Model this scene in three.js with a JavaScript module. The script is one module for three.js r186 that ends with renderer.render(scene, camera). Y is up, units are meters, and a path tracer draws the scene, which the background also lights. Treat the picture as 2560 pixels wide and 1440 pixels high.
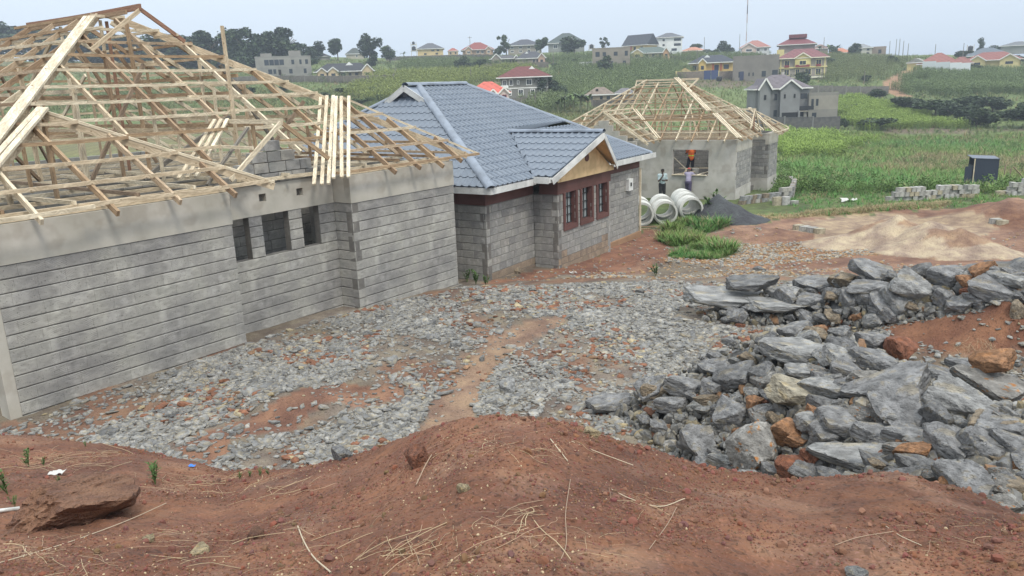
import * as THREE from 'three';
import { mergeGeometries, toCreasedNormals } from 'three/addons/utils/BufferGeometryUtils.js';
import { MarchingCubes } from 'three/addons/objects/MarchingCubes.js';

// ---------------------------------------------------------------- camera, sky, sun, exposure
const scene = new THREE.Scene();
const EYE = 5.0;                                   // metres above the yard: the photographer stands on a spoil mound
const FOC = 1934, HZ = 224, ROLL = 0.037;          // focal length in photo pixels, height of the horizon in the photo, its tilt
const camera = new THREE.PerspectiveCamera(2 * Math.atan(720 / FOC) * 180 / Math.PI, 16 / 9, 0.1, 4000);
const cUp = new THREE.Vector3(-ROLL, 1, -(720 - HZ) / FOC).normalize();
const cFw = new THREE.Vector3(0, 0, 1).addScaledVector(cUp, -cUp.z).normalize();
const cRt = new THREE.Vector3().crossVectors(cUp, cFw).normalize();
{
  // rows: world right, up, forward in lens axes (right, up, forward)
  const X = new THREE.Vector3(cRt.x, cUp.x, -cFw.x), Y = new THREE.Vector3(cRt.y, cUp.y, -cFw.y), Z = new THREE.Vector3(-cRt.z, -cUp.z, cFw.z);
  camera.position.set(0, EYE, 0);
  camera.quaternion.setFromRotationMatrix(new THREE.Matrix4().makeBasis(X, Y, Z));
  scene.add(camera);
}
const renderer = new THREE.WebGLRenderer({ antialias: true });
renderer.setSize(1024, 576);
renderer.toneMapping = THREE.LinearToneMapping;
renderer.toneMappingExposure = 1.42;
renderer.shadowMap.enabled = true;
{
  const W = 256, H = 128, d = new Float32Array(W * H * 4);
  for (let j = 0; j < H; j++) {
    const el = ((j + 0.5) / H - 0.5) * Math.PI, s = Math.max(0, Math.sin(el));
    const k = 0.72 * (1 + 1.3 * Math.min(1, s * 1.15)), w = Math.min(1, s * 1.5);
    for (let i = 0; i < W; i++) {
      const a = i / W * Math.PI * 2, m = 1 + 0.03 * Math.sin(a * 2 + s * 5) * Math.min(1, s * 3) + 0.02 * Math.sin(a * 5 + 1 + s * 9) * Math.min(1, s * 3);
      const o = (j * W + i) * 4, b = Math.exp(-s * 9);
      d[o] = (0.65 + 0.06 * b + 0.10 * w) * k * m; d[o + 1] = (0.77 + 0.04 * b + 0.02 * w) * k * m; d[o + 2] = (0.92 - 0.11 * w) * k * m; d[o + 3] = 1;
      if (el < 0) { d[o] = 0.2; d[o + 1] = 0.2; d[o + 2] = 0.16; }
    }
  }
  const t = new THREE.DataTexture(d, W, H, THREE.RGBAFormat, THREE.FloatType);
  t.mapping = THREE.EquirectangularReflectionMapping; t.magFilter = THREE.LinearFilter; t.minFilter = THREE.LinearFilter; t.needsUpdate = true;
  scene.background = t; scene.environment = t;
}
const sun = new THREE.DirectionalLight(new THREE.Color(1, 0.94, 0.84), 1.5);
sun.position.set(14, 44, 10); sun.target.position.set(0, 0, -18);
sun.castShadow = true; sun.shadow.radius = 22; sun.shadow.mapSize.set(2048, 2048);
Object.assign(sun.shadow.camera, { left: -60, right: 60, top: 60, bottom: -60, near: 1, far: 200 });
scene.add(sun, sun.target);
scene.fog = new THREE.FogExp2(new THREE.Color(0.76, 0.86, 1.0), 0.00062);

// ---------------------------------------------------------------- helpers
const V = (x, y, z) => new THREE.Vector3(x, y, z);
const D = Math.PI / 180;
const clamp = (x, a, b) => x < a ? a : x > b ? b : x;
const sstep = (a, b, x) => { const t = clamp((x - a) / (b - a), 0, 1); return t * t * (3 - 2 * t); };
const mixn = (a, b, t) => a + (b - a) * t;
function rngOf(seed) { let a = seed >>> 0; return () => { a = (a + 0x6D2B79F5) | 0; let t = Math.imul(a ^ (a >>> 15), 1 | a); t = (t + Math.imul(t ^ (t >>> 7), 61 | t)) ^ t; return ((t ^ (t >>> 14)) >>> 0) / 4294967296; }; }
const hash2 = (x, y) => { let h = Math.imul(x | 0, 374761393) + Math.imul(y | 0, 668265263) | 0; h = Math.imul(h ^ (h >>> 13), 1274126177); return ((h ^ (h >>> 16)) >>> 0) / 4294967296; };
function n2(x, y) {
  const i = Math.floor(x), j = Math.floor(y), a = x - i, b = y - j, u = a * a * (3 - 2 * a), v = b * b * (3 - 2 * b);
  return (mixn(mixn(hash2(i, j), hash2(i + 1, j), u), mixn(hash2(i, j + 1), hash2(i + 1, j + 1), u), v)) * 2 - 1;
}
function fbm(x, y, o = 4) { let s = 0, a = 0.5; for (let k = 0; k < o; k++) { s += a * n2(x, y); x = x * 2.03 + 17.1; y = y * 2.03 + 9.7; a *= 0.5; } return s; }
function n3(x, y, z) { return (n2(x + z * 1.7, y - z * 0.9 + 31) + n2(y * 1.1 + 57 + x * 0.3, z * 1.2 + x * 0.4) + n2(z + 101 - y * 0.5, x * 0.8 + y)) / 2; }
const tableAt = (t, x) => { if (x <= t[0][0]) return t[0][1]; for (let i = 1; i < t.length; i++) if (x <= t[i][0]) { const a = t[i - 1], b = t[i]; return mixn(a[1], b[1], (x - a[0]) / (b[0] - a[0])); } return t[t.length - 1][1]; };

// a line of sight through a point of the photograph, and the spot where it meets the land
function sight(px, py) {
  const a = px - 1280, b = 720 - py, c = FOC;
  return V(cRt.x * a + cRt.y * b + cRt.z * c, cUp.x * a + cUp.y * b + cUp.z * c, -(cFw.x * a + cFw.y * b + cFw.z * c)).normalize();
}
const flat = d => Math.hypot(d.x, d.z);
const away = (px, py, dist) => { const d = sight(px, py), k = dist / flat(d); return V(d.x * k, EYE + d.y * k, d.z * k); };
function meet(px, py, height = ground, from = 1, to = 1500) {
  const d = sight(px, py); let t = from, p = from;
  for (; t < to; p = t, t *= 1.01) if (EYE + d.y * t < height(d.x * t, d.z * t)) break;
  if (t >= to) return null;
  for (let k = 0; k < 24; k++) { const m = (p + t) / 2; if (EYE + d.y * m < height(d.x * m, d.z * m)) t = m; else p = m; }
  return V(d.x * t, height(d.x * t, d.z * t), d.z * t);
}

// names, labels
const taken = new Map();
function numbered(n) { const k = taken.get(n) || 0; taken.set(n, k + 1); return k ? n + '_' + String(k).padStart(3, '0') : n; }
function tag(o, label, category, group, kind) { o.userData = { ...o.userData, label, category }; if (group) o.userData.group = group; if (kind) o.userData.kind = kind; return o; }
function thing(name, label, category, pos, turn = 0, group) {
  const g = new THREE.Group(); g.name = numbered(name); g.position.copy(pos || V(0, 0, 0)); g.rotation.y = turn; scene.add(g);
  return tag(g, label, category, group);
}
function part(parent, name, geo, mat) {
  const m = new THREE.Mesh(geo, mat); m.name = name; m.castShadow = m.receiveShadow = true; parent.add(m); return m;
}
function solo(name, geo, mat, label, category, group, pos, kind) {
  const m = new THREE.Mesh(geo, mat); m.name = numbered(name); m.castShadow = m.receiveShadow = true; if (pos) m.position.copy(pos); scene.add(m);
  return tag(m, label, category, group, kind);
}
function setting(name, geo, mat) { const m = new THREE.Mesh(geo, mat); m.name = numbered(name); m.castShadow = m.receiveShadow = true; m.userData = { kind: 'structure' }; scene.add(m); return m; }
function again(src, pos, turn, label) { const c = src.clone(); c.name = numbered(src.name.replace(/_\d{3}$/, '')); c.position.copy(pos); if (turn !== undefined) c.rotation.y = turn; c.userData = { ...src.userData }; if (label) c.userData.label = label; scene.add(c); return c; }

// geometry
const M4 = new THREE.Matrix4(), Q = new THREE.Quaternion();
const place = (g, x, y, z, rx = 0, ry = 0, rz = 0, s = 1) => g.applyMatrix4(M4.compose(V(x, y, z), Q.setFromEuler(new THREE.Euler(rx, ry, rz, 'YXZ')), typeof s === 'number' ? V(s, s, s) : s));
function plainUV(g, s = 1, ox = 0, oy = 0) {           // uv in metres from the way each face points
  if (g.index) g = g.toNonIndexed();
  const p = g.attributes.position, n = p.count, uv = new Float32Array(n * 2), a = V(), b = V(), c = V();
  for (let i = 0; i < n; i += 3) {
    a.fromBufferAttribute(p, i); b.fromBufferAttribute(p, i + 1); c.fromBufferAttribute(p, i + 2);
    const nx = (b.y - a.y) * (c.z - a.z) - (b.z - a.z) * (c.y - a.y), ny = (b.z - a.z) * (c.x - a.x) - (b.x - a.x) * (c.z - a.z), nz = (b.x - a.x) * (c.y - a.y) - (b.y - a.y) * (c.x - a.x);
    const X = Math.abs(nx), Y = Math.abs(ny), Z = Math.abs(nz), m = Y >= X && Y >= Z ? 1 : X >= Z ? 0 : 2;
    for (let k = 0; k < 3; k++) { const q = k ? k > 1 ? c : b : a, o = (i + k) * 2; uv[o] = (m === 0 ? q.z : q.x) * s + ox; uv[o + 1] = (m === 1 ? q.z : q.y) * s + oy; }
  }
  g.setAttribute('uv', new THREE.BufferAttribute(uv, 2));
  return g;
}
const boxG = (w, h, d, x = 0, y = 0, z = 0) => plainUV(new THREE.BoxGeometry(w, h, d).translate(x, y, z));
function polyG(list) {                                   // list of polygons (arrays of Vector3, counter-clockwise), fan-triangulated
  const p = [];
  for (const q of list) for (let i = 1; i < q.length - 1; i++) for (const v of [q[0], q[i], q[i + 1]]) p.push(v.x, v.y, v.z);
  const g = new THREE.BufferGeometry(); g.setAttribute('position', new THREE.Float32BufferAttribute(p, 3)); g.computeVertexNormals(); return plainUV(g);
}
const merged = list => mergeGeometries(list.map(g => { if (g.index) g = g.toNonIndexed(); for (const k of Object.keys(g.attributes)) if (!['position', 'normal', 'uv'].includes(k)) g.deleteAttribute(k); return g; }));
// a sawn board from p to q, w across, h deep, bowed a little as green timber is
const UPV = V(0, 1, 0);
function board(p, q, w, h, bow = 0, seed = 0, up = UPV) {
  const L = p.distanceTo(q), g = new THREE.BoxGeometry(w, h, L, 1, 1, bow ? 5 : 1), a = g.attributes.position, uv = g.attributes.uv;
  const dir = q.clone().sub(p).normalize(), side = V().crossVectors(up, dir); if (side.lengthSq() < 1e-4) side.set(1, 0, 0); side.normalize();
  const u2 = V().crossVectors(dir, side), nn = g.attributes.normal;
  for (let i = 0; i < a.count; i++) {
    const x = a.getX(i), y = a.getY(i), z = a.getZ(i), t = z / L + 0.5, k = Math.sin(t * Math.PI) * bow;
    uv.setXY(i, Math.abs(nn.getX(i)) > 0.5 ? y + seed : x + seed * 1.7, z + seed * 3.1);
    a.setXYZ(i, p.x + dir.x * t * L + side.x * x + u2.x * (y - k), p.y + dir.y * t * L + side.y * x + u2.y * (y - k), p.z + dir.z * t * L + side.z * x + u2.z * (y - k));
  }
  g.computeVertexNormals(); return g;
}

// ---------------------------------------------------------------- procedural surfaces
function texture(size, paint, colour = true, rep = 1) {
  const d = new Uint8Array(size * size * 4), o = [0, 0, 0];
  for (let j = 0; j < size; j++) for (let i = 0; i < size; i++) { paint(i / size, j / size, o); const k = (j * size + i) * 4; d[k] = clamp(o[0], 0, 1) * 255; d[k + 1] = clamp(o[1], 0, 1) * 255; d[k + 2] = clamp(o[2], 0, 1) * 255; d[k + 3] = 255; }
  const t = new THREE.DataTexture(d, size, size); t.wrapS = t.wrapT = THREE.RepeatWrapping; t.magFilter = THREE.LinearFilter; t.minFilter = THREE.LinearMipmapLinearFilter; t.generateMipmaps = true;
  if (colour) t.colorSpace = THREE.SRGBColorSpace; t.repeat.set(rep, rep); t.needsUpdate = true; return t;
}
// noise that closes on itself after p cells
function tn(x, y, p, s = 0) {
  x *= p; y *= p; const i = Math.floor(x), j = Math.floor(y), a = x - i, b = y - j, u = a * a * (3 - 2 * a), v = b * b * (3 - 2 * b), m = k => ((k % p) + p) % p;
  return mixn(mixn(hash2(m(i) + s, m(j) - s), hash2(m(i + 1) + s, m(j) - s), u), mixn(hash2(m(i) + s, m(j + 1) - s), hash2(m(i + 1) + s, m(j + 1) - s), u), v) * 2 - 1;
}
const tf = (x, y, p, o, s = 0) => { let r = 0, a = 0.5; for (let k = 0; k < o; k++) { r += a * tn(x, y, p, s + k * 13); p *= 2; a *= 0.55; } return r; };
const tones = (lo, mid, f) => (x, y, o) => { const v = f(x, y); o[0] = o[1] = o[2] = mid + v * lo; };
const soilT = texture(1024, (x, y, o) => { const f = tf(x, y, 6, 7, 3), g = tn(x, y, 180, 9), c = tn(x, y, 90, 5); const v = 0.86 + f * 0.2 + (g > 0.55 ? 0.1 : 0) - (c < -0.6 ? 0.16 : 0); o[0] = v; o[1] = v * (1 + f * 0.04); o[2] = v * (1 + (g > 0.6 ? 0.06 : -0.02)); }, true, 0.5);
const soilB = texture(1024, tones(0.5, 0.5, (x, y) => tf(x, y, 16, 6, 21) + 0.5 * Math.max(0, tn(x, y, 120, 4) - 0.2)), false, 0.5);
const rockT = texture(512, (x, y, o) => { const f = tf(x, y, 5, 7, 40), s = tn(x, y, 120, 44), d = sstep(0.1, 0.45, tf(x, y, 3, 5, 52)), v = 0.80 + f * 0.26 + (s > 0.6 ? 0.09 : 0) - (tn(x, y, 60, 47) < -0.7 ? 0.2 : 0); o[0] = v * (1 + d * 0.06); o[1] = v * (1 + d * 0.02); o[2] = v * (1.0 - d * 0.06); });
const rockB = texture(512, tones(0.6, 0.5, (x, y) => tf(x, y, 8, 7, 61)), false);
const blockT = texture(1024, (x, y, o) => {
  const f = tf(x, y, 4, 7, 80), st = tn(x * 1 + y * 2, y * 3 - x * 1, 16, 85) * tn(x, y, 12, 86), pit = tn(x, y, 160, 88) > 0.72 ? -0.13 : 0, sm = sstep(0.05, 0.5, tf(x, y, 6, 4, 95)) * 0.15;
  const str = Math.sin((x * 40 + y * 52 + tf(x, y, 8, 2, 99) * 2) * Math.PI * 2) * sstep(0.1, 0.5, tn(x, y, 9, 101)) * 0.05;
  const v = 0.80 + f * 0.15 + st * 0.08 + pit + sm * 0.7 + str * 0.6; o[0] = v; o[1] = v * 0.995; o[2] = v * (0.985 - f * 0.03);
}, true, 0.5);
const blockB = texture(1024, tones(0.55, 0.5, (x, y) => tf(x, y, 12, 6, 121) - (tn(x, y, 160, 88) > 0.72 ? 0.5 : 0) + Math.sin((x * 40 + y * 52 + tf(x, y, 8, 2, 99) * 2) * Math.PI * 2) * sstep(0.1, 0.5, tn(x, y, 9, 101)) * 0.2), false, 0.5);
const plasterT = texture(1024, (x, y, o) => { const f = tf(x, y, 3, 7, 140), g = tf(x, y * 0.5, 7, 4, 150), s = sstep(0.15, 0.5, tf(x, y, 5, 4, 160)); const v = 0.87 + f * 0.10 + g * 0.06 - s * 0.06; o[0] = v; o[1] = v * (0.99 - s * 0.01); o[2] = v * (0.965 - s * 0.02 + f * 0.02); }, true, 0.4);
const plasterB = texture(512, tones(0.5, 0.5, (x, y) => tf(x, y, 6, 6, 170)), false, 0.8);
const woodT = texture(512, (x, y, o) => {
  const w = tn(x, y, 4, 181) * 0.3 + tn(x, y, 9, 182) * 0.12, r = Math.sin((x * 14 + w * 4) * Math.PI * 2) * 0.05 + tn(x * 4 % 1, y, 40, 183) * 0.05 + tf(x, y, 3, 4, 188) * 0.14;
  let v = 0.86 + r; const kx = (x * 6) % 1 - 0.5, ky = (y * 3.0) % 1 - 0.5, cell = hash2(Math.floor(x * 6), Math.floor(y * 3)), kd = Math.hypot((kx - (cell - 0.5) * 0.5) / 6, (ky - (hash2(Math.floor(x * 6) + 9, Math.floor(y * 3)) - 0.5) * 0.6) / 3);
  if (cell > 0.62 && kd < 0.02) v -= 0.35 * (1 - kd / 0.02);
  o[0] = v; o[1] = v * 0.985 + (v - 0.86) * 0.1; o[2] = v * 0.95 + (v - 0.86) * 0.2;
}, true, 1);
const concT = texture(512, (x, y, o) => { const f = tf(x, y, 4, 6, 200), v = 0.86 + f * 0.2 - (tn(x, y, 100, 210) > 0.75 ? 0.12 : 0); o[0] = v; o[1] = v; o[2] = v * 0.985; }, true, 0.6);
const leafT = texture(256, (x, y, o) => { const v = 0.8 + tf(x, y, 6, 5, 230) * 0.4; o[0] = v; o[1] = v; o[2] = v * 0.9; }, true, 0.4);
const C = (r, g, b) => new THREE.Color().setRGB(r, g, b);
const mat = (c, o = {}) => new THREE.MeshStandardMaterial({ color: c, roughness: 0.9, metalness: 0, side: THREE.DoubleSide, ...o });
const withMaps = (c, map, bump, scale, o = {}) => mat(c, { map, ...(bump ? { bumpMap: bump, bumpScale: scale } : {}), ...o });
const R0 = rngOf(11);
const blockM = [[0.415, 0.412, 0.40], [0.455, 0.448, 0.43], [0.385, 0.385, 0.377], [0.44, 0.425, 0.40], [0.405, 0.405, 0.398]].map(c => withMaps(C(...c), blockT, blockB, 0.010));
const wallM = [[0.46, 0.452, 0.434], [0.485, 0.474, 0.452], [0.435, 0.43, 0.414]].map(c => withMaps(C(...c), blockT, blockB, 0.012));
const paintT = texture(256, (x, y, o) => { const v = 0.95 + tf(x, y, 4, 5, 400) * 0.08; o[0] = v; o[1] = v; o[2] = v * 0.99; }, true, 0.2);
const jointM = withMaps(C(0.22, 0.21, 0.20), blockT, blockB, 0.006);
const blockBrownM = [[0.40, 0.31, 0.235], [0.36, 0.285, 0.215]].map(c => withMaps(C(...c), blockT, blockB, 0.010));
const plasterM = withMaps(C(0.54, 0.525, 0.485), plasterT, plasterB, 0.004);
const plasterGreyM = withMaps(C(0.57, 0.56, 0.54), plasterT, plasterB, 0.006);
const woodM = [[0.80, 0.715, 0.575], [0.76, 0.67, 0.53], [0.85, 0.775, 0.64], [0.68, 0.57, 0.43], [0.58, 0.455, 0.335]].map(c => withMaps(C(...c), woodT, null, 0, { roughness: 0.8 }));
const woodOldM = [[0.40, 0.285, 0.195], [0.47, 0.34, 0.225], [0.33, 0.25, 0.19]].map(c => withMaps(C(...c), woodT, null, 0, { roughness: 0.85 }));
const timberM = [woodM[0], woodM[3], woodM[1], woodOldM[1], woodM[4], woodOldM[0]];
const woodRedM = withMaps(C(0.36, 0.205, 0.145), woodT, null, 0, { roughness: 0.85 });
const woodGreyM = withMaps(C(0.26, 0.245, 0.23), woodT, null, 0, { roughness: 0.9 });
const darkM = mat(C(0.02, 0.022, 0.025), { roughness: 0.5 });
const whiteM = withMaps(C(0.74, 0.75, 0.76), concT, null, 0, { roughness: 0.6 });

// ---------------------------------------------------------------- the land
const azOf = px => { const d = sight(px, 230); return Math.atan2(d.x, -d.z); };
const yardT = [[-60, 0], [16.5, 0], [20, -0.14], [22.5, -0.55], [27, -0.8], [31, -1.0], [42, -1.05], [50, -1.3], [60, -1.9]];
const farR = [45, 60, 100, 140, 180, 230, 300, 350, 430, 700, 1700];
const farRows = [
  [-700, [-1.2, -1.5, -1.5, 0, 4, 9, 17, 22, 23, 20, 8]],
  [600, [-1.2, -1.6, -1.6, 0, 4, 9, 17, 22, 23, 20, 8]],
  [1100, [-1.2, -1.8, -2, -0.5, 3, 8.5, 15.2, 19.5, 20, 17, 5]],
  [1500, [-1.2, -2, -2.5, -0.8, 2, 7, 15.0, 20.3, 20.6, 17, 3]],
  [1900, [-1.3, -2.5, -4.0, -3.6, -0.9, 4.4, 11.8, 15.4, 15.6, 12, 1]],
  [2300, [-1.5, -3.3, -5.0, -5.0, -2.1, 2.1, 9.2, 12.4, 12.6, 10, 0]],
  [2600, [-1.6, -3.6, -5.2, -5.4, -2.6, 0.8, 5.6, 8.5, 9.4, 8, 0]],
  [3300, [-1.6, -3.6, -5.2, -5.4, -2.6, 0.8, 5.6, 8.5, 9.4, 8, 0]]].map(([px, t]) => [azOf(px), t]);
function farY(az, r) {
  let i = 1; while (i < farRows.length - 1 && az > farRows[i][0]) i++;
  const a = farRows[i - 1], b = farRows[i], t = clamp((az - a[0]) / (b[0] - a[0]), 0, 1), s = t * t * (3 - 2 * t);
  let k = 1; while (k < farR.length - 1 && r > farR[k]) k++;
  const q = clamp((r - farR[k - 1]) / (farR[k] - farR[k - 1]), 0, 1);
  return mixn(mixn(a[1][k - 1], a[1][k], q), mixn(b[1][k - 1], b[1][k], q), s);
}
// the spoil mound underfoot: where its brow stands (photo x, y) and how far off it is
const brow = [[-700, 1060, 10], [0, 1094, 9.4], [250, 1110, 9.0], [430, 1143, 8.2], [560, 1184, 7.2], [700, 1170, 6.6], [850, 1152, 6.1], [1030, 1086, 5.4], [1150, 1050, 5.0], [1250, 1040, 4.9], [1400, 1062, 4.9],
  [1560, 1114, 4.9], [1750, 1174, 4.9], [1900, 1200, 4.9], [2000, 1214, 4.9], [2100, 1203, 5.0], [2250, 1194, 5.1], [2400, 1238, 4.8], [2560, 1288, 4.5], [3300, 1340, 4.2]].map(([x, y, r]) => { const d = sight(x, y); return [Math.atan2(d.x, -d.z), r, EYE + d.y / flat(d) * r]; });
const browR = brow.map(b => [b[0], b[1]]), browY = brow.map(b => [b[0], b[2]]);
const smin = (a, b, k) => { const h = clamp(0.5 + 0.5 * (b - a) / k, 0, 1); return mixn(b, a, h) - k * h * (1 - h); };
const smax = (a, b, k) => -smin(-a, -b, k);
const bumps = [];                                        // [x, z, length, width, turn, height]: low banks of soil in the yard
function ground(x, z) {
  const f = -z, r = Math.hypot(x, f), az = Math.atan2(x, f);
  let y;
  if (r < 60) {
    y = tableAt(yardT, f);
    if (r > 3) y += fbm(x * 0.45 + 3, z * 0.45, 3) * 0.10 + (r < 40 ? fbm(x * 2.1, z * 2.1 + 8, 2) * 0.035 : 0);
    if (r > 45) y = mixn(y, farY(az, r), sstep(45, 60, r));
  } else { y = farY(az, r); if (r < 500) y += fbm(x * 0.03, z * 0.03, 3) * 0.8 * sstep(60, 120, r); }
  if (r < 45) for (const b of bumps) {
    const dx = x - b[0], dz = z - b[1], c = Math.cos(b[4]), s = Math.sin(b[4]), p = (dx * c + dz * s) / b[2], q = (-dx * s + dz * c) / b[3], k = p * p + q * q;
    if (k < 1) y += b[5] * (1 - k) * (1 - k) * (1 + 0.35 * fbm(x * 2, z * 2, 2));
  }
  if (r < 16) {
    const a = clamp(az, brow[0][0], brow[brow.length - 1][0]), rc = tableAt(browR, a), yc = tableAt(browY, a), k = (3.42 - yc) / (rc - 1.7);
    let m = smin(3.42 - k * (r - 1.7), yc - 0.72 * (r - rc), 0.22) + 0.05;
    m = smin(m, 3.46, 0.1) + fbm(x * 0.9, z * 0.9 + 5, 3) * 0.10 * sstep(1.5, 3, r) + fbm(x * 4.2, z * 4.2, 3) * 0.030 + fbm(x * 15, z * 15, 3) * 0.017 + (r < 7 ? Math.max(0, n2(x * 31, z * 31) - 0.25) * 0.014 : 0);
    y = smax(y, m, 0.12);
  }
  return y;
}
const on = (px, py) => meet(px, py);                     // the spot of land seen there
const lowYard = (x, z) => tableAt(yardT, -z);
{ // banks of red soil between the two rock heaps and beside the houses
  const bank = (px, py, L, W, turn, h) => { const p = meet(px, py, lowYard); bumps.push([p.x, p.z, L, W, turn, h]); };
  bank(2480, 885, 2.9, 1.9, 0.15, 0.85); bank(2200, 835, 1.7, 0.8, 0.2, 0.35); bank(2760, 880, 3, 2.2, 0, 1.0);
  bank(1900, 590, 3.2, 2.0, 0.1, 0.30); bank(1650, 665, 1.4, 0.8, 0.4, 0.2); bank(2560, 545, 4, 3, 0, 0.7);
  bank(760, 1010, 2.2, 0.9, 0.5, 0.18); bank(1350, 900, 1.6, 1.1, 0.3, 0.14); bank(1250, 800, 2.0, 1.2, 0.3, 0.12);
}
const inPoly = (P, x, z) => { let c = false; for (let i = 0, j = P.length - 1; i < P.length; j = i++) { const a = P[i], b = P[j]; if ((a[1] > z) !== (b[1] > z) && x < (b[0] - a[0]) * (z - a[1]) / (b[1] - a[1]) + a[0]) c = !c; } return c; };
const region = (...pts) => { const P = pts.map(([px, py]) => { const p = meet(px, py, (x, z) => Math.hypot(x, z) < 44 ? lowYard(x, z) : ground(x, z)); return p ? [p.x, p.z] : (q => [q.x, q.z])(away(px, py, 420)); }); P.box = [Math.min(...P.map(p => p[0])), Math.max(...P.map(p => p[0])), Math.min(...P.map(p => p[1])), Math.max(...P.map(p => p[1]))]; return P; };
const within = (P, x, z) => x > P.box[0] && x < P.box[1] && z > P.box[2] && z < P.box[3] && inPoly(P, x, z);
// what covers the yard and the hillside, outlined on the land
const Z = {
  chips: region([-200, 1190], [560, 1260], [1250, 1230], [1900, 1290], [2700, 1380], [2700, 760], [2200, 690], [1750, 660], [1500, 690], [1330, 700], [1180, 720], [900, 770], [860, 770], [610, 860], [300, 960], [40, 1065], [-200, 1130]),
  path: region([1040, 1085], [1185, 1070], [1215, 960], [1260, 900], [1330, 850], [1420, 805], [1400, 790], [1290, 815], [1215, 850], [1150, 930], [1070, 1000]),
  patchA: region([400, 1120], [520, 1075], [640, 1030], [760, 985], [880, 950], [1010, 960], [1010, 1000], [900, 1035], [760, 1070], [600, 1120], [540, 1160], [470, 1150]),
  patchB: region([1680, 800], [1900, 830], [1960, 790], [1900, 760], [1700, 770]),
  patchC: region([820, 800], [900, 775], [1040, 745], [1010, 730], [900, 765], [840, 785]),
  trackRed: region([1230, 715], [1480, 690], [1700, 640], [1680, 560], [1590, 575], [1540, 610], [1400, 670], [1220, 705]),
  yardRed: region([1400, 700], [2600, 700], [2700, 520], [2300, 525], [1980, 545], [1800, 565], [1620, 600]),
  yardOrange: region([1620, 680], [2200, 640], [2170, 600], [1850, 610], [1680, 640]),
  sandFloor: region([1960, 580], [2120, 612], [2300, 606], [2520, 570], [2420, 545], [2200, 530], [2060, 540]),
  weeds: region([1670, 640], [1830, 650], [1780, 600], [1815, 545], [1775, 512], [1720, 545], [1640, 566], [1700, 590]),
  meadow: region([1880, 540], [2600, 520], [2700, 330], [1940, 330], [1930, 470], [1870, 500]),
  meadowL: region([1380, 330], [1560, 330], [1500, 262], [1380, 262]),
  straw: region([1850, 555], [2100, 535], [2350, 520], [2350, 505], [1990, 530], [1850, 540]),
  bankEdge: region([1990, 540], [2360, 516], [2370, 506], [1990, 527]),
  brown1: region([2200, 335], [2600, 325], [2600, 318], [2230, 318]),
  dryGrass: region([2150, 420], [2600, 440], [2600, 395], [2300, 385]),
  maize1: region([1280, 300], [1700, 200], [1700, 165], [1500, 160], [1430, 165], [1380, 190], [1380, 235]),
  maize2: region([940, 262], [1180, 210], [1340, 185], [1340, 170], [940, 190], [860, 235]),
  maize3: region([1000, 178], [1560, 150], [1900, 158], [1900, 138], [1640, 143], [1000, 155]),
  maize4: region([2280, 240], [2600, 235], [2600, 180], [2290, 180]),
  maize5: region([2060, 205], [2190, 200], [2260, 160], [2240, 150], [2060, 140]),
  maizeNear: region([1940, 400], [2060, 395], [2150, 350], [1950, 335]),
  maizeMid: region([2090, 320], [2420, 322], [2250, 270], [2120, 245], [2090, 260]),
  bare1: region([1720, 215], [1880, 215], [1880, 196], [1720, 196]),
  bare2: region([800, 208], [1350, 205], [1350, 198], [800, 200]),
  grassL: region([-200, 300], [960, 290], [960, 225], [-200, 225]),
};
const road = region([2205, 225], [2245, 243], [2290, 243], [2262, 232], [2262, 210], [2290, 180], [2296, 156], [2280, 156], [2262, 176], [2215, 200]);
const soil = [0.225, 0.082, 0.047];
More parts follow.
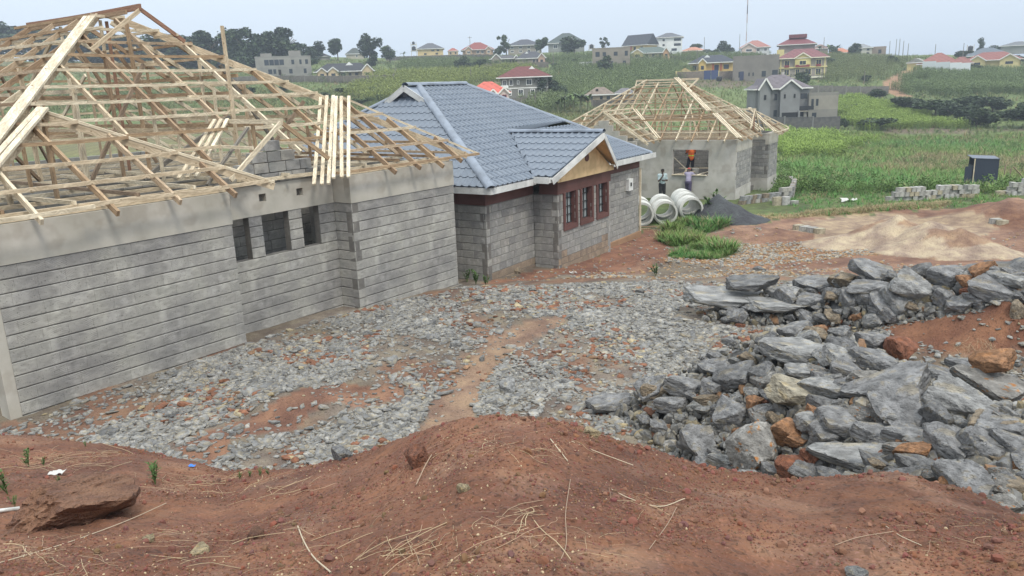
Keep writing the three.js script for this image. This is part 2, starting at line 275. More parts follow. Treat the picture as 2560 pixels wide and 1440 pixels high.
function groundColour(x, z, y, o) {
  const f = -z, r = Math.hypot(x, f), w = 0.35 + r * 0.006, j = n2(x * 1.3, z * 1.3) * w, k = n2(x * 1.3 + 40, z * 1.3 - 7) * w, X = x + j, Zz = z + k;
  let c;
  const base = r < 60 ? tableAt(yardT, f) : -99;
  if (r < 13 && y > base + 0.16 + fbm(x * 3, z * 3, 2) * 0.08 && r < tableAt(browR, clamp(Math.atan2(x, f), brow[0][0], brow[brow.length - 1][0])) + 1.2 || f < 2) {
    const n = fbm(x * 0.8, z * 0.8, 4), m = fbm(x * 2.7 + 9, z * 2.7, 3);
    c = [0.205 + n * 0.08 + m * 0.05, 0.090 + n * 0.04 + m * 0.027, 0.053 + n * 0.027 + m * 0.018];
    const t = sstep(0.16, 0.36, m) * 0.8; c = [mixn(c[0], 0.255, t), mixn(c[1], 0.135, t), mixn(c[2], 0.088, t)];
  } else if (within(Z.chips, X, Zz)) {
    const n = fbm(x * 1.1, z * 1.1, 4), m = fbm(x * 0.6 + 30, z * 0.6, 3);
    c = [0.215 + n * 0.07, 0.175 + n * 0.06, 0.14 + n * 0.06];
    if (m > 0.1) { const t = sstep(0.1, 0.3, m); c = [mixn(c[0], 0.24, t), mixn(c[1], 0.135, t), mixn(c[2], 0.09, t)]; }
    if (within(Z.path, x + j * 0.3, z + k * 0.3)) c = [0.30 + n * 0.06, 0.195 + n * 0.04, 0.135 + n * 0.03];
    else if (within(Z.patchA, X, Zz)) c = [0.26 + n * 0.08, 0.135 + n * 0.05, 0.09 + n * 0.04];
    else if (within(Z.patchB, X, Zz) || within(Z.patchC, X, Zz)) c = [0.27 + n * 0.05, 0.225 + n * 0.05, 0.185 + n * 0.05];
    if (y > base + 0.3 && r > 9) c = [0.225 + n * 0.09, 0.102 + n * 0.05, 0.06 + n * 0.03];
  } else if (r < 60) {
    const n = fbm(x * 0.5, z * 0.5, 4), m = fbm(x * 1.7 + 5, z * 1.7, 3);
    c = [0.215 + n * 0.06, 0.175 + n * 0.05, 0.135 + n * 0.04];
    if (within(Z.trackRed, X, Zz)) c = [0.27 + n * 0.1, 0.125 + n * 0.06, 0.08 + n * 0.04];
    else if (within(Z.yardOrange, X, Zz)) c = [0.33 + m * 0.12, 0.165 + m * 0.08, 0.08 + m * 0.05];
    else if (within(Z.sandFloor, X, Zz)) c = [0.38 + n * 0.06, 0.275 + n * 0.05, 0.19 + n * 0.04];
    else if (within(Z.straw, X, Zz)) c = [0.34 + m * 0.12, 0.25 + m * 0.1, 0.145 + m * 0.06];
    else if (within(Z.yardRed, X, Zz)) c = [0.265 + n * 0.12 + m * 0.05, 0.145 + n * 0.09 + m * 0.04, 0.098 + n * 0.07 + m * 0.03];
    else if (within(Z.dryGrass, X, Zz)) c = [0.20 + n * 0.05, 0.18 + n * 0.05, 0.10 + n * 0.03];
    else if (f > 26) c = [0.10 + n * 0.05 + m * 0.02, 0.135 + n * 0.05, 0.045 + n * 0.02];
    if (within(Z.weeds, X, Zz)) c = [0.13 + n * 0.05, 0.13 + n * 0.04, 0.06];
  } else {
    const n = fbm(x * 0.035, z * 0.035, 4), m = fbm(x * 0.2 + 5, z * 0.2, 3), q = fbm(x * 0.012 + 70, z * 0.012, 3);
    c = [0.145 + n * 0.05 + m * 0.04, 0.195 + n * 0.06 + m * 0.04, 0.062 + n * 0.025 + m * 0.015];
    if (q > 0.12) { const t = sstep(0.12, 0.25, q); c = [mixn(c[0], 0.20 + m * 0.05, t), mixn(c[1], 0.19 + m * 0.04, t), mixn(c[2], 0.085, t)]; }
    if (within(Z.dryGrass, X, Zz)) c = [0.20 + m * 0.05, 0.19 + m * 0.05, 0.095];
    if (within(Z.brown1, X, Zz) || within(Z.bare1, X, Zz) || within(Z.bare2, X, Zz)) c = [0.19 + m * 0.04, 0.15 + m * 0.03, 0.10];
    if (within(Z.meadowL, X, Zz)) c = [0.13 + m * 0.05, 0.165 + m * 0.05, 0.065];
    if (within(road, x + j * 0.2, z + k * 0.2)) c = [0.40 + m * 0.1, 0.235 + m * 0.06, 0.14 + m * 0.04];
  }
  o[0] = Math.max(0.01, c[0]); o[1] = Math.max(0.01, c[1]); o[2] = Math.max(0.008, c[2]);
}
{
  // one sheet out to the horizon: rings round the viewpoint, close-set where the eye is
  const az = [], rr = [0.02];
  for (let a = -180; a < -58; a += 3) az.push(a); for (let a = -58; a < -42; a += 0.5) az.push(a); for (let a = -42; a <= 42.01; a += 0.18) az.push(a); for (let a = 42.5; a < 60; a += 0.5) az.push(a); for (let a = 60; a <= 180; a += 3) az.push(a);
  if (az[az.length - 1] !== 180) az.push(180);
  for (let r = 0.7; r < 1700;) { rr.push(r); r *= r < 1.8 ? 1.05 : r < 6.5 ? 1.0065 : r < 14 ? 1.0115 : r < 60 ? 1.016 : r < 420 ? 1.02 : 1.08; } rr.push(1700);
  const na = az.length, nr = rr.length, P = new Float32Array(na * nr * 3), K = new Float32Array(na * nr * 3), U = new Float32Array(na * nr * 2), I = [], c = [0, 0, 0];
  for (let i = 0; i < nr; i++) for (let j = 0; j < na; j++) {
    const a = az[j] * D, x = Math.sin(a) * rr[i], z = -Math.cos(a) * rr[i], y = ground(x, z), k = i * na + j;
    P[k * 3] = x; P[k * 3 + 1] = y; P[k * 3 + 2] = z; U[k * 2] = x; U[k * 2 + 1] = z;
    groundColour(x, z, y, c); K[k * 3] = c[0]; K[k * 3 + 1] = c[1]; K[k * 3 + 2] = c[2];
    if (i && j) { const p = k - na - 1, q = k - na, s = k - 1; I.push(p, q, s, q, k, s); }
  }
  const g = new THREE.BufferGeometry();
  g.setAttribute('position', new THREE.BufferAttribute(P, 3)); g.setAttribute('color', new THREE.BufferAttribute(K, 3)); g.setAttribute('uv', new THREE.BufferAttribute(U, 2)); g.setIndex(I); g.computeVertexNormals();
  setting('ground', g, mat(C(1, 1, 1), { vertexColors: true, map: soilT, bumpMap: soilB, bumpScale: 0.035, roughness: 0.97 }));
  console.log('ground', na, nr, I.length / 3);
}

// ---------------------------------------------------------------- masonry and roof carpentry
// a house's own axes: u along its street front, v back from it; A is the street's bearing
function axes(A, u0, y0, v0) {
  const s = Math.sin(A * D), c = Math.cos(A * D);
  return { s, c, turn: Math.PI / 2 - A * D, base: V(u0 * s - v0 * c, y0, -(u0 * c + v0 * s)), L: (u, y, v) => V(u - u0, y - y0, v0 - v), W: (u, y, v) => V(u * s - v * c, y, -(u * c + v * s)) };
}
const blockCache = new Map();
function blockG(w, h, k, smear) {                                // a rough-dressed stone: face slightly pillowed, arrises chipped
  const key = smear ? smear : Math.round(w * 100) + '_' + Math.round(h * 200) + '_' + k; if (blockCache.has(key)) return blockCache.get(key);
  const r = rngOf(w * 7919 + k * 131 + h * 977), b = () => 0.004 + r() * 0.009, e = () => (r() - 0.5) * 0.006;
  const o = [V(e(), e(), -0.007), V(w + e(), e(), -0.007), V(w + e(), h + e(), -0.007), V(e(), h + e(), -0.007)];
  const c = () => smear ? 0.0008 : b(), i = [V(c(), b(), e() * 0.5), V(w - c(), b(), e() * 0.5), V(w - c(), h - b(), e() * 0.5), V(c(), h - b(), e() * 0.5)];
  if (smear) { o[0].x = o[3].x = 0; o[1].x = o[2].x = w; i.forEach(p => { p.z *= 0.4; }); }
  const q = o.map(p => V(p.x, p.y, -0.05));
  const L = [i]; for (let n = 0; n < 4; n++) { const m = (n + 1) % 4; L.push([o[n], o[m], i[m], i[n]], [q[n], q[m], o[m], o[n]]); }
  const g = polyG(L), uv = g.attributes.uv, ox = smear ? +smear.split('|')[1] : r() * 9, oy = smear ? +smear.split('|')[2] : r() * 9; for (let n = 0; n < uv.count; n++) uv.setXY(n, uv.getX(n) + ox, uv.getY(n) + oy);
  blockCache.set(key, g); return g;
}
function solidMinus(w, y0, y1, holes, z0, z1) {           // boxes that fill a wall except its openings
  const xs = [...new Set([0, w, ...holes.flatMap(h => [h[0], h[1]])])].filter(x => x >= 0 && x <= w).sort((a, b) => a - b), out = [];
  for (let i = 0; i < xs.length - 1; i++) {
    const a = xs[i], b = xs[i + 1]; if (b - a < 1e-4) continue; const m = (a + b) / 2;
    const cuts = holes.filter(h => h[0] < m && h[1] > m).sort((p, q) => p[2] - q[2]); let y = y0;
    for (const h of [...cuts, [0, 0, y1, y1]]) { const t = Math.min(h[2], y1); if (t - y > 1e-3) out.push(boxG(b - a, t - y, z1 - z0, (a + b) / 2, (t + y) / 2, (z0 + z1) / 2)); y = Math.max(y, h[3]); }
  }
  return merged(out);
}
// a wall of squared stone in courses from a to b (house axes), seen from its right-hand side
function blockWall(H, a, b, y0, y1, o = {}) {
  const { holes = [], course = 0.232, joint = 0.016, len = [0.33, 0.47], mats = blockM, gap = 0.006, thick = 0.2, seed = 1, lowMats, lowTop = -9, bare = false } = o;
  const p = H.L(a[0], 0, a[1]), q = H.L(b[0], 0, b[1]), w = Math.hypot(q.x - p.x, q.z - p.z), base = H.L(0, 0, 0).y, r = rngOf(seed * 7 + 3);
  const m = part(H.o, o.name || 'wall', solidMinus(w, y0, y1, holes, -thick, bare ? 0 : -(o.deep || 0.013)), o.core || jointM);
  m.position.set(p.x, base, p.z); m.rotation.y = Math.atan2(-(q.z - p.z), q.x - p.x); m.updateMatrix();
  if (bare) return m;
  for (let y = y0; y < y1 - 0.03; y += course) {
    const h = Math.min(course, y1 - y) - joint; if (h < 0.04) break;
    for (let x = -r() * 0.25; x < w;) {
      const l = len[0] + r() * (len[1] - len[0]); let x0 = Math.max(0.001, x), x1 = Math.min(w - 0.001, x + l - gap); x += l;
      const spans = []; let cur = [[x0, x1]];
      for (const k of holes) if (k[2] < y + h * 0.6 && k[3] > y + h * 0.4) cur = cur.flatMap(([s, e]) => e <= k[0] || s >= k[1] ? [[s, e]] : [[s, Math.min(e, k[0])], [Math.max(s, k[1]), e]]).filter(([s, e]) => e - s > 0.03);
      spans.push(...cur);
      for (const [s, e] of spans) {
        const g = blockG(e - s, h, Math.floor(r() * 4), mats === wallM ? `${seed}|${s}|${y}` : 0), mm = y + h / 2 < lowTop + (r() - 0.5) * 0.2 && lowMats ? lowMats : mats, mt = mm[Math.floor((mm === wallM ? (r() < 0.8 ? 0 : r()) : r() * r()) * mm.length * 0.999)], dz = (r() - 0.5) * (mats === wallM ? 0.0025 : 0.006);
        if (H.budget > 0) { H.budget--; const k = part(m, 'block', g, mt); k.position.set(s, y + joint * 0.5, dz); }
        else { const gg = g.clone().applyMatrix4(M4.makeTranslation(s, y + joint * 0.5, dz)).applyMatrix4(m.matrix); (H.rest[mats === blockM ? 0 : mats === wallM ? 2 : 1] ||= []).push(gg); }
      }
    }
  }
  return m;
}
function flushBlocks(H) { H.rest.forEach((l, k) => { if (l) { const m = part(H.o, 'block_courses', merged(l), k === 2 ? wallM[0] : blockM[k ? 1 : 0]); m.userData.kind = 'stuff'; } }); H.rest = []; }
function plainBox(H, name, u0, u1, y0, y1, v0, v1, m) {
  const a = H.L(u0, y0, v0), b = H.L(u1, y1, v1); return part(H.o, name, boxG(Math.abs(b.x - a.x), b.y - a.y, Math.abs(b.z - a.z), (a.x + b.x) / 2, (a.y + b.y) / 2, (a.z + b.z) / 2), m);
}
function stick(parent, name, H, p, q, w, h, m, bow = 0, seed = 0) { return part(parent, name, board(H.L(...p), H.L(...q), w, h, bow, seed), m); }

// a pitched face of roof timbers: eave line from e along d, rising at tan per metre inwards
function pitched(H, roof, o) {
  const { e, d, n, y0, tan, range, tmax, ok, purl, raft, r, pw = 0.058, ph = 0.065, rw = 0.055, rh = 0.11, shade = timberM, names = ['purlin', 'rafter'] } = o;
  const at = (s, t, up = 0) => [e[0] + d[0] * s + n[0] * t, y0 + tan * t + up, e[1] + d[1] * s + n[1] * t];
  const runs = (f, a, b, st) => { const out = []; let b0 = null, last = a; for (let x = a; x <= b + 1e-6; x += st) { const [u, y, v] = f(x); if (ok(u, v, y)) { if (b0 === null) b0 = x; last = x; } else if (b0 !== null) { out.push([b0, last]); b0 = null; } } if (b0 !== null) out.push([b0, Math.min(b, last + st)]); return out; };
  for (const t of purl) {
    const [a, b] = range(t); if (b - a < 0.3) continue;
    for (const [s0, s1] of runs(x => at(x, t), a, b, 0.06)) if (s1 - s0 > 0.35) {
      const m = shade[Math.floor(r() * shade.length)], k = t < 0.05 ? 0.02 : 0;
      if (s1 - s0 > 5.5) { const c = s0 + (s1 - s0) * (0.35 + r() * 0.3); stick(roof, names[0], H, at(s0 - 0.04 * r(), t, 0.075 + (r() - .5) * .02), at(c + 0.12, t, 0.075), pw, ph, m, r() * 0.03 - 0.005, r() * 9); stick(roof, names[0], H, at(c - 0.12, t + 0.055, 0.08), at(s1 + 0.04 * r(), t + 0.05, 0.075 + (r() - .5) * .02), pw, ph, shade[Math.floor(r() * 3)], r() * 0.03 - 0.005, r() * 9); }
      else stick(roof, names[0], H, at(s0 - 0.03 * r(), t, 0.075 - k), at(s1 + 0.03 * r(), t, 0.075 - k), pw, ph, m, r() * 0.04 - 0.005, r() * 9);
    }
  }
  for (const s of raft) {
    const tm = tmax(s); if (tm < 0.4) continue;
    for (const [t0, t1] of runs(x => at(s, x), 0, tm, 0.06)) if (t1 - t0 > 0.3)
      stick(roof, names[1], H, at(s, t0 - (t0 < 0.01 ? 0.14 * (0.3 + r()) : 0), -0.01), at(s + (r() - 0.5) * 0.06, t1, -0.01), rw, rh, shade[Math.floor(r() * shade.length)], 0, r() * 9);
  }
}
const steps = (a, b, st) => { const o = []; for (let x = a; x <= b; x += st) o.push(x); return o; };

// ---------------------------------------------------------------- the unfinished house at the left, roof timbers up
{
  const H = axes(36.53, 9.2, 0, 13.85); H.budget = 300; H.rest = [];
  H.o = thing('unfinished_house', 'grey stone house shell with bare roof timbers beside the rubble yard', 'house', H.base, H.turn);
  const r = rngOf(71), Y0 = -0.35, YB = 2.552, YT = 3.2, S1 = { mats: wallM, gap: 0.001, joint: 0.019, deep: 0.02 };
  blockWall(H, [4.8, 13.85], [9.2, 13.85], Y0 + 0.119, YB, { seed: 2, ...S1 });
  blockWall(H, [12.35, 13.75], [16.05, 13.75], Y0 + 0.119, YB, { seed: 3, ...S1 });
  blockWall(H, [12.35, 14.35], [12.35, 13.75], Y0 + 0.119, YB, { seed: 4, ...S1 });
  blockWall(H, [9.2, 14.35], [12.35, 14.35], Y0 + 0.119, YB, { seed: 5, ...S1, holes: [[0.02, 0.75, 1.62, 3], [1.08, 1.80, 1.62, 3], [2.16, 2.67, 1.62, 3]] });
  blockWall(H, [4.9, 17.2], [16.0, 17.2], Y0, YT, { seed: 6, holes: [[1.6, 2.5, 0, 2.2]], len: [0.36, 0.5] });
  blockWall(H, [10.7, 24], [10.7, 17.2], Y0, YT, { seed: 8, bare: true });
  blockWall(H, [9.0, 15.35], [12.6, 15.35], Y0, YT, { seed: 10, len: [0.36, 0.5] }); blockWall(H, [9.0, 15.35], [9.0, 14.6], Y0, YT, { bare: true, core: blockM[0] }); blockWall(H, [12.6, 14.6], [12.6, 15.35], Y0, YT, { bare: true, core: blockM[0] });
  blockWall(H, [9.2, 13.86], [9.2, 14.35], Y0, YB, { seed: 7, bare: true, core: blockM[0] });
  blockWall(H, [16.05, 13.76], [16.05, 29.4], Y0, YT, { seed: 9, bare: true, core: blockM[2] });
  blockWall(H, [4.8, 29.4], [4.8, 13.87], Y0, YT, { bare: true, core: plasterM });
  blockWall(H, [16, 29.4], [4.8, 29.4], Y0, YT, { bare: true, core: blockM[2] });
  // plastered ring beam
  const beam = (a, b, holes = [], y0 = YB) => { const m = blockWall(H, a, b, y0, YT, { bare: true, holes, core: plasterM, name: 'ring_beam', thick: 0.21 }); return m; };
  beam([4.79, 13.835], [9.215, 13.835]); beam([12.335, 13.735], [16.065, 13.735]);
  beam([9.215, 14.335], [12.33, 14.335], [[0.16, 0.34, 2.83, 3.0], [1.05, 1.23, 2.83, 3.0], [2.06, 2.24, 2.83, 3.0]], 2.545);
  beam([12.335, 14.33], [12.335, 13.94]); beam([9.215, 14.05], [9.215, 14.33]);
  for (const [a, b] of [[9.36, 9.54], [10.25, 10.43], [11.26, 11.44]]) plainBox(H, 'putlog_hole', a + 0.003, b - 0.003, 2.833, 2.997, 14.46, 14.47, jointM);
  plainBox(H, 'floor', 4.95, 15.9, -0.3, 0.05, 14.5, 29.2, jointM);
  plainBox(H, 'footing', 12.3, 16.12, -0.6, -0.235, 13.66, 13.95, withMaps(C(0.36, 0.33, 0.29), rockT, rockB, 0.03));
  plainBox(H, 'footing', 4.74, 9.24, -0.6, -0.235, 13.79, 14.05, jointM); plainBox(H, 'footing', 9.24, 12.3, -0.6, -0.235, 14.3, 14.5, jointM);
  plainBox(H, 'corner_pier', 4.62, 4.8, -0.4, 3.2, 13.86, 14.2, plasterM);
  // stepped gable stones over the recess
  for (const [y, a, b] of [[3.2, 9.5, 12.1], [3.43, 9.85, 11.8], [3.66, 10.2, 11.35], [3.89, 10.55, 10.98]]) for (let x = a; x < b - 0.1;) {
    const l = Math.min(0.36 + r() * 0.12, b - x), q = part(H.o, 'block', plainUV(new THREE.BoxGeometry(l - 0.02, 0.21, 0.2), 1, r() * 9, r() * 9), blockM[Math.floor(r() * 5)]), c = H.L(x + l / 2, y + 0.112, 14.45); q.position.copy(c); q.rotation.set((r() - 0.5) * 0.02, (r() - 0.5) * 0.06, (r() - 0.5) * 0.02); x += l;
  }
  flushBlocks(H);
  // roof frame
  const roof = new THREE.Group(); roof.name = 'roof_frame'; H.o.add(roof);
  const E = 3.27, mn = Math.min, hM = (u, v) => E + 0.635 * mn(u - 4.15, 16.85 - u, v - 13.95, 30.1 - v), hA = (u, v) => E + 0.545 * mn(u - 4.1, 9.95 - u, v - 13.42), hC = (u, v) => E + 0.645 * mn(u - 11.85, 16.85 - u, v - 13.45), hG = (u, v) => v > 13.93 ? 4.5 - 0.64 * Math.abs(u - 10.75) : -9;
  const top = (u, v) => Math.max(hM(u, v), hA(u, v), hC(u, v), hG(u, v)), ok = (u, v, y) => y > top(u, v) - 0.05, cut = (u, v, y) => ok(u, v, y) && y < 7.05 && !(v < 14.7 && u > 9.3 && u < 12.2);
  const P = (t, n = 0.05) => steps(0, t, 0.54).map((x, i) => x + (i ? (r() - 0.5) * n : 0));
  const base = { r, y0: E };
  pitched(H, roof, { ...base, e: [4.15, 13.95], d: [1, 0], n: [0, 1], tan: 0.635, range: t => [t, 12.7 - t], tmax: s => mn(s, 12.7 - s), purl: P(6), raft: steps(0.6, 12.4, 1.18), ok: cut });
  pitched(H, roof, { ...base, e: [4.15, 13.95], d: [0, 1], n: [1, 0], tan: 0.635, range: t => [t, 16.1 - t], tmax: s => mn(s, 16.1 - s, 6.3), purl: P(6.1), raft: steps(1.2, 15, 1.35), ok: cut });
  pitched(H, roof, { ...base, e: [16.85, 13.95], d: [0, 1], n: [-1, 0], tan: 0.635, range: t => [t, 16.1 - t], tmax: s => mn(s, 16.1 - s, 6.3), purl: P(6.1), raft: steps(1.2, 15, 1.35), ok: cut, shade: timberM });
  pitched(H, roof, { ...base, e: [4.15, 30.1], d: [1, 0], n: [0, -1], tan: 0.635, range: t => [t, 12.7 - t], tmax: s => mn(s, 12.7 - s), purl: P(5.6), raft: steps(1, 12, 1.5), ok: cut, shade: timberM });
  pitched(H, roof, { ...base, e: [4.1, 13.42], d: [1, 0], n: [0, 1], tan: 0.545, range: t => [t, 5.85 - t], tmax: s => mn(s, 5.85 - s), purl: steps(0, 2.6, 0.62), raft: [1.35, 2.55, 3.75, 4.9], ok });
  pitched(H, roof, { ...base, e: [9.95, 13.42], d: [0, 1], n: [-1, 0], tan: 0.545, range: t => [t, 5], tmax: s => mn(s, 2.92), purl: steps(0, 2.6, 0.62), raft: [0.9, 1.8, 2.7], ok, shade: timberM });
  pitched(H, roof, { ...base, e: [4.1, 13.42], d: [0, 1], n: [1, 0], tan: 0.545, range: t => [t, 5], tmax: s => mn(s, 2.92), purl: steps(0, 2.6, 0.62), raft: [1.2, 2.4], ok });
  pitched(H, roof, { ...base, e: [11.85, 13.45], d: [1, 0], n: [0, 1], tan: 0.645, range: t => [t, 5 - t], tmax: s => mn(s, 5 - s), purl: steps(0, 2.3, 0.6), raft: [1.6, 2.5, 3.3, 4.15], ok });
  pitched(H, roof, { ...base, e: [11.85, 13.45], d: [0, 1], n: [1, 0], tan: 0.645, range: t => [t, 4], tmax: s => mn(s, 2.5), purl: [0, 0.6, 1.2, 1.8], raft: [0.5], ok });
  // hips, valleys, ridge
  const beamRun = (n, p, q, w, h, m, off, name) => { for (let k = 0; k < n; k++) { const s = (k - (n - 1) / 2) * off, j = () => (r() - 0.5) * 0.05; stick(roof, name, H, [p[0] + s + j(), p[1] + 0.11 + j() * 0.3, p[2] - s + j()], [q[0] + s + j(), q[1] + 0.11 + j() * 0.3, q[2] - s + j()], w, h, Array.isArray(m) ? m[k % m.length] : m, (r() - 0.4) * 0.06, r() * 9); } };
  const hip = (p, q, w, h, m) => stick(roof, 'hip_rafter', H, p, q, w, h, m, 0.01, r() * 9);
  hip([4.0, E - 0.1, 13.8], [10.4, E + 3.86, 20.2], 0.05, 0.15, woodM[3]); beamRun(3, [4.5, E + 0.2, 14.3], [10.05, E + 3.7, 19.85], 0.085, 0.05, [woodM[2], woodM[0], woodM[2]], 0.075, 'hip_batten');
  hip([16.9, E - 0.02, 13.9], [10.65, E + 3.9, 20.15], 0.06, 0.16, woodM[3]); stick(roof, 'hip_batten', H, [16.88, E + 0.06, 13.5], [14.35, E + 1.72, 16.03], 0.07, 0.05, woodM[0], 0.01, 2); stick(roof, 'hip_batten', H, [14.35, E + 1.68, 16.5], [10.9, E + 3.82, 19.95], 0.07, 0.05, woodM[0], 0.01, 4);
  hip([10.0, E - 0.03, 13.4], [7.05, E + 1.56, 16.35], 0.06, 0.14, woodM[3]); stick(roof, 'hip_batten', H, [10, E + 0.06, 13.38], [7.05, E + 1.66, 16.33], 0.06, 0.05, woodM[0], 0.01, 6);
  beamRun(2, [4.1, E + 0.03, 13.42], [7.05, E + 1.6, 16.3], 0.11, 0.05, [woodM[0], woodM[2]], 0.10, 'hip_batten'); hip([4.1, E - 0.06, 13.4], [7.0, E + 1.5, 16.3], 0.05, 0.14, woodM[3]);
  stick(roof, 'ridge_board', H, [7.02, E + 1.56, 16.3], [7.02, E + 1.56, 17.3], 0.05, 0.12, woodM[1], 0, 3);
  beamRun(3, [11.72, E - 0.14, 13.27], [14.33, E + 1.6, 15.95], 0.08, 0.045, woodM, 0.115, 'hip_batten');
  beamRun(3, [11.4, E - 0.26, 13.6], [14.33, E + 1.63, 16.52], 0.08, 0.045, woodM, 0.115, 'valley_board');
  stick(roof, 'ridge_board', H, [14.34, E + 1.62, 15.9], [14.34, E + 1.62, 16.6], 0.05, 0.1, woodM[0], 0, 3);
  // gable over the recess
  stick(roof, 'ridge_board', H, [10.75, 4.52, 13.9], [10.75, 4.54, 16.4], 0.05, 0.09, woodM[0], 0.01, 1);
  stick(roof, 'barge_rafter', H, [10.75, 4.5, 13.93], [9.35, 3.42, 13.93], 0.05, 0.09, woodM[0], 0, 1); stick(roof, 'barge_rafter', H, [10.78, 4.5, 13.98], [12.0, 3.62, 13.98], 0.04, 0.09, woodOldM[1], 0, 2);
  for (let k = 0; k < 3; k++) stick(roof, 'valley_board', H, [8.72 + k * 0.15, 3.5, 14.75 - k * 0.06], [10.5 + k * 0.13, 4.58, 15.95 - k * 0.05], 0.075, 0.045, woodM[k], 0.01, k);
  stick(roof, 'purlin', H, [9.95, 4.02, 13.9], [9.95, 4.04, 15.4], 0.05, 0.06, woodM[0]); stick(roof, 'purlin', H, [9.5, 3.6, 13.9], [9.5, 3.62, 14.7], 0.05, 0.06, woodM[1]); stick(roof, 'brace', H, [9.3, 3.3, 14.7], [10.6, 4.4, 14.9], 0.07, 0.05, woodGreyM); stick(roof, 'post', H, [10.8, 3.2, 15.0], [10.8, 4.45, 15.0], 0.05, 0.08, woodOldM[1]);
  stick(roof, 'purlin', H, [11.5, 4.0, 14.0], [11.5, 4.0, 15.3], 0.05, 0.06, woodM[0]);
  // ridge and little gable on top
  stick(roof, 'ridge_board', H, [10.5, 7.2, 18.35], [10.5, 7.22, 24.3], 0.05, 0.14, woodRedM, 0.02, 1); stick(roof, 'ridge_board', H, [10.44, 7.13, 18.9], [10.44, 7.1, 24], 0.05, 0.1, woodOldM[0], 0, 1);
  stick(roof, 'gablet_rafter', H, [10.5, 7.16, 18.4], [11.55, 6.45, 18.4], 0.05, 0.09, woodRedM, 0, 3); stick(roof, 'gablet_rafter', H, [10.5, 7.13, 18.4], [9.2, 6.2, 18.4], 0.05, 0.09, woodM[3], 0, 4); stick(roof, 'gablet_rafter', H, [11.35, 6.6, 18.35], [11.35, 6.6, 19.4], 0.05, 0.06, woodM[3], 0, 3);
  stick(roof, 'gablet_rafter', H, [10.5, 7.15, 24.2], [9.3, 6.4, 24.2], 0.05, 0.09, woodOldM[0], 0, 5); stick(roof, 'purlin', H, [9.6, 6.72, 18.5], [9.6, 6.7, 24.6], 0.06, 0.06, woodM[1], 0.03, 2);
  // posts, struts and ties inside
  const post = (u, v, y1, w, m, lean = 0) => stick(roof, 'post', H, [u + lean, 3.2, v + lean * 0.5], [u, y1, v], 0.05, w, m, 0, r() * 9);
  for (const [u, v] of [[6.2, 16.4], [6.2, 19], [6.4, 22], [8.3, 17.6], [8.3, 20], [8.3, 23], [9.6, 18.6], [10.5, 20.3], [10.5, 22.4], [10.5, 24.2], [12.4, 17.4], [12.4, 19.2], [12.5, 22], [14.2, 16.6], [14.4, 18.4], [14.4, 21], [14.4, 24], [8.6, 25], [12.4, 25.2], [7, 27], [10.5, 27], [13.6, 27], [9.2, 16.2], [11.4, 17.2], [13.2, 16.1], [15.3, 17.4], [7.4, 18.4]]) post(u, v, Math.min(7.05, hM(u, v) - 0.02), r() < 0.3 ? 0.1 : 0.07, timberM[Math.floor(r() * 6)], (r() - 0.5) * 0.12);
  post(7.0, 16.25, E + 1.5, 0.12, woodOldM[1]); post(10.5, 20.0, 7.0, 0.08, woodRedM); post(10.32, 18.75, 6.85, 0.1, woodOldM[1], 0.05); post(11.0, 15.98, 6.62, 0.09, woodM[3], 0.06);
  for (const [y, v] of [[4.3, 17.4], [4.3, 20], [5.2, 19.2], [5.2, 22], [4.3, 23], [6.0, 20.6], [6.0, 22.6]]) { const i = (y - E) / 0.635; stick(roof, 'collar_tie', H, [4.15 + i, y, v], [16.85 - i, y + (r() - 0.5) * 0.05, v], 0.05, 0.09, timberM[Math.floor(r() * 6)], 0.02, r() * 9); }
  for (const [u, y] of [[6.3, 4.4], [8.3, 5.3], [12.4, 5.6], [14.3, 4.5], [9.6, 4.4], [11.6, 4.4]]) stick(roof, 'strut', H, [u, y, 13.95 + (y - E) / 0.635], [u, y, 27], 0.05, 0.09, timberM[Math.floor(r() * 6)], 0, r() * 9);
  for (const [a, b] of [[[8.3, 3.3, 20], [6.6, 4.7, 18]], [[12.4, 3.3, 19.4], [10.6, 6.3, 20]], [[12.4, 3.3, 22], [10.6, 6.6, 22]], [[8.4, 3.3, 17.8], [10.4, 5.9, 18.4]], [[14.4, 3.3, 18.6], [12.6, 5.9, 18.6]], [[10.5, 3.3, 24.4], [8.6, 6.0, 22]], [[12.2, 3.3, 17], [13.6, 4.9, 16.6]], [[9, 3.4, 16.6], [11.6, 4.6, 17]]]) stick(roof, 'brace', H, a, b, 0.05, 0.09, [woodGreyM, woodOldM[0], woodOldM[2]][Math.floor(r() * 3)], 0, r() * 9);
  for (let k = 0; k < 9; k++) { const v = 14.2 + k * 1.35; stick(roof, 'ceiling_joist', H, [4.9, 3.27, v], [10.3, 3.27, v + (r() - 0.5) * 0.3], 0.05, 0.08, woodM[Math.floor(r() * 5)], 0, r() * 9); stick(roof, 'ceiling_joist', H, [10.2, 3.3, v + 0.1], [16, 3.27, v], 0.05, 0.08, woodM[Math.floor(r() * 5)], 0, r() * 9); }
  for (let k = 0; k < 10; k++) { const u = 5.2 + k * 1.15; stick(roof, 'ceiling_joist', H, [u, 3.36, 14.1], [u + (r() - 0.5) * 0.4, 3.36, 20], 0.05, 0.07, [...woodM, ...woodOldM][Math.floor(r() * 8)], 0, r() * 9); }
  for (const [a, b] of [[[4.8, 3.24, 13.95], [9.2, 3.24, 13.95]], [[12.4, 3.24, 13.85], [16, 3.24, 13.85]], [[5, 3.3, 14.1], [9.1, 3.3, 14.2]]]) stick(roof, 'wall_plate', H, a, b, 0.1, 0.06, woodM[3], 0, 1);
}

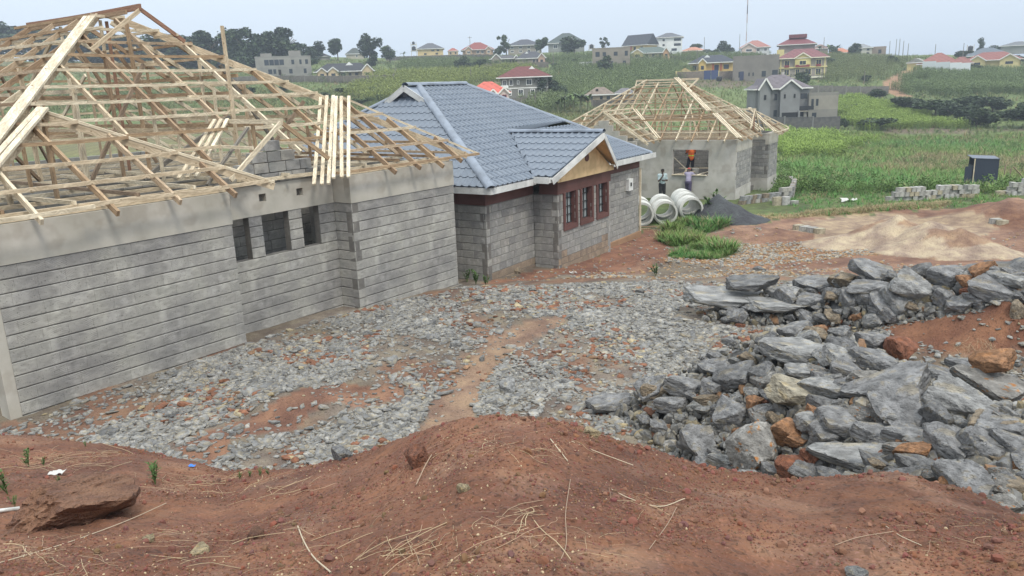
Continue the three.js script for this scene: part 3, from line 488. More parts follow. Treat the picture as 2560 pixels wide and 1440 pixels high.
// ---------------------------------------------------------------- the second house, tiled in blue-grey
const tileM = [[0.215, 0.26, 0.34], [0.23, 0.275, 0.355], [0.20, 0.245, 0.325]].map(c => withMaps(C(...c), concT, null, 0, { roughness: 0.36 }));
function tileG(w, len) {                                  // one pan-and-roll tile with a turned-down front lip; x across, z up the slope
  const P = [], prof = [[0, 0.004], [0.14, 0.006], [0.52, 0.008], [0.6, 0.02], [0.70, 0.042], [0.80, 0.046], [0.90, 0.034], [1, 0.008]];
  const L = [];
  for (let i = 0; i < prof.length - 1; i++) { const [a, ya] = prof[i], [b, yb] = prof[i + 1]; L.push([V(a * w, ya + 0.022, 0), V(b * w, yb + 0.022, 0), V(b * w, yb, len), V(a * w, ya, len)], [V(a * w, ya - 0.012, -0.003), V(b * w, yb - 0.012, -0.003), V(b * w, yb + 0.022, 0), V(a * w, ya + 0.022, 0)]); }
  return polyG(L);
}
const tileBase = tileG(0.26, 0.40);
// covers a roof face with tiles; the face is bounded by range(t) at each height t up the slope
function tiled(H, roof, o) {
  const { e, d, n, y0, tan, tmax, range, count, row = 0.37, col = 0.26 } = o, cs = Math.hypot(1, tan), r = rngOf(o.seed || 5), rest = [];
  const X = V(d[0], 0, -d[1]), Zs = V(n[0], tan, -n[1]).normalize(), Yn = V().crossVectors(Zs, X); let sg = 1; if (Yn.y < 0) { Yn.negate(); sg = -1; }
  const o0 = H.L(e[0], y0, e[1]), all = [];
  for (let t = 0; t < tmax; t += row / cs) { const [a, b] = range(t); const [a2, b2] = range(Math.min(tmax, t + row / cs)); const lo = Math.min(a, a2), hi = Math.max(b, b2); for (let s = Math.floor(lo / col) * col; s < hi; s += col) { const m = s + col / 2, rm = range(Math.min(tmax, t + 0.5 * row / cs)); if (m > rm[0] - col * 0.6 && m < rm[1] + col * 0.6) all.push([s, t]); } }
  all.sort((p, q) => p[1] - q[1]);
  all.forEach(([s, t], i) => {
    const q = tileBase.attributes.position, inside = range(t)[0] <= s && range(t)[1] >= s + col && range(Math.min(tmax, t + 0.42 / cs))[0] <= s && range(Math.min(tmax, t + 0.42 / cs))[1] >= s + col && t + 0.4 / cs < tmax;
    const M = new THREE.Matrix4().makeBasis(X.clone().multiplyScalar(sg), Yn, Zs).setPosition(o0.clone().addScaledVector(X, sg > 0 ? s : s + col).addScaledVector(Zs, t * cs).addScaledVector(Yn, 0.02));
    let g = tileBase;
    if (!inside) { g = tileBase.clone(); const p = g.attributes.position; for (let k = 0; k < p.count; k++) { const tt = Math.min(t + p.getZ(k) / cs, tmax), rg = range(tt); const sw = sg > 0 ? s + p.getX(k) : s + col - p.getX(k), cw = clamp(sw, rg[0], Math.max(rg[0], rg[1])); p.setX(k, sg > 0 ? cw - s : s + col - cw); p.setZ(k, (tt - t) * cs); } }
    if (H.tiles > 0 && o.show && inside) { H.tiles--; const m = part(roof, 'roof_tile', g, tileM[Math.floor(r() * 3)]); m.applyMatrix4(M); }
    else rest.push((g === tileBase ? g.clone() : g).applyMatrix4(M));
  });
  const m = part(roof, 'roof_tiles', merged(rest), tileM[0]); m.userData.kind = 'stuff';
  // boarding under the tiles
  const pts = []; const N = 6; for (let k = 0; k <= N; k++) { const t = tmax * k / N, [a, b] = range(t); pts.push([o0.clone().addScaledVector(X, a).addScaledVector(Zs, t * cs), o0.clone().addScaledVector(X, Math.max(a, b)).addScaledVector(Zs, t * cs)]); }
  part(roof, 'underlay', polyG(pts.slice(1).map((p, k) => [pts[k][0], pts[k][1], p[1], p[0]])), tileM[2]);
}
function ridgeCap(roof, H, p, q, rad, m) {
  const a = H.L(...p), b = H.L(...q), L = a.distanceTo(b), g = new THREE.CylinderGeometry(rad, rad * 1.05, L, 9, Math.max(2, Math.round(L / 0.4)), true, -Math.PI / 2, Math.PI);
  const P = g.attributes.position; for (let i = 0; i < P.count; i++) { const k = Math.sin(P.getY(i) / 0.4 * Math.PI) > 0 ? 1 : 0.97; P.setXYZ(i, P.getX(i) * k, P.getY(i), P.getZ(i) * k * 0.75); }
  const dir = b.clone().sub(a).normalize(), side = V().crossVectors(dir, UPV).normalize(), up = V().crossVectors(side, dir).normalize();
  g.applyMatrix4(new THREE.Matrix4().makeBasis(side, dir, up).setPosition(a.clone().add(b).multiplyScalar(0.5))); g.computeVertexNormals(); return part(roof, 'ridge_cap', plainUV(g), m);
}
{
  const H = axes(33.2, 18.48, -0.6, 12.92); H.budget = 300; H.rest = []; H.tiles = 300;
  H.o = thing('tiled_house', 'stone bungalow with blue-grey tiled roof and maroon-framed windows', 'house', H.base, H.turn);
  const maroon = withMaps(C(0.155, 0.068, 0.062), plasterT, plasterB, 0.002, { roughness: 0.75 }), cream = withMaps(C(0.86, 0.64, 0.37), plasterT, plasterB, 0.002), y0 = -1.25, yb = 1.74, yt = 2.14, low = { lowMats: blockBrownM, lowTop: -0.28, course: 0.228 };
  const wh = [[0.44, 1.19, 0.74, 1.84], [1.58, 2.34, 0.74, 1.84], [2.78, 3.52, 0.74, 1.84]].map(h => [h[0] + 0.02, h[1] - 0.02, h[2] - 0.06, h[3] - 0.04]);
  const up = [0.355, 0.475];
  blockWall(H, [21.2, 12.03], [25.0, 12.03], y0, yb, { seed: 12, holes: wh.map(h => [h[0], h[1], h[2], 9]), len: up, ...low });
  blockWall(H, [18.48, 12.92], [21.2, 12.92], y0, yb, { seed: 11, len: up, ...low });
  blockWall(H, [18.48, 17], [18.48, 12.92], y0, yb, { seed: 13, len: up, ...low, lowTop: -9, holes: [[1.9, 2.9, -0.35, 2]] });
  blockWall(H, [21.2, 12.92], [21.2, 12.03], y0, yb, { seed: 14, len: up, ...low, lowTop: -0.6 });
  blockWall(H, [25.0, 12.55], [28.7, 12.55], y0, yb + 0.1, { seed: 15, len: up, ...low, lowTop: -0.35 });
  blockWall(H, [25, 12.03], [25, 12.55], y0, yb, { bare: true, core: blockM[0] }); blockWall(H, [28.7, 12.56], [28.7, 22.8], y0, yb, { bare: true, core: blockM[2] }); blockWall(H, [28.5, 22.8], [18.5, 22.8], y0, yb, { bare: true, core: blockM[2] }); blockWall(H, [18.48, 22.8], [18.48, 17], y0, yb, { bare: true, core: blockM[2] });
  flushBlocks(H);
  const band = (a, b, m = maroon, A = yb, B = yt) => blockWall(H, a, b, A, B, { bare: true, core: m, name: 'painted_band', thick: 0.22 });
  band([21.19, 12.015], [25.015, 12.015]); band([18.47, 12.905], [21.185, 12.905]); band([18.465, 17], [18.465, 12.91]); band([21.185, 12.69], [21.185, 12.02]); band([25.02, 12.535], [28.715, 12.535], maroon, yb + 0.1);
  plainBox(H, 'plinth', 25.0, 28.74, -1.4, -0.72, 12.45, 12.7, withMaps(C(0.40, 0.25, 0.155), plasterT, plasterB, 0.004));
  plainBox(H, 'floor', 18.7, 28.5, -1.2, -0.3, 13.2, 22.5, jointM);
  // windows with maroon surrounds, black steel casements
  const glassM = mat(C(0.30, 0.34, 0.35), { roughness: 0.12, metalness: 0.0 }), steelM = mat(C(0.02, 0.02, 0.022), { roughness: 0.5 });
  wh.forEach((h, i) => {
    const u0 = 21.2 + h[0], u1 = 21.2 + h[1], [a, b] = [h[2], 1.84 - 0.02];
    const w = new THREE.Group(); w.name = 'window'; H.o.add(w); const P = { L: H.L, o: w };
    for (const [x0, x1, p, q] of [[u0 - 0.12, u0, a - 0.16, 1.74], [u1, u1 + 0.12, a - 0.16, 1.74], [u0, u1, a - 0.16, a]]) plainBox(P, 'surround', x0, x1, p, q, 11.985, 12.06, maroon);
    plainBox(P, 'reveal', u1 - 0.012, u1, a, b, 12.06, 12.22, maroon); plainBox(P, 'reveal', u0, u0 + 0.012, a, b, 12.06, 12.22, maroon); plainBox(P, 'reveal', u0 + 0.012, u1 - 0.012, a, a + 0.012, 12.06, 12.22, maroon);
    plainBox(P, 'pane', u0 + 0.012, u1 - 0.012, a + 0.012, b, 12.19, 12.195, glassM);
    plainBox(P, 'curtain', u0 + 0.03, u1 - 0.03, a + 0.03, b, 12.30, 12.31, mat(C(0.35, 0.36, 0.37)));
    for (const f of [0, 0.62, 0.95]) plainBox(P, 'frame', mixn(u0 + 0.015, u1 - 0.05, f), mixn(u0 + 0.05, u1 - 0.015, f), a + 0.015, b, 12.165, 12.19, steelM);
    for (const f of [0, 0.25, 0.5, 0.75, 0.97]) plainBox(P, 'glazing_bar', u0 + 0.02, u1 - 0.02, mixn(a + 0.015, b - 0.03, f), mixn(a + 0.04, b, f), 12.15, 12.164, steelM);
  });
  const dw = new THREE.Group(); dw.name = 'window'; H.o.add(dw); const DP = { L: H.L, o: dw };
  plainBox(DP, 'surround', 18.40, 18.50, -0.52, 1.74, 14.06, 14.24, maroon); plainBox(DP, 'surround', 18.40, 18.50, -0.52, 1.74, 15.06, 15.24, maroon); plainBox(DP, 'pane', 18.56, 18.57, -0.34, 1.74, 14.1, 15.1, glassM);
  plainBox(H, 'meter_box', 27.45, 27.85, 1.05, 1.5, 12.42, 12.55, whiteM); plainBox(H, 'meter_window', 27.6, 27.7, 1.22, 1.36, 12.40, 12.425, darkM);
  plainBox(H, 'corner_batten', 28.68, 28.76, -0.9, 1.8, 12.47, 12.53, woodM[0]);
  // fascias
  const fas = (a, b, y, h = 0.19) => stick(H.o, 'fascia', H, [a[0], y, a[1]], [b[0], y, b[1]], 0.03, h, whiteM);
  fas([18.08, 12.43], [20.55, 12.43], 2.22); fas([18.08, 12.43], [18.08, 23.6], 2.22); fas([25.3, 12.2], [29.55, 12.2], 2.26); fas([29.55, 12.2], [29.55, 23.6], 2.24); fas([29.5, 23.6], [18.1, 23.6], 2.22); fas([20.4, 11.88], [20.4, 12.5], 2.28, 0.2); fas([20.4, 11.88], [20.95, 11.84], 2.28, 0.16);
  plainBox(H, 'soffit', 18.1, 20.5, 2.14, 2.155, 12.45, 12.9, whiteM); plainBox(H, 'soffit', 18.1, 18.45, 2.14, 2.155, 12.92, 17, whiteM); plainBox(H, 'soffit', 25.35, 29.5, 2.145, 2.16, 12.22, 12.6, whiteM);
  // roof faces
  const roof = new THREE.Group(); roof.name = 'roof'; H.o.add(roof);
  const E = 2.31, hy = 5.24, tF = (hy - E) / 5.63, tL = (hy - E) / 3.9, tR = (hy - E) / 4.75, mn = Math.min, mx = Math.max;
  // little front gable: ridge u = 22.85, its eaves 2.2 m either side; apex pushed out like a prow
  const gU = 22.85, gY = 3.56, gT = (gY - 2.36) / 2.3;
  const gBack = off => 12.42 + (gY - gT * off - E) / tF;                       // v where the gable's slope runs into the main slope
  tiled(H, roof, { e: [18.08, 12.42], d: [1, 0], n: [0, 1], y0: E, tan: tF, tmax: 5.63, seed: 1, show: true, range: t => [3.9 * t / 5.63, Math.max(3.9 * t / 5.63, mn(gY - tF * t - E > 0 ? gU - 18.08 - mx(0, (gY - E - tF * t) / gT) : 99, 11.47 - 4.75 * t / 5.63))] });
  tiled(H, roof, { e: [18.08, 12.42], d: [1, 0], n: [0, 1], y0: E, tan: tF, tmax: (gY - E) / tF, seed: 2, range: t => [gU - 18.08 + mx(0, (gY - E - tF * t) / gT), 11.47 - 4.75 * t / 5.63] });
  tiled(H, roof, { e: [18.08, 12.42], d: [0, 1], n: [1, 0], y0: E, tan: tL, tmax: 3.9, seed: 3, show: true, range: t => [5.63 * t / 3.9, 11.2 - 5.57 * t / 3.9] });
  tiled(H, roof, { e: [gU - 2.3, 11.84], d: [0, 1], n: [1, 0], y0: 2.36, tan: gT, tmax: 2.3, seed: 4, show: true, range: t => [-0.62 * t / 2.3, mx(0, 12.42 + (2.36 + gT * t - E) / tF - 11.84)] });
  tiled(H, roof, { e: [gU + 2.3, 11.84], d: [0, 1], n: [-1, 0], y0: 2.36, tan: gT, tmax: 2.3, seed: 6, range: t => [-0.62 * t / 2.3, mx(0, 12.42 + (2.36 + gT * t - E) / tF - 11.84)] });
  const L = H.L; part(roof, 'roof_sheet', polyG([[L(29.55, E, 12.42), L(29.55, E, 23.6), L(24.8, hy, 18.05)], [L(29.55, E, 23.6), L(18.08, E, 23.6), L(21.98, hy, 18.05), L(24.8, hy, 18.05)]]), tileM[0]);
  const capM = withMaps(C(0.24, 0.285, 0.37), concT, null, 0, { roughness: 0.4 });
  ridgeCap(roof, H, [18.05, E - 0.02, 12.38], [21.98, hy + 0.02, 18.05], 0.15, capM); ridgeCap(roof, H, [29.57, E, 12.4], [24.8, hy + 0.02, 18.05], 0.12, capM); ridgeCap(roof, H, [21.3, hy + 0.03, 18.05], [24.85, hy + 0.03, 18.05], 0.14, capM); ridgeCap(roof, H, [18.05, E, 23.6], [21.98, hy + 0.02, 18.05], 0.12, capM);
  ridgeCap(roof, H, [gU, gY + 0.03, 11.2], [gU, gY + 0.03, gBack(0) + 0.1], 0.12, capM);
  // gablet at the ridge end
  part(roof, 'gablet_roof', polyG([[L(21.2, hy + 0.02, 18.05), L(22.3, hy + 0.02, 18.05), L(22.3, hy - 0.5, 17.0), L(21.2, hy - 0.58, 16.95)], [L(22.3, hy + 0.02, 18.05), L(21.2, hy + 0.02, 18.05), L(21.2, hy - 0.58, 19.15), L(22.3, hy - 0.5, 19.1)]]), tileM[0]);
  for (const v of [16.9, 19.2]) stick(roof, 'fascia', H, [21.22, hy - 0.06, 18.05], [21.22, hy - 0.70, v], 0.03, 0.2, whiteM); part(roof, 'gablet_board', polyG([[L(21.45, hy - 0.05, 18.05), L(21.45, hy - 0.62, 19.1), L(21.45, hy - 0.62, 17.0)]]), mat(C(0.3, 0.33, 0.38)));
  // front gable: wall, soffit, barge boards
  const wv = 11.9; part(H.o, 'gable_wall', polyG([[L(20.98, 2.14, wv), L(25.02, 2.14, wv), L(gU, gY - 0.06, wv)].map(p => p)]), cream);
  plainBox(H, 'gable_wall', 21.19, 25.015, 2.14, 2.3, 11.89, 12.2, cream);
  const bfront = [[gU, gY - 0.02, 11.22], [gU - 2.32, 2.3, 11.84], [gU + 2.32, 2.3, 11.84]];
  part(H.o, 'soffit', polyG([[L(gU, gY - 0.08, 11.23), L(gU, gY - 0.08, 12.02), L(gU - 2.25, 2.3, 12.02), L(gU - 2.25, 2.3, 11.86)], [L(gU, gY - 0.08, 11.23), L(gU + 2.25, 2.3, 11.86), L(gU + 2.25, 2.3, 12.02), L(gU, gY - 0.08, 12.02)]]), cream);
  for (const k of [1, 2]) part(H.o, 'barge_board', board(L(...bfront[0]).add(V(0, -0.07, 0.02)), L(...bfront[k]).add(V(0, -0.07, 0.02)), 0.035, 0.19, 0, k), whiteM);
  { const g = new THREE.CylinderGeometry(0.13, 0.13, 0.03, 20).rotateX(Math.PI / 2); part(H.o, 'vent', g, maroon).position.copy(L(gU + 0.1, 2.75, 11.88)); }
}

// ---------------------------------------------------------------- the third house beyond, roof timbers up
let H3;
{
  const H = H3 = axes(30.5, 40.61, -1.0, 10.25); H.budget = 290; H.rest = [];
  H.o = thing('house_shell', 'plastered house shell with pale roof timbers behind the concrete pipes', 'house', H.base, H.turn);
  const r = rngOf(303), y0 = -1.5, yt = 2.08, mn = Math.min;
  // window side faces down the street; plastered
  const win = [[5.4 - 3.36, 5.4 - 1.42, 0.22, 1.58]];
  blockWall(H, [40.61, 15.65], [40.61, 10.25], y0, yt, { bare: true, core: plasterGreyM, holes: win.map(h => [h[0], h[1], h[2], h[3]]) });
  blockWall(H, [40.62, 10.25], [44.0, 10.25], -0.45, 1.45, { seed: 31, course: 0.225 });
  plainBox(H, 'ring_beam', 40.63, 44.02, 1.45, yt, 10.235, 10.45, plasterM); plainBox(H, 'plinth', 40.63, 44.02, y0, -0.45, 10.235, 10.45, plasterGreyM);
  blockWall(H, [44.0, 10.26], [44.0, 11.9], y0, yt, { bare: true, core: plasterGreyM });
  blockWall(H, [44.0, 11.9], [45.9, 11.9], y0, yt, { bare: true, core: blockM[2], holes: [[0.4, 0.9, 0.2, 1.1]] });
  blockWall(H, [45.9, 11.9], [45.9, 9.75], -0.45, yt - 0.35, { seed: 33, course: 0.225 });
  blockWall(H, [45.9, 9.75], [48.3, 9.75], -0.45, 1.45, { seed: 34, course: 0.225 });
  plainBox(H, 'ring_beam', 45.88, 48.33, 1.45, yt, 9.735, 9.95, plasterM); plainBox(H, 'plinth', 45.88, 48.33, y0 - 0.3, -0.45, 9.735, 9.95, plasterGreyM); plainBox(H, 'plinth', 45.88, 46.08, y0 - 0.3, -0.45, 9.95, 11.9, plasterGreyM); plainBox(H, 'ring_beam', 45.88, 46.08, 1.73, yt, 9.95, 11.9, plasterM);
  blockWall(H, [48.3, 9.76], [48.3, 22], y0, yt, { bare: true, core: blockM[2] }); blockWall(H, [48.1, 22], [40.6, 22], y0, yt, { bare: true, core: blockM[2] });
  // porch: corner pillar, stepped gable, deep shade inside
  plainBox(H, 'pillar', 39.3, 39.62, y0, yt - 0.5, 15.2, 15.55, plasterGreyM);
  blockWall(H, [40.61, 22], [40.61, 17.8], y0, yt, { bare: true, core: plasterGreyM }); blockWall(H, [42.6, 18], [42.6, 15.3], y0, yt, { seed: 36, course: 0.225 }); blockWall(H, [40.61, 15.65], [42.6, 15.65], y0, yt, { bare: true, core: plasterGreyM });
  for (const [a, b, p, q] of [[15.2, 19.2, 1.55, 2.1], [15.75, 18.6, 2.1, 2.4], [16.2, 18.2, 2.4, 2.65], [16.55, 17.6, 2.65, 2.95], [16.8, 17.35, 2.95, 3.2]]) plainBox(H, 'porch_gable', 39.3, 39.5, p, q, a, b, plasterGreyM);
  plainBox(H, 'pillar', 39.3, 39.62, y0, 1.55, 18.85, 19.2, plasterGreyM);
  // inside: floor, far walls
  plainBox(H, 'floor', 40.85, 48, -1.3, -0.85, 10.5, 21.8, jointM);
  blockWall(H, [44.6, 21], [44.6, 10.5], -0.9, yt, { seed: 37, course: 0.225, len: [0.36, 0.5] });
  flushBlocks(H);
  const roof = new THREE.Group(); roof.name = 'roof_frame'; H.o.add(roof);
  const E = 2.12, T = 0.66, uF = 40.26, vR = 10.05, vL = 21.35, uB = 49.6, hM = (u, v) => E + T * mn(u - uF, v - vR, vL - v, uB - u), hP = (u, v) => u > 38.2 ? 3.62 - 0.66 * Math.abs(v - 16.6) : -9, hC = (u, v) => E + T * mn(u - 45.2, v - 9.3, 49.0 - u), hG = (u, v) => v > 9.5 ? 3.75 - 0.75 * Math.abs(u - 45.0) : -9;
  const top = (u, v) => Math.max(hM(u, v), hP(u, v), hC(u, v)), ok = (u, v, y) => y > top(u, v) - 0.05 && y < 5.1, S = { r, y0: E, pw: 0.05, ph: 0.05 };
  const P = (t, d = 0.44) => steps(0, t, d).map((x, i) => x + (i ? (r() - 0.5) * 0.05 : 0));
  pitched(H, roof, { ...S, e: [uF, vR], d: [0, 1], n: [1, 0], tan: T, range: t => [t, 11.3 - t], tmax: s => mn(s, 11.3 - s, 4.5), purl: P(4.6), raft: steps(0.7, 11, 0.86), ok });
  pitched(H, roof, { ...S, e: [uF, vR], d: [1, 0], n: [0, 1], tan: T, range: t => [t, 9.34 - t], tmax: s => mn(s, 9.34 - s, 4.5), purl: P(4.4), raft: steps(0.5, 9, 0.8), ok });
  pitched(H, roof, { ...S, e: [uF, vL], d: [1, 0], n: [0, -1], tan: T, range: t => [t, 9.34 - t], tmax: s => mn(s, 9.34 - s, 4.5), purl: P(4.4), raft: steps(0.6, 9, 1.1), ok, shade: timberM });
  pitched(H, roof, { ...S, e: [uB, vR], d: [0, 1], n: [-1, 0], tan: T, range: t => [t, 11.3 - t], tmax: s => mn(s, 11.3 - s, 4.5), purl: P(4.4), raft: steps(0.8, 11, 1.1), ok, shade: timberM });
  pitched(H, roof, { ...S, e: [38.25, 18.9], d: [1, 0], n: [0, -1], tan: 0.66, y0: 2.1, range: t => [0, 4.4], tmax: () => 2.3, purl: steps(0, 2.2, 0.5), raft: [0.1, 1.2, 2.2], ok });
  pitched(H, roof, { ...S, e: [38.25, 14.3], d: [1, 0], n: [0, 1], tan: 0.66, y0: 2.1, range: t => [0, 4.4], tmax: () => 2.3, purl: steps(0, 2.2, 0.42), raft: [0.1, 1.1, 2.0], ok });
  pitched(H, roof, { ...S, e: [45.2, 9.3], d: [1, 0], n: [0, 1], tan: T, range: t => [t, 3.8 - t], tmax: s => mn(s, 3.8 - s), purl: P(1.8), raft: [0.7, 1.3, 1.9, 2.6, 3.2], ok });
  const hip = (n, p, q, m = woodM, name = 'hip_batten', w = 0.07, sx = 0.08) => { for (let k = 0; k < n; k++) { const s = (k - (n - 1) / 2) * sx; stick(roof, name, H, [p[0] + s, p[1] + 0.1, p[2] - s], [q[0] + s, q[1] + 0.1, q[2] - s], w, 0.06, m[k % 3], (r() - 0.5) * 0.04, r() * 9); } };
  hip(3, [uF - 0.05, E, vR - 0.05], [uF + 1.75, E + 1.16, vR + 1.75]); hip(3, [uF + 1.9, E + 1.3, vR + 2.1], [uF + 4.75, E + 3.1, vR + 4.9]);
  hip(1, [uF, E, vL], [uF + 4.7, E + 3.06, vL - 4.65]); hip(1, [uB, E, vR], [45.0, E + 3.04, vR + 4.7]); hip(1, [uB, E, vL], [45.0, E + 3.04, vL - 4.7]); hip(2, [45.2, E, 9.3], [47.1, E + 1.25, 11.2], woodM, 'hip_batten', 0.06); hip(1, [49.0, E, 9.3], [47.1, E + 1.25, 11.2]);
  hip(2, [38.3, 2.05, 14.3], [38.3, 3.6, 16.6], woodM, 'barge_rafter', 0.06, 0.1); hip(2, [40.2, 2.1, 14.25], [42.4, 3.58, 16.5], woodM, 'valley_board', 0.07, 0.1); hip(1, [38.3, 3.6, 16.6], [38.3, 2.05, 18.9], woodM, 'barge_rafter'); hip(1, [38.2, 3.62, 16.6], [42.5, 3.64, 16.6], woodM, 'ridge_board');
  hip(3, [44.7, E + 0.1, 9.95], [46.2, E + 1.35, 11.9], woodM, 'valley_board', 0.06, 0.12); stick(roof, 'ridge_board', H, [44.0, 3.5, 10.1], [44.0, 3.5, 12.9], 0.05, 0.09, woodM[0]); stick(roof, 'barge_rafter', H, [44.0, 3.47, 10.15], [43.1, 2.5, 10.15], 0.05, 0.08, woodM[1]); stick(roof, 'barge_rafter', H, [44.0, 3.47, 10.15], [45.2, 2.2, 10.1], 0.05, 0.08, woodM[1]); stick(roof, 'post', H, [44.05, 2.4, 10.2], [44.05, 3.45, 10.2], 0.05, 0.06, woodRedM); stick(roof, 'purlin', H, [43.5, 2.95, 10.1], [43.5, 2.95, 12], 0.05, 0.06, woodM[2]); stick(roof, 'purlin', H, [44.6, 2.9, 10.1], [44.6, 2.9, 12], 0.05, 0.06, woodM[2]);
  stick(roof, 'ridge_board', H, [45, 5.22, 13.6], [45, 5.24, 17.4], 0.06, 0.1, woodM[1]); stick(roof, 'ridge_board', H, [44.55, 4.95, 13.9], [44.55, 4.95, 17.3], 0.05, 0.06, woodM[0]);
  stick(roof, 'gablet_rafter', H, [45, 5.2, 13.65], [44.3, 4.7, 14.0], 0.05, 0.07, woodM[0]); stick(roof, 'gablet_rafter', H, [44.98, 5.2, 17.35], [44.4, 4.5, 17.35], 0.05, 0.07, woodM[0]);
  for (const u of [41.6, 43.2, 45, 46.8]) for (const v of [11.4, 13, 14.6, 16.2, 17.8, 19.4]) if (r() < 0.85) stick(roof, 'post', H, [u, 2.0, v], [u, mn(5.1, hM(u, v)), v], 0.05, 0.07, timberM[Math.floor(r() * 6)], 0, r());
  for (const v of [11.2, 13, 14.8, 16.6, 18.4, 20]) { stick(roof, 'ceiling_joist', H, [40.6, 2.14, v], [48, 2.14, v + 0.2 * r()], 0.05, 0.08, timberM[Math.floor(r() * 6)]); }
  for (const u of [41.2, 42.4, 43.6, 45, 46.6]) { stick(roof, 'ceiling_joist', H, [u, 2.2, 10.4], [u, 2.2, 21.5], 0.05, 0.08, woodM[3]); stick(roof, 'strut', H, [u, 3.1, vR + (3.1 - E) / T], [u, 3.1, vL - (3.1 - E) / T], 0.05, 0.08, timberM[Math.floor(r() * 6)]); }
  for (const v of [12.5, 14.5, 16.5, 18.5]) stick(roof, 'collar_tie', H, [uF + 1.5, 3.2, v], [uB - 1.5, 3.2, v], 0.05, 0.08, timberM[Math.floor(r() * 6)]);
  for (const [a, b] of [[[43.2, 2.2, 13], [45, 4.8, 14.6]], [[46.8, 2.2, 13], [45, 4.6, 14.6]], [[43.2, 2.2, 18], [45, 4.8, 16.4]], [[41.6, 2.2, 15], [43.4, 4.0, 15]], [[41.6, 2.2, 12.6], [43.2, 3.9, 13.6]], [[42, 2.2, 18.4], [43.6, 3.6, 17.6]]]) stick(roof, 'brace', H, a, b, 0.05, 0.08, timberM[Math.floor(r() * 6)]);
}

// ---------------------------------------------------------------- broken rock
function rockG(seed, detail, flatness = 0.55, rough = 0.05) {   // fractured stone: a ball cut by planes, then weathered; fits a unit box, base at 0
  const r = rngOf(seed * 101 + 7), pl = [], g = new THREE.IcosahedronGeometry(1, detail), p = g.attributes.position, d = V();
  const dirv = () => { const a = r() * 6.283, z = r() * 2 - 1, s = Math.sqrt(1 - z * z); return V(Math.cos(a) * s, z, Math.sin(a) * s); };
  for (let k = 0; k < 9; k++) pl.push([dirv(), 0.52 + r() * 0.36]);
  pl.push([V((r() - .5) * .4, 1, (r() - .5) * .4).normalize(), flatness], [V((r() - .5) * .4, -1, (r() - .5) * .4).normalize(), flatness * 0.95]);
  const ang = r() * 3; for (let k = 0; k < 3; k++) { const a = ang + k * 2.1 + r() * 0.5; pl.push([V(Math.cos(a), (r() - .5) * .5, Math.sin(a)).normalize(), 0.5 + r() * 0.35]); }
  for (let i = 0; i < p.count; i++) {
    d.fromBufferAttribute(p, i).normalize(); let m = 1.05; for (const [n, q] of pl) { const c = n.dot(d); if (c > 0.05) m = Math.min(m, q / c); }
    m *= 1 + rough * (n3(d.x * 3 + seed, d.y * 3, d.z * 3) * 0.8 + n3(d.x * 8, d.y * 8 + seed, d.z * 8) * 0.5 + (detail > 4 ? n3(d.x * 20, d.y * 20 + seed, d.z * 20) * 0.3 : 0));
    p.setXYZ(i, d.x * m, d.y * m, d.z * m);
  }
  g.computeBoundingBox(); const b = g.boundingBox, s = b.getSize(V()); g.translate(-(b.min.x + b.max.x) / 2, -(b.min.y + b.max.y) / 2, -(b.min.z + b.max.z) / 2); g.scale(1 / s.x, 1 / s.y, 1 / s.z);
  const o = detail > 2 ? toCreasedNormals(g, 0.4) : (g.computeVertexNormals(), g); return plainUV(o, detail > 4 ? 1.3 : 0.6, r() * 5, r() * 5);
}
const rocks = []; for (let k = 0; k < 16; k++) rocks.push(rockG(k + 1, 10, 0.4 + (k % 4) * 0.1, 0.055));
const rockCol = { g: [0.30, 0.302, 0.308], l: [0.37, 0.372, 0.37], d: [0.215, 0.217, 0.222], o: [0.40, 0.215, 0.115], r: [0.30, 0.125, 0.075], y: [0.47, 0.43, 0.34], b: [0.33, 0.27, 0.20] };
const stoneT = k => texture(256, (x, y, o) => { const f = tf(x, y, 4, 6, 300 + k), m = sstep(0.12, 0.3, tf(x, y, 3, 4, 330 + k)); const v = 0.85 + f * 0.3; const t = k ? [1.15, 0.8, 0.5] : [1, 1, 1]; o[0] = v * mixn(1, t[0], m) * .85; o[1] = v * mixn(1, t[1], m) * .85; o[2] = v * mixn(1, t[2], m) * .85; });
const stainT = stoneT(1);
const rockM = Object.fromEntries(Object.entries(rockCol).map(([k, c]) => [k, withMaps(C(...c), rockT, rockB, 0.035, { roughness: 0.95 })]));
rockM.s = withMaps(C(0.45, 0.435, 0.41), stainT, rockB, 0.045, { roughness: 0.95 });
const rockWord = { g: 'grey', l: 'pale grey', d: 'dark grey', o: 'orange-brown', r: 'rust-red', y: 'yellowish', b: 'brownish', s: 'stained' };

// two heaps along a crooked spine each: [photo x, y of the crest, distance, half width]
function heapOf(nodes) {
  const S = nodes.map(([px, py, d, w]) => { const p = away(px, py, d); return [p.x, p.z, p.y - lowYard(p.x, p.z), w]; });
  return (x, z) => {
    let best = 0;
    for (let i = 1; i < S.length; i++) { const a = S[i - 1], b = S[i], dx = b[0] - a[0], dz = b[1] - a[1], t = clamp(((x - a[0]) * dx + (z - a[1]) * dz) / (dx * dx + dz * dz), 0, 1), q = Math.hypot(x - a[0] - dx * t, z - a[1] - dz * t), w = mixn(a[3], b[3], t), h = mixn(a[2], b[2], t); if (q < w) best = Math.max(best, h * (1 - Math.pow(q / w, 1.7))); }
    return best;
  };
}
const heap1 = heapOf([[1600, 992, 11.4, 0.5], [1680, 958, 11.6, 0.9], [1830, 908, 11.5, 1.7], [2000, 830, 11.9, 2.3], [2130, 865, 11.1, 2.6], [2300, 968, 9.9, 2.6], [2480, 1005, 9.4, 2.5], [2750, 1030, 9.1, 2.5]]);
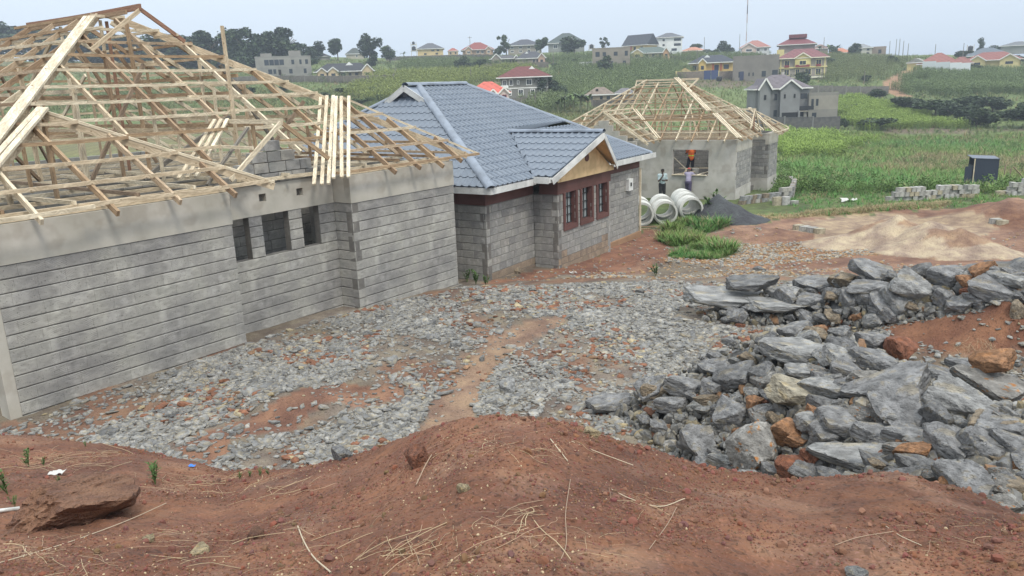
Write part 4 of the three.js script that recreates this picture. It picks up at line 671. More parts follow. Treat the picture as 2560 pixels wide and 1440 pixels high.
const heap2 = heapOf([[1790, 762, 16.8, 0.6], [1900, 735, 17, 0.9], [2050, 712, 17.2, 1.1], [2150, 697, 17, 1.2], [2300, 703, 16.8, 1.1], [2440, 730, 16.7, 1.1], [2560, 775, 16.6, 1.0], [2620, 830, 16.5, 0.5]]);
const heapY = (x, z) => ground(x, z) + heap1(x, z) + heap2(x, z);
{
  const r = rngOf(909);
  const heroes = [], short = l => l.replace(/,? (of|in|on|at|to|across|under|filling) the (near|far|very|right|left|middle|face|foot|crest|picture|lower|back)?.*$/, '').replace(/^the /, '');
  const put = (px, py, wpx, hpx, c, tiltX = 0, tiltZ = 0, yaw = 0, label, group, k) => {
    let p = null; for (let dy = hpx * 0.15; dy < 90 && !p; dy += 6) { const q = meet(px, py + dy, heapY, 6.4, 40); if (q && heap1(q.x, q.z) + heap2(q.x, q.z) > 0.02) p = away(px, py + hpx * 0.15, Math.hypot(q.x, q.z)); } if (!p) p = meet(px, py + hpx * 0.3, heapY, 6.4, 40); if (!p) return; const dist = Math.hypot(p.x, p.z, p.y - EYE), s = dist / FOC, w = wpx * s * 1.04, h = hpx * s * 0.86;
    const m = solo('rock', rocks[k ?? Math.floor(r() * 16)], rockM[c], label, 'rock', group, V(p.x, p.y + h * 0.08, p.z));
    m.scale.set(w, Math.max(h * 0.9, w * 0.16), Math.max(w * 0.5, Math.min(w * 0.95, h * 1.1))); m.rotation.set(tiltX, Math.atan2(-p.x, -p.z) + yaw, tiltZ, 'YXZ'); if (!/^smaller/.test(label)) heroes.push([px, py, short(label), group]); else { let b = null, bd = 1e9; for (const q of heroes) if (q[3] === group) { const dd = Math.hypot(q[0] - px, q[1] - py); if (dd < bd) { bd = dd; b = q; } } const sz = (wpx < 40 ? 'small' : wpx < 70 ? 'mid-sized' : 'bigger') + (hpx / wpx < 0.58 ? ' flat' : hpx / wpx < 0.7 ? '' : ' blocky'), dx = px - b[0], dy = py - b[1]; m.userData.label = `${sz} ${rockWord[c]} stone ${Math.abs(dx) > Math.abs(dy) ? (dx > 0 ? 'right of' : 'left of') : dy > 0 ? 'below' : 'above'} the ${b[2]}`.split(' ').slice(0, 16).join(' '); } return m;
  };
  // the stones one can tell apart in the near heap: photo x, y, width, height, stone, tilt forward, tilt sideways, turn, what marks it
  const near = 'stones of the near rock heap', far = 'stones of the far rock heap';
  for (const [x, y, w, h, c, tx, tz, yw, l] of [
    [1990, 872, 168, 62, 'l', 0.25, -0.12, 0.2, 'broad flat slab jutting near the top of the near rock heap'], [1988, 825, 84, 52, 'g', 0.2, 0.2, 0.3, 'block perched at the very top of the near rock heap'],
    [2102, 872, 70, 58, 'd', 0.5, 0, 0, 'dark upright block right of the jutting slab'], [2248, 868, 80, 68, 'r', 0.55, -0.5, 0.3, 'rust-red slab leaning at the back of the near rock heap'],
    [2217, 968, 186, 90, 'g', 0.3, 0.42, 0.3, 'long grey slab tilted up across the near rock heap'], [2250, 1024, 128, 122, 'g', 0.6, 0.35, 0.1, 'large pointed stone under the long tilted slab'],
    [2404, 998, 146, 90, 'l', 0.5, -0.3, -0.1, 'wide pale stone high on the right shoulder of the near heap'], [2500, 1062, 104, 70, 'g', 0.3, -0.1, 0.2, 'rounded grey stone at the right side of the near heap'],
    [2370, 1112, 108, 90, 'g', 0.4, -0.3, 0, 'blunt grey boulder low in the right part of the near heap'], [2270, 1085, 110, 70, 'g', 0.3, 0.1, 0, 'grey stone wedged below the large pointed stone'],
    [2110, 1057, 128, 74, 'g', 0.35, -0.15, 0.2, 'egg-shaped grey stone in the middle of the near heap'], [1884, 1120, 124, 158, 's', 0.75, 0.12, 0.1, 'tall pale stained slab leaning at the foot of the near heap'],
    [1957, 1070, 90, 124, 'o', 0.6, -0.3, 0.2, 'orange-brown slab leaning against the tall pale slab'], [1985, 1170, 82, 68, 'r', 0.3, 0.1, 0.1, 'rust-red stone at the soil edge below the orange slab'],
    [2010, 928, 90, 38, 'l', 0.1, 0.05, 0, 'flat pale stone tucked below the jutting slab'], [1828, 1022, 84, 88, 'g', 0.4, 0.1, 0, 'grey block left of the small rust-red block'], [1752, 1108, 92, 92, 'g', 0.6, 0.1, 0.2, 'smooth grey slab at the left foot of the near heap'],
    [1806, 1148, 80, 50, 'l', 0.3, -0.2, 0, 'low pale stone half sunk beside the red soil'], [1710, 957, 100, 68, 'g', 0.3, -0.2, 0.1, 'square-cut grey block on the left tail of the near heap'], [1676, 1004, 82, 54, 'g', 0.25, 0.1, 0, 'grey block with a dark gap beside it on the left tail'],
    [1632, 970, 82, 64, 'g', 0.4, 0.5, 0.2, 'leaning stone at the end of the left tail of rocks'], [1840, 944, 104, 74, 'd', 0.35, 0.4, 0.2, 'dark leaning slab left of the jutting slab'], [1785, 966, 66, 52, 'g', 0.2, -0.1, 0.5, 'grey stone between the square block and the dark slab'],
    [1788, 918, 84, 48, 'g', 0.3, 0.35, 0, 'grey slab at the back of the left tail'], [1906, 936, 60, 74, 'd', 0.2, 0.3, 0, 'dark upright stone beneath the left end of the jutting slab'], [1992, 984, 142, 74, 'y', 0.3, -0.4, 0.2, 'yellow-stained slab slanting down in the middle of the near heap'],
    [2058, 970, 120, 58, 'l', 0.3, 0.1, 0.1, 'pale stone right of the yellow-stained slab'], [2126, 922, 100, 54, 'g', 0.3, -0.5, 0.1, 'narrow grey slab slanting below the dark upright block'], [2184, 896, 108, 58, 'g', 0.35, -0.25, 0, 'grey stone left of the leaning rust-red slab'],
    [2144, 1142, 212, 54, 'l', 0.12, 0.1, 0.05, 'long low pale slab lying at the front of the near heap'], [2087, 1126, 86, 56, 'g', 0.2, 0.1, 0.2, 'grey stone behind the long low pale slab'], [2024, 1140, 54, 64, 'r', 0.4, -0.3, 0, 'small brick-red stone left of the long low slab'],
    [1888, 1010, 42, 58, 'o', 0.2, 0.1, 0, 'small orange block above the tall pale slab'], [1528, 1004, 120, 42, 'g', 0.1, 0.2, 0.15, 'thin grey slab lying apart at the left of the near heap'], [2404, 1204, 116, 86, 'g', 0.4, 0.1, 0, 'grey stone at the lower right edge of the near heap'],
    [2447, 1108, 84, 100, 'g', 0.5, -0.5, 0.1, 'steeply tilted grey slab in the right part of the near heap'], [2530, 1112, 90, 60, 'g', 0.2, -0.3, 0, 'grey slab cut by the picture edge in the near heap'], [2482, 905, 86, 60, 'o', 0.4, 0.3, 0.1, 'orange block on the red bank behind the near heap'],
    [2404, 910, 66, 38, 'g', 0.1, 0, 0, 'grey stone left of the orange block on the bank'], [2512, 1210, 110, 34, 'b', 0.05, 0.05, 0, 'thin brown slab at the bottom right of the near heap'], [2288, 1160, 92, 56, 'd', 0.3, -0.2, 0, 'dark stone right of the long low pale slab'],
    [2336, 1040, 64, 92, 'd', 0.5, -0.2, 0.2, 'dark narrow slab between the pointed stone and the wide pale stone'], [2470, 960, 146, 56, 's', 0.35, -0.25, 0.1, 'stained slab at the right crest of the near heap'], [2352, 938, 82, 40, 'g', 0.3, -0.2, 0, 'grey stone behind the crest of the near heap'],
    [2180, 848, 84, 44, 'g', 0.3, -0.2, 0.2, 'grey slab behind the dark upright block'], [2098, 832, 50, 38, 'g', 0.3, 0.2, 0, 'small block near the peak of the near rock heap'], [2048, 822, 44, 22, 'o', 0.2, 0, 0, 'small orange stone at the peak of the near rock heap'],
    [1918, 854, 56, 48, 'd', 0.4, 0.4, 0, 'dark stone on the left of the peak of the near heap'], [2240, 1215, 96, 40, 'g', 0.2, 0.1, 0, 'grey stone just showing over the red soil brow']]) put(x, y, w, h, c, tx, tz, yw, l, near);
  for (const [x, y, w, h, c, tx, tz, yw, l] of [
    [1820, 744, 205, 46, 'l', 0.05, -0.05, 0.1, 'very broad flat slab at the left end of the far rock heap'], [1880, 707, 122, 40, 'd', 0.15, 0.1, 0, 'dark wedge of rock above the very broad slab'], [1946, 765, 150, 24, 'l', 0.05, -0.05, 0, 'low flat slab on the ground before the far rock heap'],
    [2028, 750, 66, 44, 'g', 0.3, 0.1, 0, 'squarish grey stone low in the far rock heap'], [1963, 740, 52, 56, 'g', 0.4, -0.3, 0, 'grey stone right of the very broad slab'], [2037, 708, 98, 38, 'g', 0.2, 0.2, 0, 'grey slab on the left crest of the far heap'],
    [2106, 699, 66, 44, 'b', 0.4, 0.3, 0, 'brownish stone on the crest of the far heap'], [2184, 680, 108, 48, 'g', 0.3, -0.2, 0, 'broad stone capping the far rock heap'], [2177, 718, 98, 42, 'g', 0.2, 0.1, 0, 'jutting slab in the middle of the far rock heap'],
    [2119, 746, 38, 58, 'g', 0.3, -0.1, 0, 'upright narrow stone in the face of the far heap'], [2158, 740, 60, 38, 'g', 0.2, 0.1, 0, 'grey stone right of the upright narrow stone'], [2202, 760, 56, 66, 'g', 0.4, 0, 0, 'rounded upright stone at the foot of the far heap'],
    [2234, 748, 66, 78, 'l', 0.6, -0.5, 0, 'leaning slab at the foot of the far heap'], [2277, 712, 90, 72, 'l', 0.6, -0.4, 0, 'large smooth slab leaning right in the far heap'], [2308, 674, 48, 38, 'd', 0.2, 0, 0, 'dark block sitting on the crest of the far heap'],
    [2366, 681, 76, 66, 'g', 0.5, 0.1, 0, 'large square stone on the right crest of the far heap'], [2414, 700, 40, 34, 'o', 0.2, 0, 0, 'rounded orange stone in the far rock heap'], [2460, 677, 56, 46, 'o', 0.4, 0.6, 0, 'orange-brown block tilted on the crest of the far heap'],
    [2486, 719, 108, 52, 'g', 0.4, -0.4, 0, 'long slab sloping right in the far heap'], [2520, 700, 84, 46, 'l', 0.3, -0.1, 0, 'pale slab behind the long sloping slab'], [2357, 737, 42, 54, 'g', 0.4, -0.2, 0, 'small upright stone below the large square stone'], [2402, 760, 66, 38, 'g', 0.3, 0.1, 0, 'grey stone at the right foot of the far heap'], [2444, 745, 60, 36, 'g', 0.2, 0, 0, 'grey stone below the rounded orange stone']]) put(x, y, w, h, c, tx, tz, yw, l, far);
  // the many stones between them
  const cols = 'gggggggglllldddsssbor';
  const fill = (H, n, x0, x1, y0, y1, lo, hi, group, where) => { for (let k = 0, t = 0; k < n && t < 4000; t++) { const px = x0 + r() * (x1 - x0), py = y0 + r() * (y1 - y0), p = meet(px, py, heapY, 6.4, 30); if (!p || H(p.x, p.z) < 0.06) continue; const d = p.length(), s = (lo + (hi - lo) * r() * r()) * FOC / Math.hypot(p.x, p.z, p.y - EYE); const c = cols[Math.floor(r() * cols.length)]; put(px, py, s, s * (0.45 + r() * 0.4), c, r() * 0.6, (r() - .5) * 0.9, (r() - .5) * 1.5, `smaller ${rockWord[c]} stone filling a gap in the ${where} rock heap`, group); k++; } };
  fill(heap1, 120, 1590, 2600, 800, 1270, 0.2, 0.62, near, 'near'); fill(heap2, 70, 1760, 2600, 670, 800, 0.2, 0.6, far, 'far');
  const clodM = [withMaps(C(0.52, 0.42, 0.26), rockT, rockB, 0.02), withMaps(C(0.24, 0.115, 0.07), soilT, soilB, 0.03)];
  // lone stones about the yard
  for (const [x, y, w, h, c, l] of [[1268, 965, 58, 40, 'l', 'pale flat stone with a rusty side among the rubble'], [1140, 860, 34, 20, 'l', 'pale stone beside the footpath through the rubble'], [850, 1135, 56, 40, 'g', 'grey block at the edge of the red mound'], [1205, 895, 16, 20, 'l', 'small stone standing on the footpath'], [1475, 1080, 50, 26, 'y', 'yellow clod on the brow of the red mound'], [1895, 672, 34, 14, 'd', 'dark stone left of the far rock heap'], [1600, 730, 26, 14, 'd', 'dark round stone near the weedy strip'], [2545, 772, 40, 40, 'b', 'brown block at the picture edge by the red bank'], [1850, 815, 26, 14, 'r', 'small red stone before the near heap'], [1290, 675, 34, 22, 'b', 'brown stone by the foot of the tiled house'], [1160, 1220, 34, 22, 'y', 'yellow clod lying on the red mound'], [2140, 1432, 60, 26, 'l', 'pale stone at the bottom edge of the picture'], [375, 1348, 26, 20, 'y', 'yellow clod on the soil below the earthen slab'], [640, 1335, 50, 34, 'b', 'brown clod among straw on the red mound'], [500, 1375, 54, 22, 'y', 'flat pale clod among straw on the red mound'], [1045, 1140, 70, 60, 'r', 'lump of red earth on the shoulder of the mound'], [1330, 1046, 24, 12, 'r', 'small red clod on the brow of the mound']]) {
    const p = meet(x, y + h * 0.3); const s = p.distanceTo(camera.position) / FOC, m = solo(/clod|earth/.test(l) ? 'earth_clod' : 'rock', rocks[Math.floor(r() * 16)], /clod/.test(l) ? clodM[c === 'y' ? 0 : 1] : rockM[c], l, /clod|earth/.test(l) ? 'clod' : 'rock', null, V(p.x, p.y + h * s * 0.2, p.z)); m.scale.set(w * s, h * s, w * s * 0.8); m.rotation.set((r() - .5) * .3, r() * 6, (r() - .5) * .3);
  }
  { // crusted slab of earth at the lower left
    const p0 = meet(40, 1335), q = away(360, 1205, Math.hypot(p0.x, p0.z) + 0.75), p = p0.clone().lerp(q, 0.5), s = 1; p.y = ground(p.x, p.z); const m = solo('earth_slab', rockG(77, 14, 0.5, 0.09), withMaps(C(0.215, 0.108, 0.068), soilT, soilB, 0.03), 'long crusted slab of brown earth lying on the red mound', 'slab', null, V(p.x, p.y + 0.12, p.z));
    m.scale.set(p0.distanceTo(q) * 1.05, 0.29, 0.4); m.rotation.set(0.25, Math.atan2(-(q.z - p0.z), q.x - p0.x), Math.atan2(ground(q.x, q.z) - p0.y, Math.hypot(q.x - p0.x, q.z - p0.z)) * 0.8, 'YXZ');
  }
  // packed small stone inside the heaps
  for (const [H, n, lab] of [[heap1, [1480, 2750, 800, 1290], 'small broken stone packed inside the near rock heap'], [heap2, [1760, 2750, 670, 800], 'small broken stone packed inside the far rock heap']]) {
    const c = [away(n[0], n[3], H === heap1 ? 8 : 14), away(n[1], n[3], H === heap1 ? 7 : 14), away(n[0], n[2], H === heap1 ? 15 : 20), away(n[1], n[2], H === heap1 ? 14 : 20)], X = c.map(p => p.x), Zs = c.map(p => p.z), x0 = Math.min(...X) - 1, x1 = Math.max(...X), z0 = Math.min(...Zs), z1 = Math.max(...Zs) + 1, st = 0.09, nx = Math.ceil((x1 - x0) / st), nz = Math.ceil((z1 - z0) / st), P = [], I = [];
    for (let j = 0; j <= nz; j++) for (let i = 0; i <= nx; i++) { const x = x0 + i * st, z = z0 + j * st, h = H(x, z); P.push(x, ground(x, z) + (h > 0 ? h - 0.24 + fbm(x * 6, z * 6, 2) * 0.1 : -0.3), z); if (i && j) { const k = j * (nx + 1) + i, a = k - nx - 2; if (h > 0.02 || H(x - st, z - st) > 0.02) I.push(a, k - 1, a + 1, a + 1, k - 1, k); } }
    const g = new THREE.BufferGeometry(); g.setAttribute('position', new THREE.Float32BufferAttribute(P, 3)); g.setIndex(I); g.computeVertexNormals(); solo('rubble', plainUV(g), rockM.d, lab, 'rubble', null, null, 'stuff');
  }
}
// ---------------------------------------------------------------- scattered chips, crumbs
function scatter(name, geos, m, label, category, items) {     // items: [x, y, z, sx, sy, sz, rx, ry, rz, colour]
  const per = geos.map(() => []); items.forEach((t, i) => per[i % geos.length].push(t)); const e = new THREE.Euler(), q = new THREE.Quaternion(), c = new THREE.Color();
  per.forEach((L, k) => { if (!L.length) return; const im = new THREE.InstancedMesh(geos[k], m, L.length); im.name = numbered(name); im.castShadow = im.receiveShadow = true; L.forEach((t, i) => { im.setMatrixAt(i, M4.compose(V(t[0], t[1], t[2]), q.setFromEuler(e.set(t[6], t[7], t[8], 'YXZ')), V(t[3], t[4], t[5]))); im.setColorAt(i, c.setRGB(...t[9])); }); im.instanceMatrix.needsUpdate = true; tag(im, label, category, null, 'stuff'); scene.add(im); });
}
{
  const r = rngOf(4242), chip = [31, 32, 33, 34].map(s => rockG(s, 2, 0.35, 0.07)), items = [], crumbs = [];
  const pal = [[0.325, 0.325, 0.318], [0.265, 0.267, 0.268], [0.385, 0.38, 0.365], [0.21, 0.212, 0.216], [0.36, 0.335, 0.285], [0.43, 0.37, 0.25], [0.33, 0.20, 0.12], [0.28, 0.13, 0.08]];
  const pick = u => u < 0.34 ? 0 : u < 0.56 ? 1 : u < 0.72 ? 2 : u < 0.80 ? 3 : u < 0.89 ? 4 : u < 0.945 ? 5 : u < 0.98 ? 6 : 7;
  const nearHouse = (x, z) => { const u = x * Math.sin(36.53 * D) - z * Math.cos(36.53 * D), v = -x * Math.cos(36.53 * D) - z * Math.sin(36.53 * D); return v > 13.72 && u > 4.5 && u < 16.2; };
  for (let t = 0; t < 260000 && items.length < 66000; t++) {
    const a = (-42 + r() * 84) * D, d = 7.2 + Math.pow(r(), 0.8) * 13.5, x = Math.sin(a) * d, z = -Math.cos(a) * d;
    if (!within(Z.chips, x + n2(x, z) * 0.4, z + n2(x + 9, z) * 0.4) || nearHouse(x, z)) continue;
    const f = fbm(x * 0.55 + 30, z * 0.55, 3), inP = within(Z.path, x + n2(x * 3, z * 3) * 0.15, z), inB = within(Z.patchA, x, z) || within(Z.patchB, x, z) || within(Z.patchC, x, z);
    let dens = 1 - sstep(-0.05, 0.25, f) * 0.85; if (inP) dens = 0.03; if (inB) dens *= 0.1; if (r() > dens) continue;
    const y = ground(x, z); if (y > lowYard(x, z) + 0.28 && d < 10.5) { if (r() > 0.04) continue; } if (y > lowYard(x, z) + 0.35 && d > 10.5 && r() > 0.08) continue;
    const big = r(), s = big < 0.012 ? 0.16 + r() * 0.1 : big < 0.14 ? 0.10 + r() * 0.08 : 0.034 + r() * 0.065, warm = sstep(-0.1, 0.35, fbm(x * 0.9, z * 0.9 + 50, 3)), c = pal[pick(clamp(r() * (0.80 + warm * 0.5), 0, 0.999))], b = 0.82 + r() * 0.3;
    items.push([x, y + s * 0.08, z, s * (0.8 + r() * 0.6), s * (0.22 + r() * 0.28), s * (0.6 + r() * 0.5), (r() - .5) * 0.7, r() * 6.28, (r() - .5) * 0.7, [c[0] * b, c[1] * b, c[2] * b]]);
  }
  for (const [H, n, x0, x1, y0, y1] of [[heap1, 5200, 1480, 2640, 800, 1290], [heap2, 1600, 1760, 2640, 670, 800]]) for (let k = 0; k < n; k++) { const p = meet(x0 + r() * (x1 - x0), y0 + r() * (y1 - y0), heapY, 6.4, 30); if (!p || H(p.x, p.z) < 0.03) continue; const s = 0.05 + r() * r() * 0.2, c = pal[pick(r())], b = 0.6 + r() * 0.35; items.push([p.x, p.y - 0.13 + r() * 0.08, p.z, s * 1.2, s * 0.6, s, r() * 2, r() * 6, r() * 2, [c[0] * b, c[1] * b, c[2] * b]]); }
  for (let t = 0; t < 60000 && items.length < 102000; t++) {          // farther yard: thinner, browner
    const a = (-6 + r() * 46) * D, d = 19 + r() * 16, x = Math.sin(a) * d, z = -Math.cos(a) * d; const o = within(Z.yardOrange, x, z), tr = within(Z.trackRed, x, z), yr = within(Z.yardRed, x, z); if (!o && !yr && !tr) continue; if (within(Z.weeds, x, z) || within(Z.sandFloor, x, z)) continue;
    if (r() > (o ? 0.8 : tr ? 0.06 : 0.5 * sstep(26, 20, d) + 0.03) * (0.4 + sstep(-0.2, 0.2, fbm(x * 0.7, z * 0.7, 3)))) continue;
    const s = 0.05 + r() * r() * 0.13, c = r() < 0.4 ? [0.44, 0.30, 0.17] : r() < 0.5 ? [0.42, 0.40, 0.36] : [0.35, 0.35, 0.34]; items.push([x, ground(x, z) + s * 0.08, z, s, s * 0.4, s * 0.8, (r() - .5) * .5, r() * 6.28, (r() - .5) * .5, c]);
  }
  scatter('gravel', chip, withMaps(C(1, 1, 1), rockT, null, 0, { roughness: 0.95 }), 'grey broken stone chips strewn over the yard', 'gravel', items);
  const bit = [41, 42].map(s => rockG(s, 1, 0.6, 0.1));
  for (let t = 0; t < 300000 && crumbs.length < 90000; t++) {
    const a = (-46 + r() * 92) * D, d = 1.5 + Math.pow(r(), 1.3) * 8, x = Math.sin(a) * d, z = -Math.cos(a) * d; if (d > tableAt(browR, clamp(a, brow[0][0], brow[brow.length - 1][0])) + 0.7) continue;
    const cl = fbm(x * 1.6, z * 1.6, 3); if (r() > 0.35 + cl * 0.9) continue;
    const k = r(), edge = sstep(0.9, 0.0, tableAt(browR, clamp(a, brow[0][0], brow[brow.length - 1][0])) - d), s = (k < 0.03 + edge * 0.05 ? 0.014 + r() * r() * 0.04 : 0.004 + r() * r() * 0.012), pale = sstep(0.05, 0.3, fbm(x * 0.9 + 40, z * 0.9, 3)), c = k > 0.992 - pale * 0.05 ? [0.46, 0.36, 0.23] : r() < 0.1 ? [0.22, 0.115, 0.075] : [0.13 + r() * 0.07, 0.062 + r() * 0.03, 0.041 + r() * 0.02];
    crumbs.push([x, ground(x, z) + s * 0.15, z, s, s * 0.7, s, r() * 3, r() * 6, r() * 3, c]);
  }
  scatter('soil_crumbs', bit, mat(C(1, 1, 1), { roughness: 1 }), 'crumbs of red earth and pale grit over the mound', 'soil', crumbs);
}

// ---------------------------------------------------------------- concrete pipes, heaps, stacked stone, hut
{
  const pipeM = withMaps(C(0.64, 0.64, 0.625), concT, plasterB, 0.004, { roughness: 0.85 }), L = 0.85, ro = 0.535, ri = 0.44;
  const prof = [[ri, 0], [ri + 0.035, 0], [ri + 0.035, 0.05], [ro, 0.05], [ro, L], [ri + 0.04, L], [ri + 0.04, L + 0.05], [ri, L + 0.05], [ri, 0]].map(([x, y]) => new THREE.Vector2(x, y));
  const g = plainUV(toCreasedNormals(new THREE.LatheGeometry(prof, 48).rotateX(-Math.PI / 2), 0.6));
  const f = [];
  [[1604, 566], [1664, 562], [1729, 552]].forEach(([x, y], i) => { const p = on(x, y); f.push([p.x, p.z]); });
  const az = -3 * D, dx = -Math.sin(az), dz = -Math.cos(az), words = ['nearest the tiled house', 'in the middle', 'beside the weeds'];
  let src;
  for (let row = 0; row < 3; row++) for (let k = 0; k < 3; k++) {
    if (row === 2 && k !== 2) continue; const x = f[k][0] + dx * row * 1.12 + row * 0.06, z = f[k][1] + dz * row * 1.12, p = V(x, ground(x, z) + ro - 0.02, z), t = az + (k - 1) * 0.05 + row * 0.03;
    const lab = `concrete pipe ${['at the front', 'in the second row', 'at the back'][row]} of the stack, ${words[k]}`;
    if (!src) { src = solo('concrete_pipe', g, pipeM, lab, 'pipe', 'concrete pipes lying by the house shell', p); src.rotation.y = t; } else again(src, p, t, lab);
  }
  for (const [x, y, l] of [[1600, 575, 0.9], [1640, 568, 1.4]]) { const p = on(x, y); part(thing('timber_bearer', `timber bearer under the concrete pipes, ${l > 1 ? 'longer' : 'shorter'} one`, 'timber', p), 'plank', boxG(l, 0.06, 0.1, 0, 0.03, 0), woodOldM[0]); }
}
function heapThing(name, label, cat, px0, px1, py0, py1, hfun, m, colour, st = 0.12) {
  const a = meet(px0, py1, lowYard), b = meet(px1, py1, lowYard), c = meet(px0, py0, lowYard) || away(px0, py0, 40), d = meet(px1, py0, lowYard) || away(px1, py0, 40), X = [a, b, c, d].map(p => p.x), Zz = [a, b, c, d].map(p => p.z);
  const x0 = Math.min(...X), x1 = Math.max(...X), z0 = Math.min(...Zz), z1 = Math.max(...Zz), nx = Math.ceil((x1 - x0) / st), nz = Math.ceil((z1 - z0) / st), P = [], K = [], I = [], hs = [], o = [0, 0, 0];
  for (let j = 0; j <= nz; j++) for (let i = 0; i <= nx; i++) { const x = x0 + i * st, z = z0 + j * st, h = hfun(x, z); hs.push(h); P.push(x, ground(x, z) + (h > 0 ? h : -0.12), z); if (colour) { colour(x, z, h, o); K.push(...o); } if (i && j) { const k = j * (nx + 1) + i, q = k - nx - 2; if (hs[k] > 0 || hs[q] > 0 || hs[k - 1] > 0 || hs[q + 1] > 0) I.push(q, k - 1, q + 1, q + 1, k - 1, k); } }
  const gg = new THREE.BufferGeometry(); gg.setAttribute('position', new THREE.Float32BufferAttribute(P, 3)); if (colour) gg.setAttribute('color', new THREE.Float32BufferAttribute(K, 3)); gg.setAttribute('uv', new THREE.Float32BufferAttribute(P.filter((_, i) => i % 3 !== 1), 2)); gg.setIndex(I); gg.computeVertexNormals(); return solo(name, gg, m, label, cat);
}
const cones = list => { const S = list.map(([px, py, d, h, rad]) => { const p = away(px, py, d); return [p.x, p.z, h, rad]; }); return (x, z) => { let b = -1; for (const [cx, cz, h, rad] of S) { const q = Math.hypot(x - cx, z - cz) / rad; b = Math.max(b, h * (1 - q) + 0.04 * n2(x * 2, z * 2) * (1 - q)); } return b > 0 ? Math.min(b, b * 0.8 + 0.12) + fbm(x * 3, z * 3, 3) * 0.08 * Math.min(1, b * 3) : -1; }; };
heapThing('ballast_heap', 'dark grey heap of quarry dust between the pipes and the house shell', 'heap', 1700, 1960, 490, 570, cones([[1797, 480, 36, 1.3, 1.25], [1812, 490, 35.8, 1.0, 1.45], [1845, 500, 35.6, 0.5, 1.4], [1870, 510, 35.6, 0.3, 1.0]]), mat(C(0.072, 0.077, 0.088), { map: soilT, bumpMap: soilB, bumpScale: 0.03, roughness: 0.95 }), null, 0.09);
heapThing('sand_heap', 'long low heap of pale yellow sand at the far side of the yard', 'heap', 1930, 2680, 490, 690, cones([[2245, 560, 30.2, 1.15, 1.9], [2180, 565, 30, 0.75, 1.5], [2110, 572, 29.6, 0.4, 1.5], [2330, 572, 29.4, 1.05, 1.9], [2400, 578, 29, 0.85, 1.5], [2450, 582, 28.6, 0.5, 1.4], [2270, 590, 28.4, 0.45, 1.2], [2370, 595, 28.2, 0.4, 1.3]]), mat(C(1, 1, 1), { vertexColors: true, map: soilT, bumpMap: soilB, bumpScale: 0.03, roughness: 0.97 }), (x, z, h, o) => { const n = fbm(x * 0.9, z * 0.9, 4), m = sstep(0.12, 0.22, fbm(x * 0.7 + 11, z * 1.4, 3)); o[0] = mixn(0.46 + n * 0.08, 0.34, m); o[1] = mixn(0.36 + n * 0.07, 0.22, m); o[2] = mixn(0.27 + n * 0.05, 0.15, m); }, 0.1);
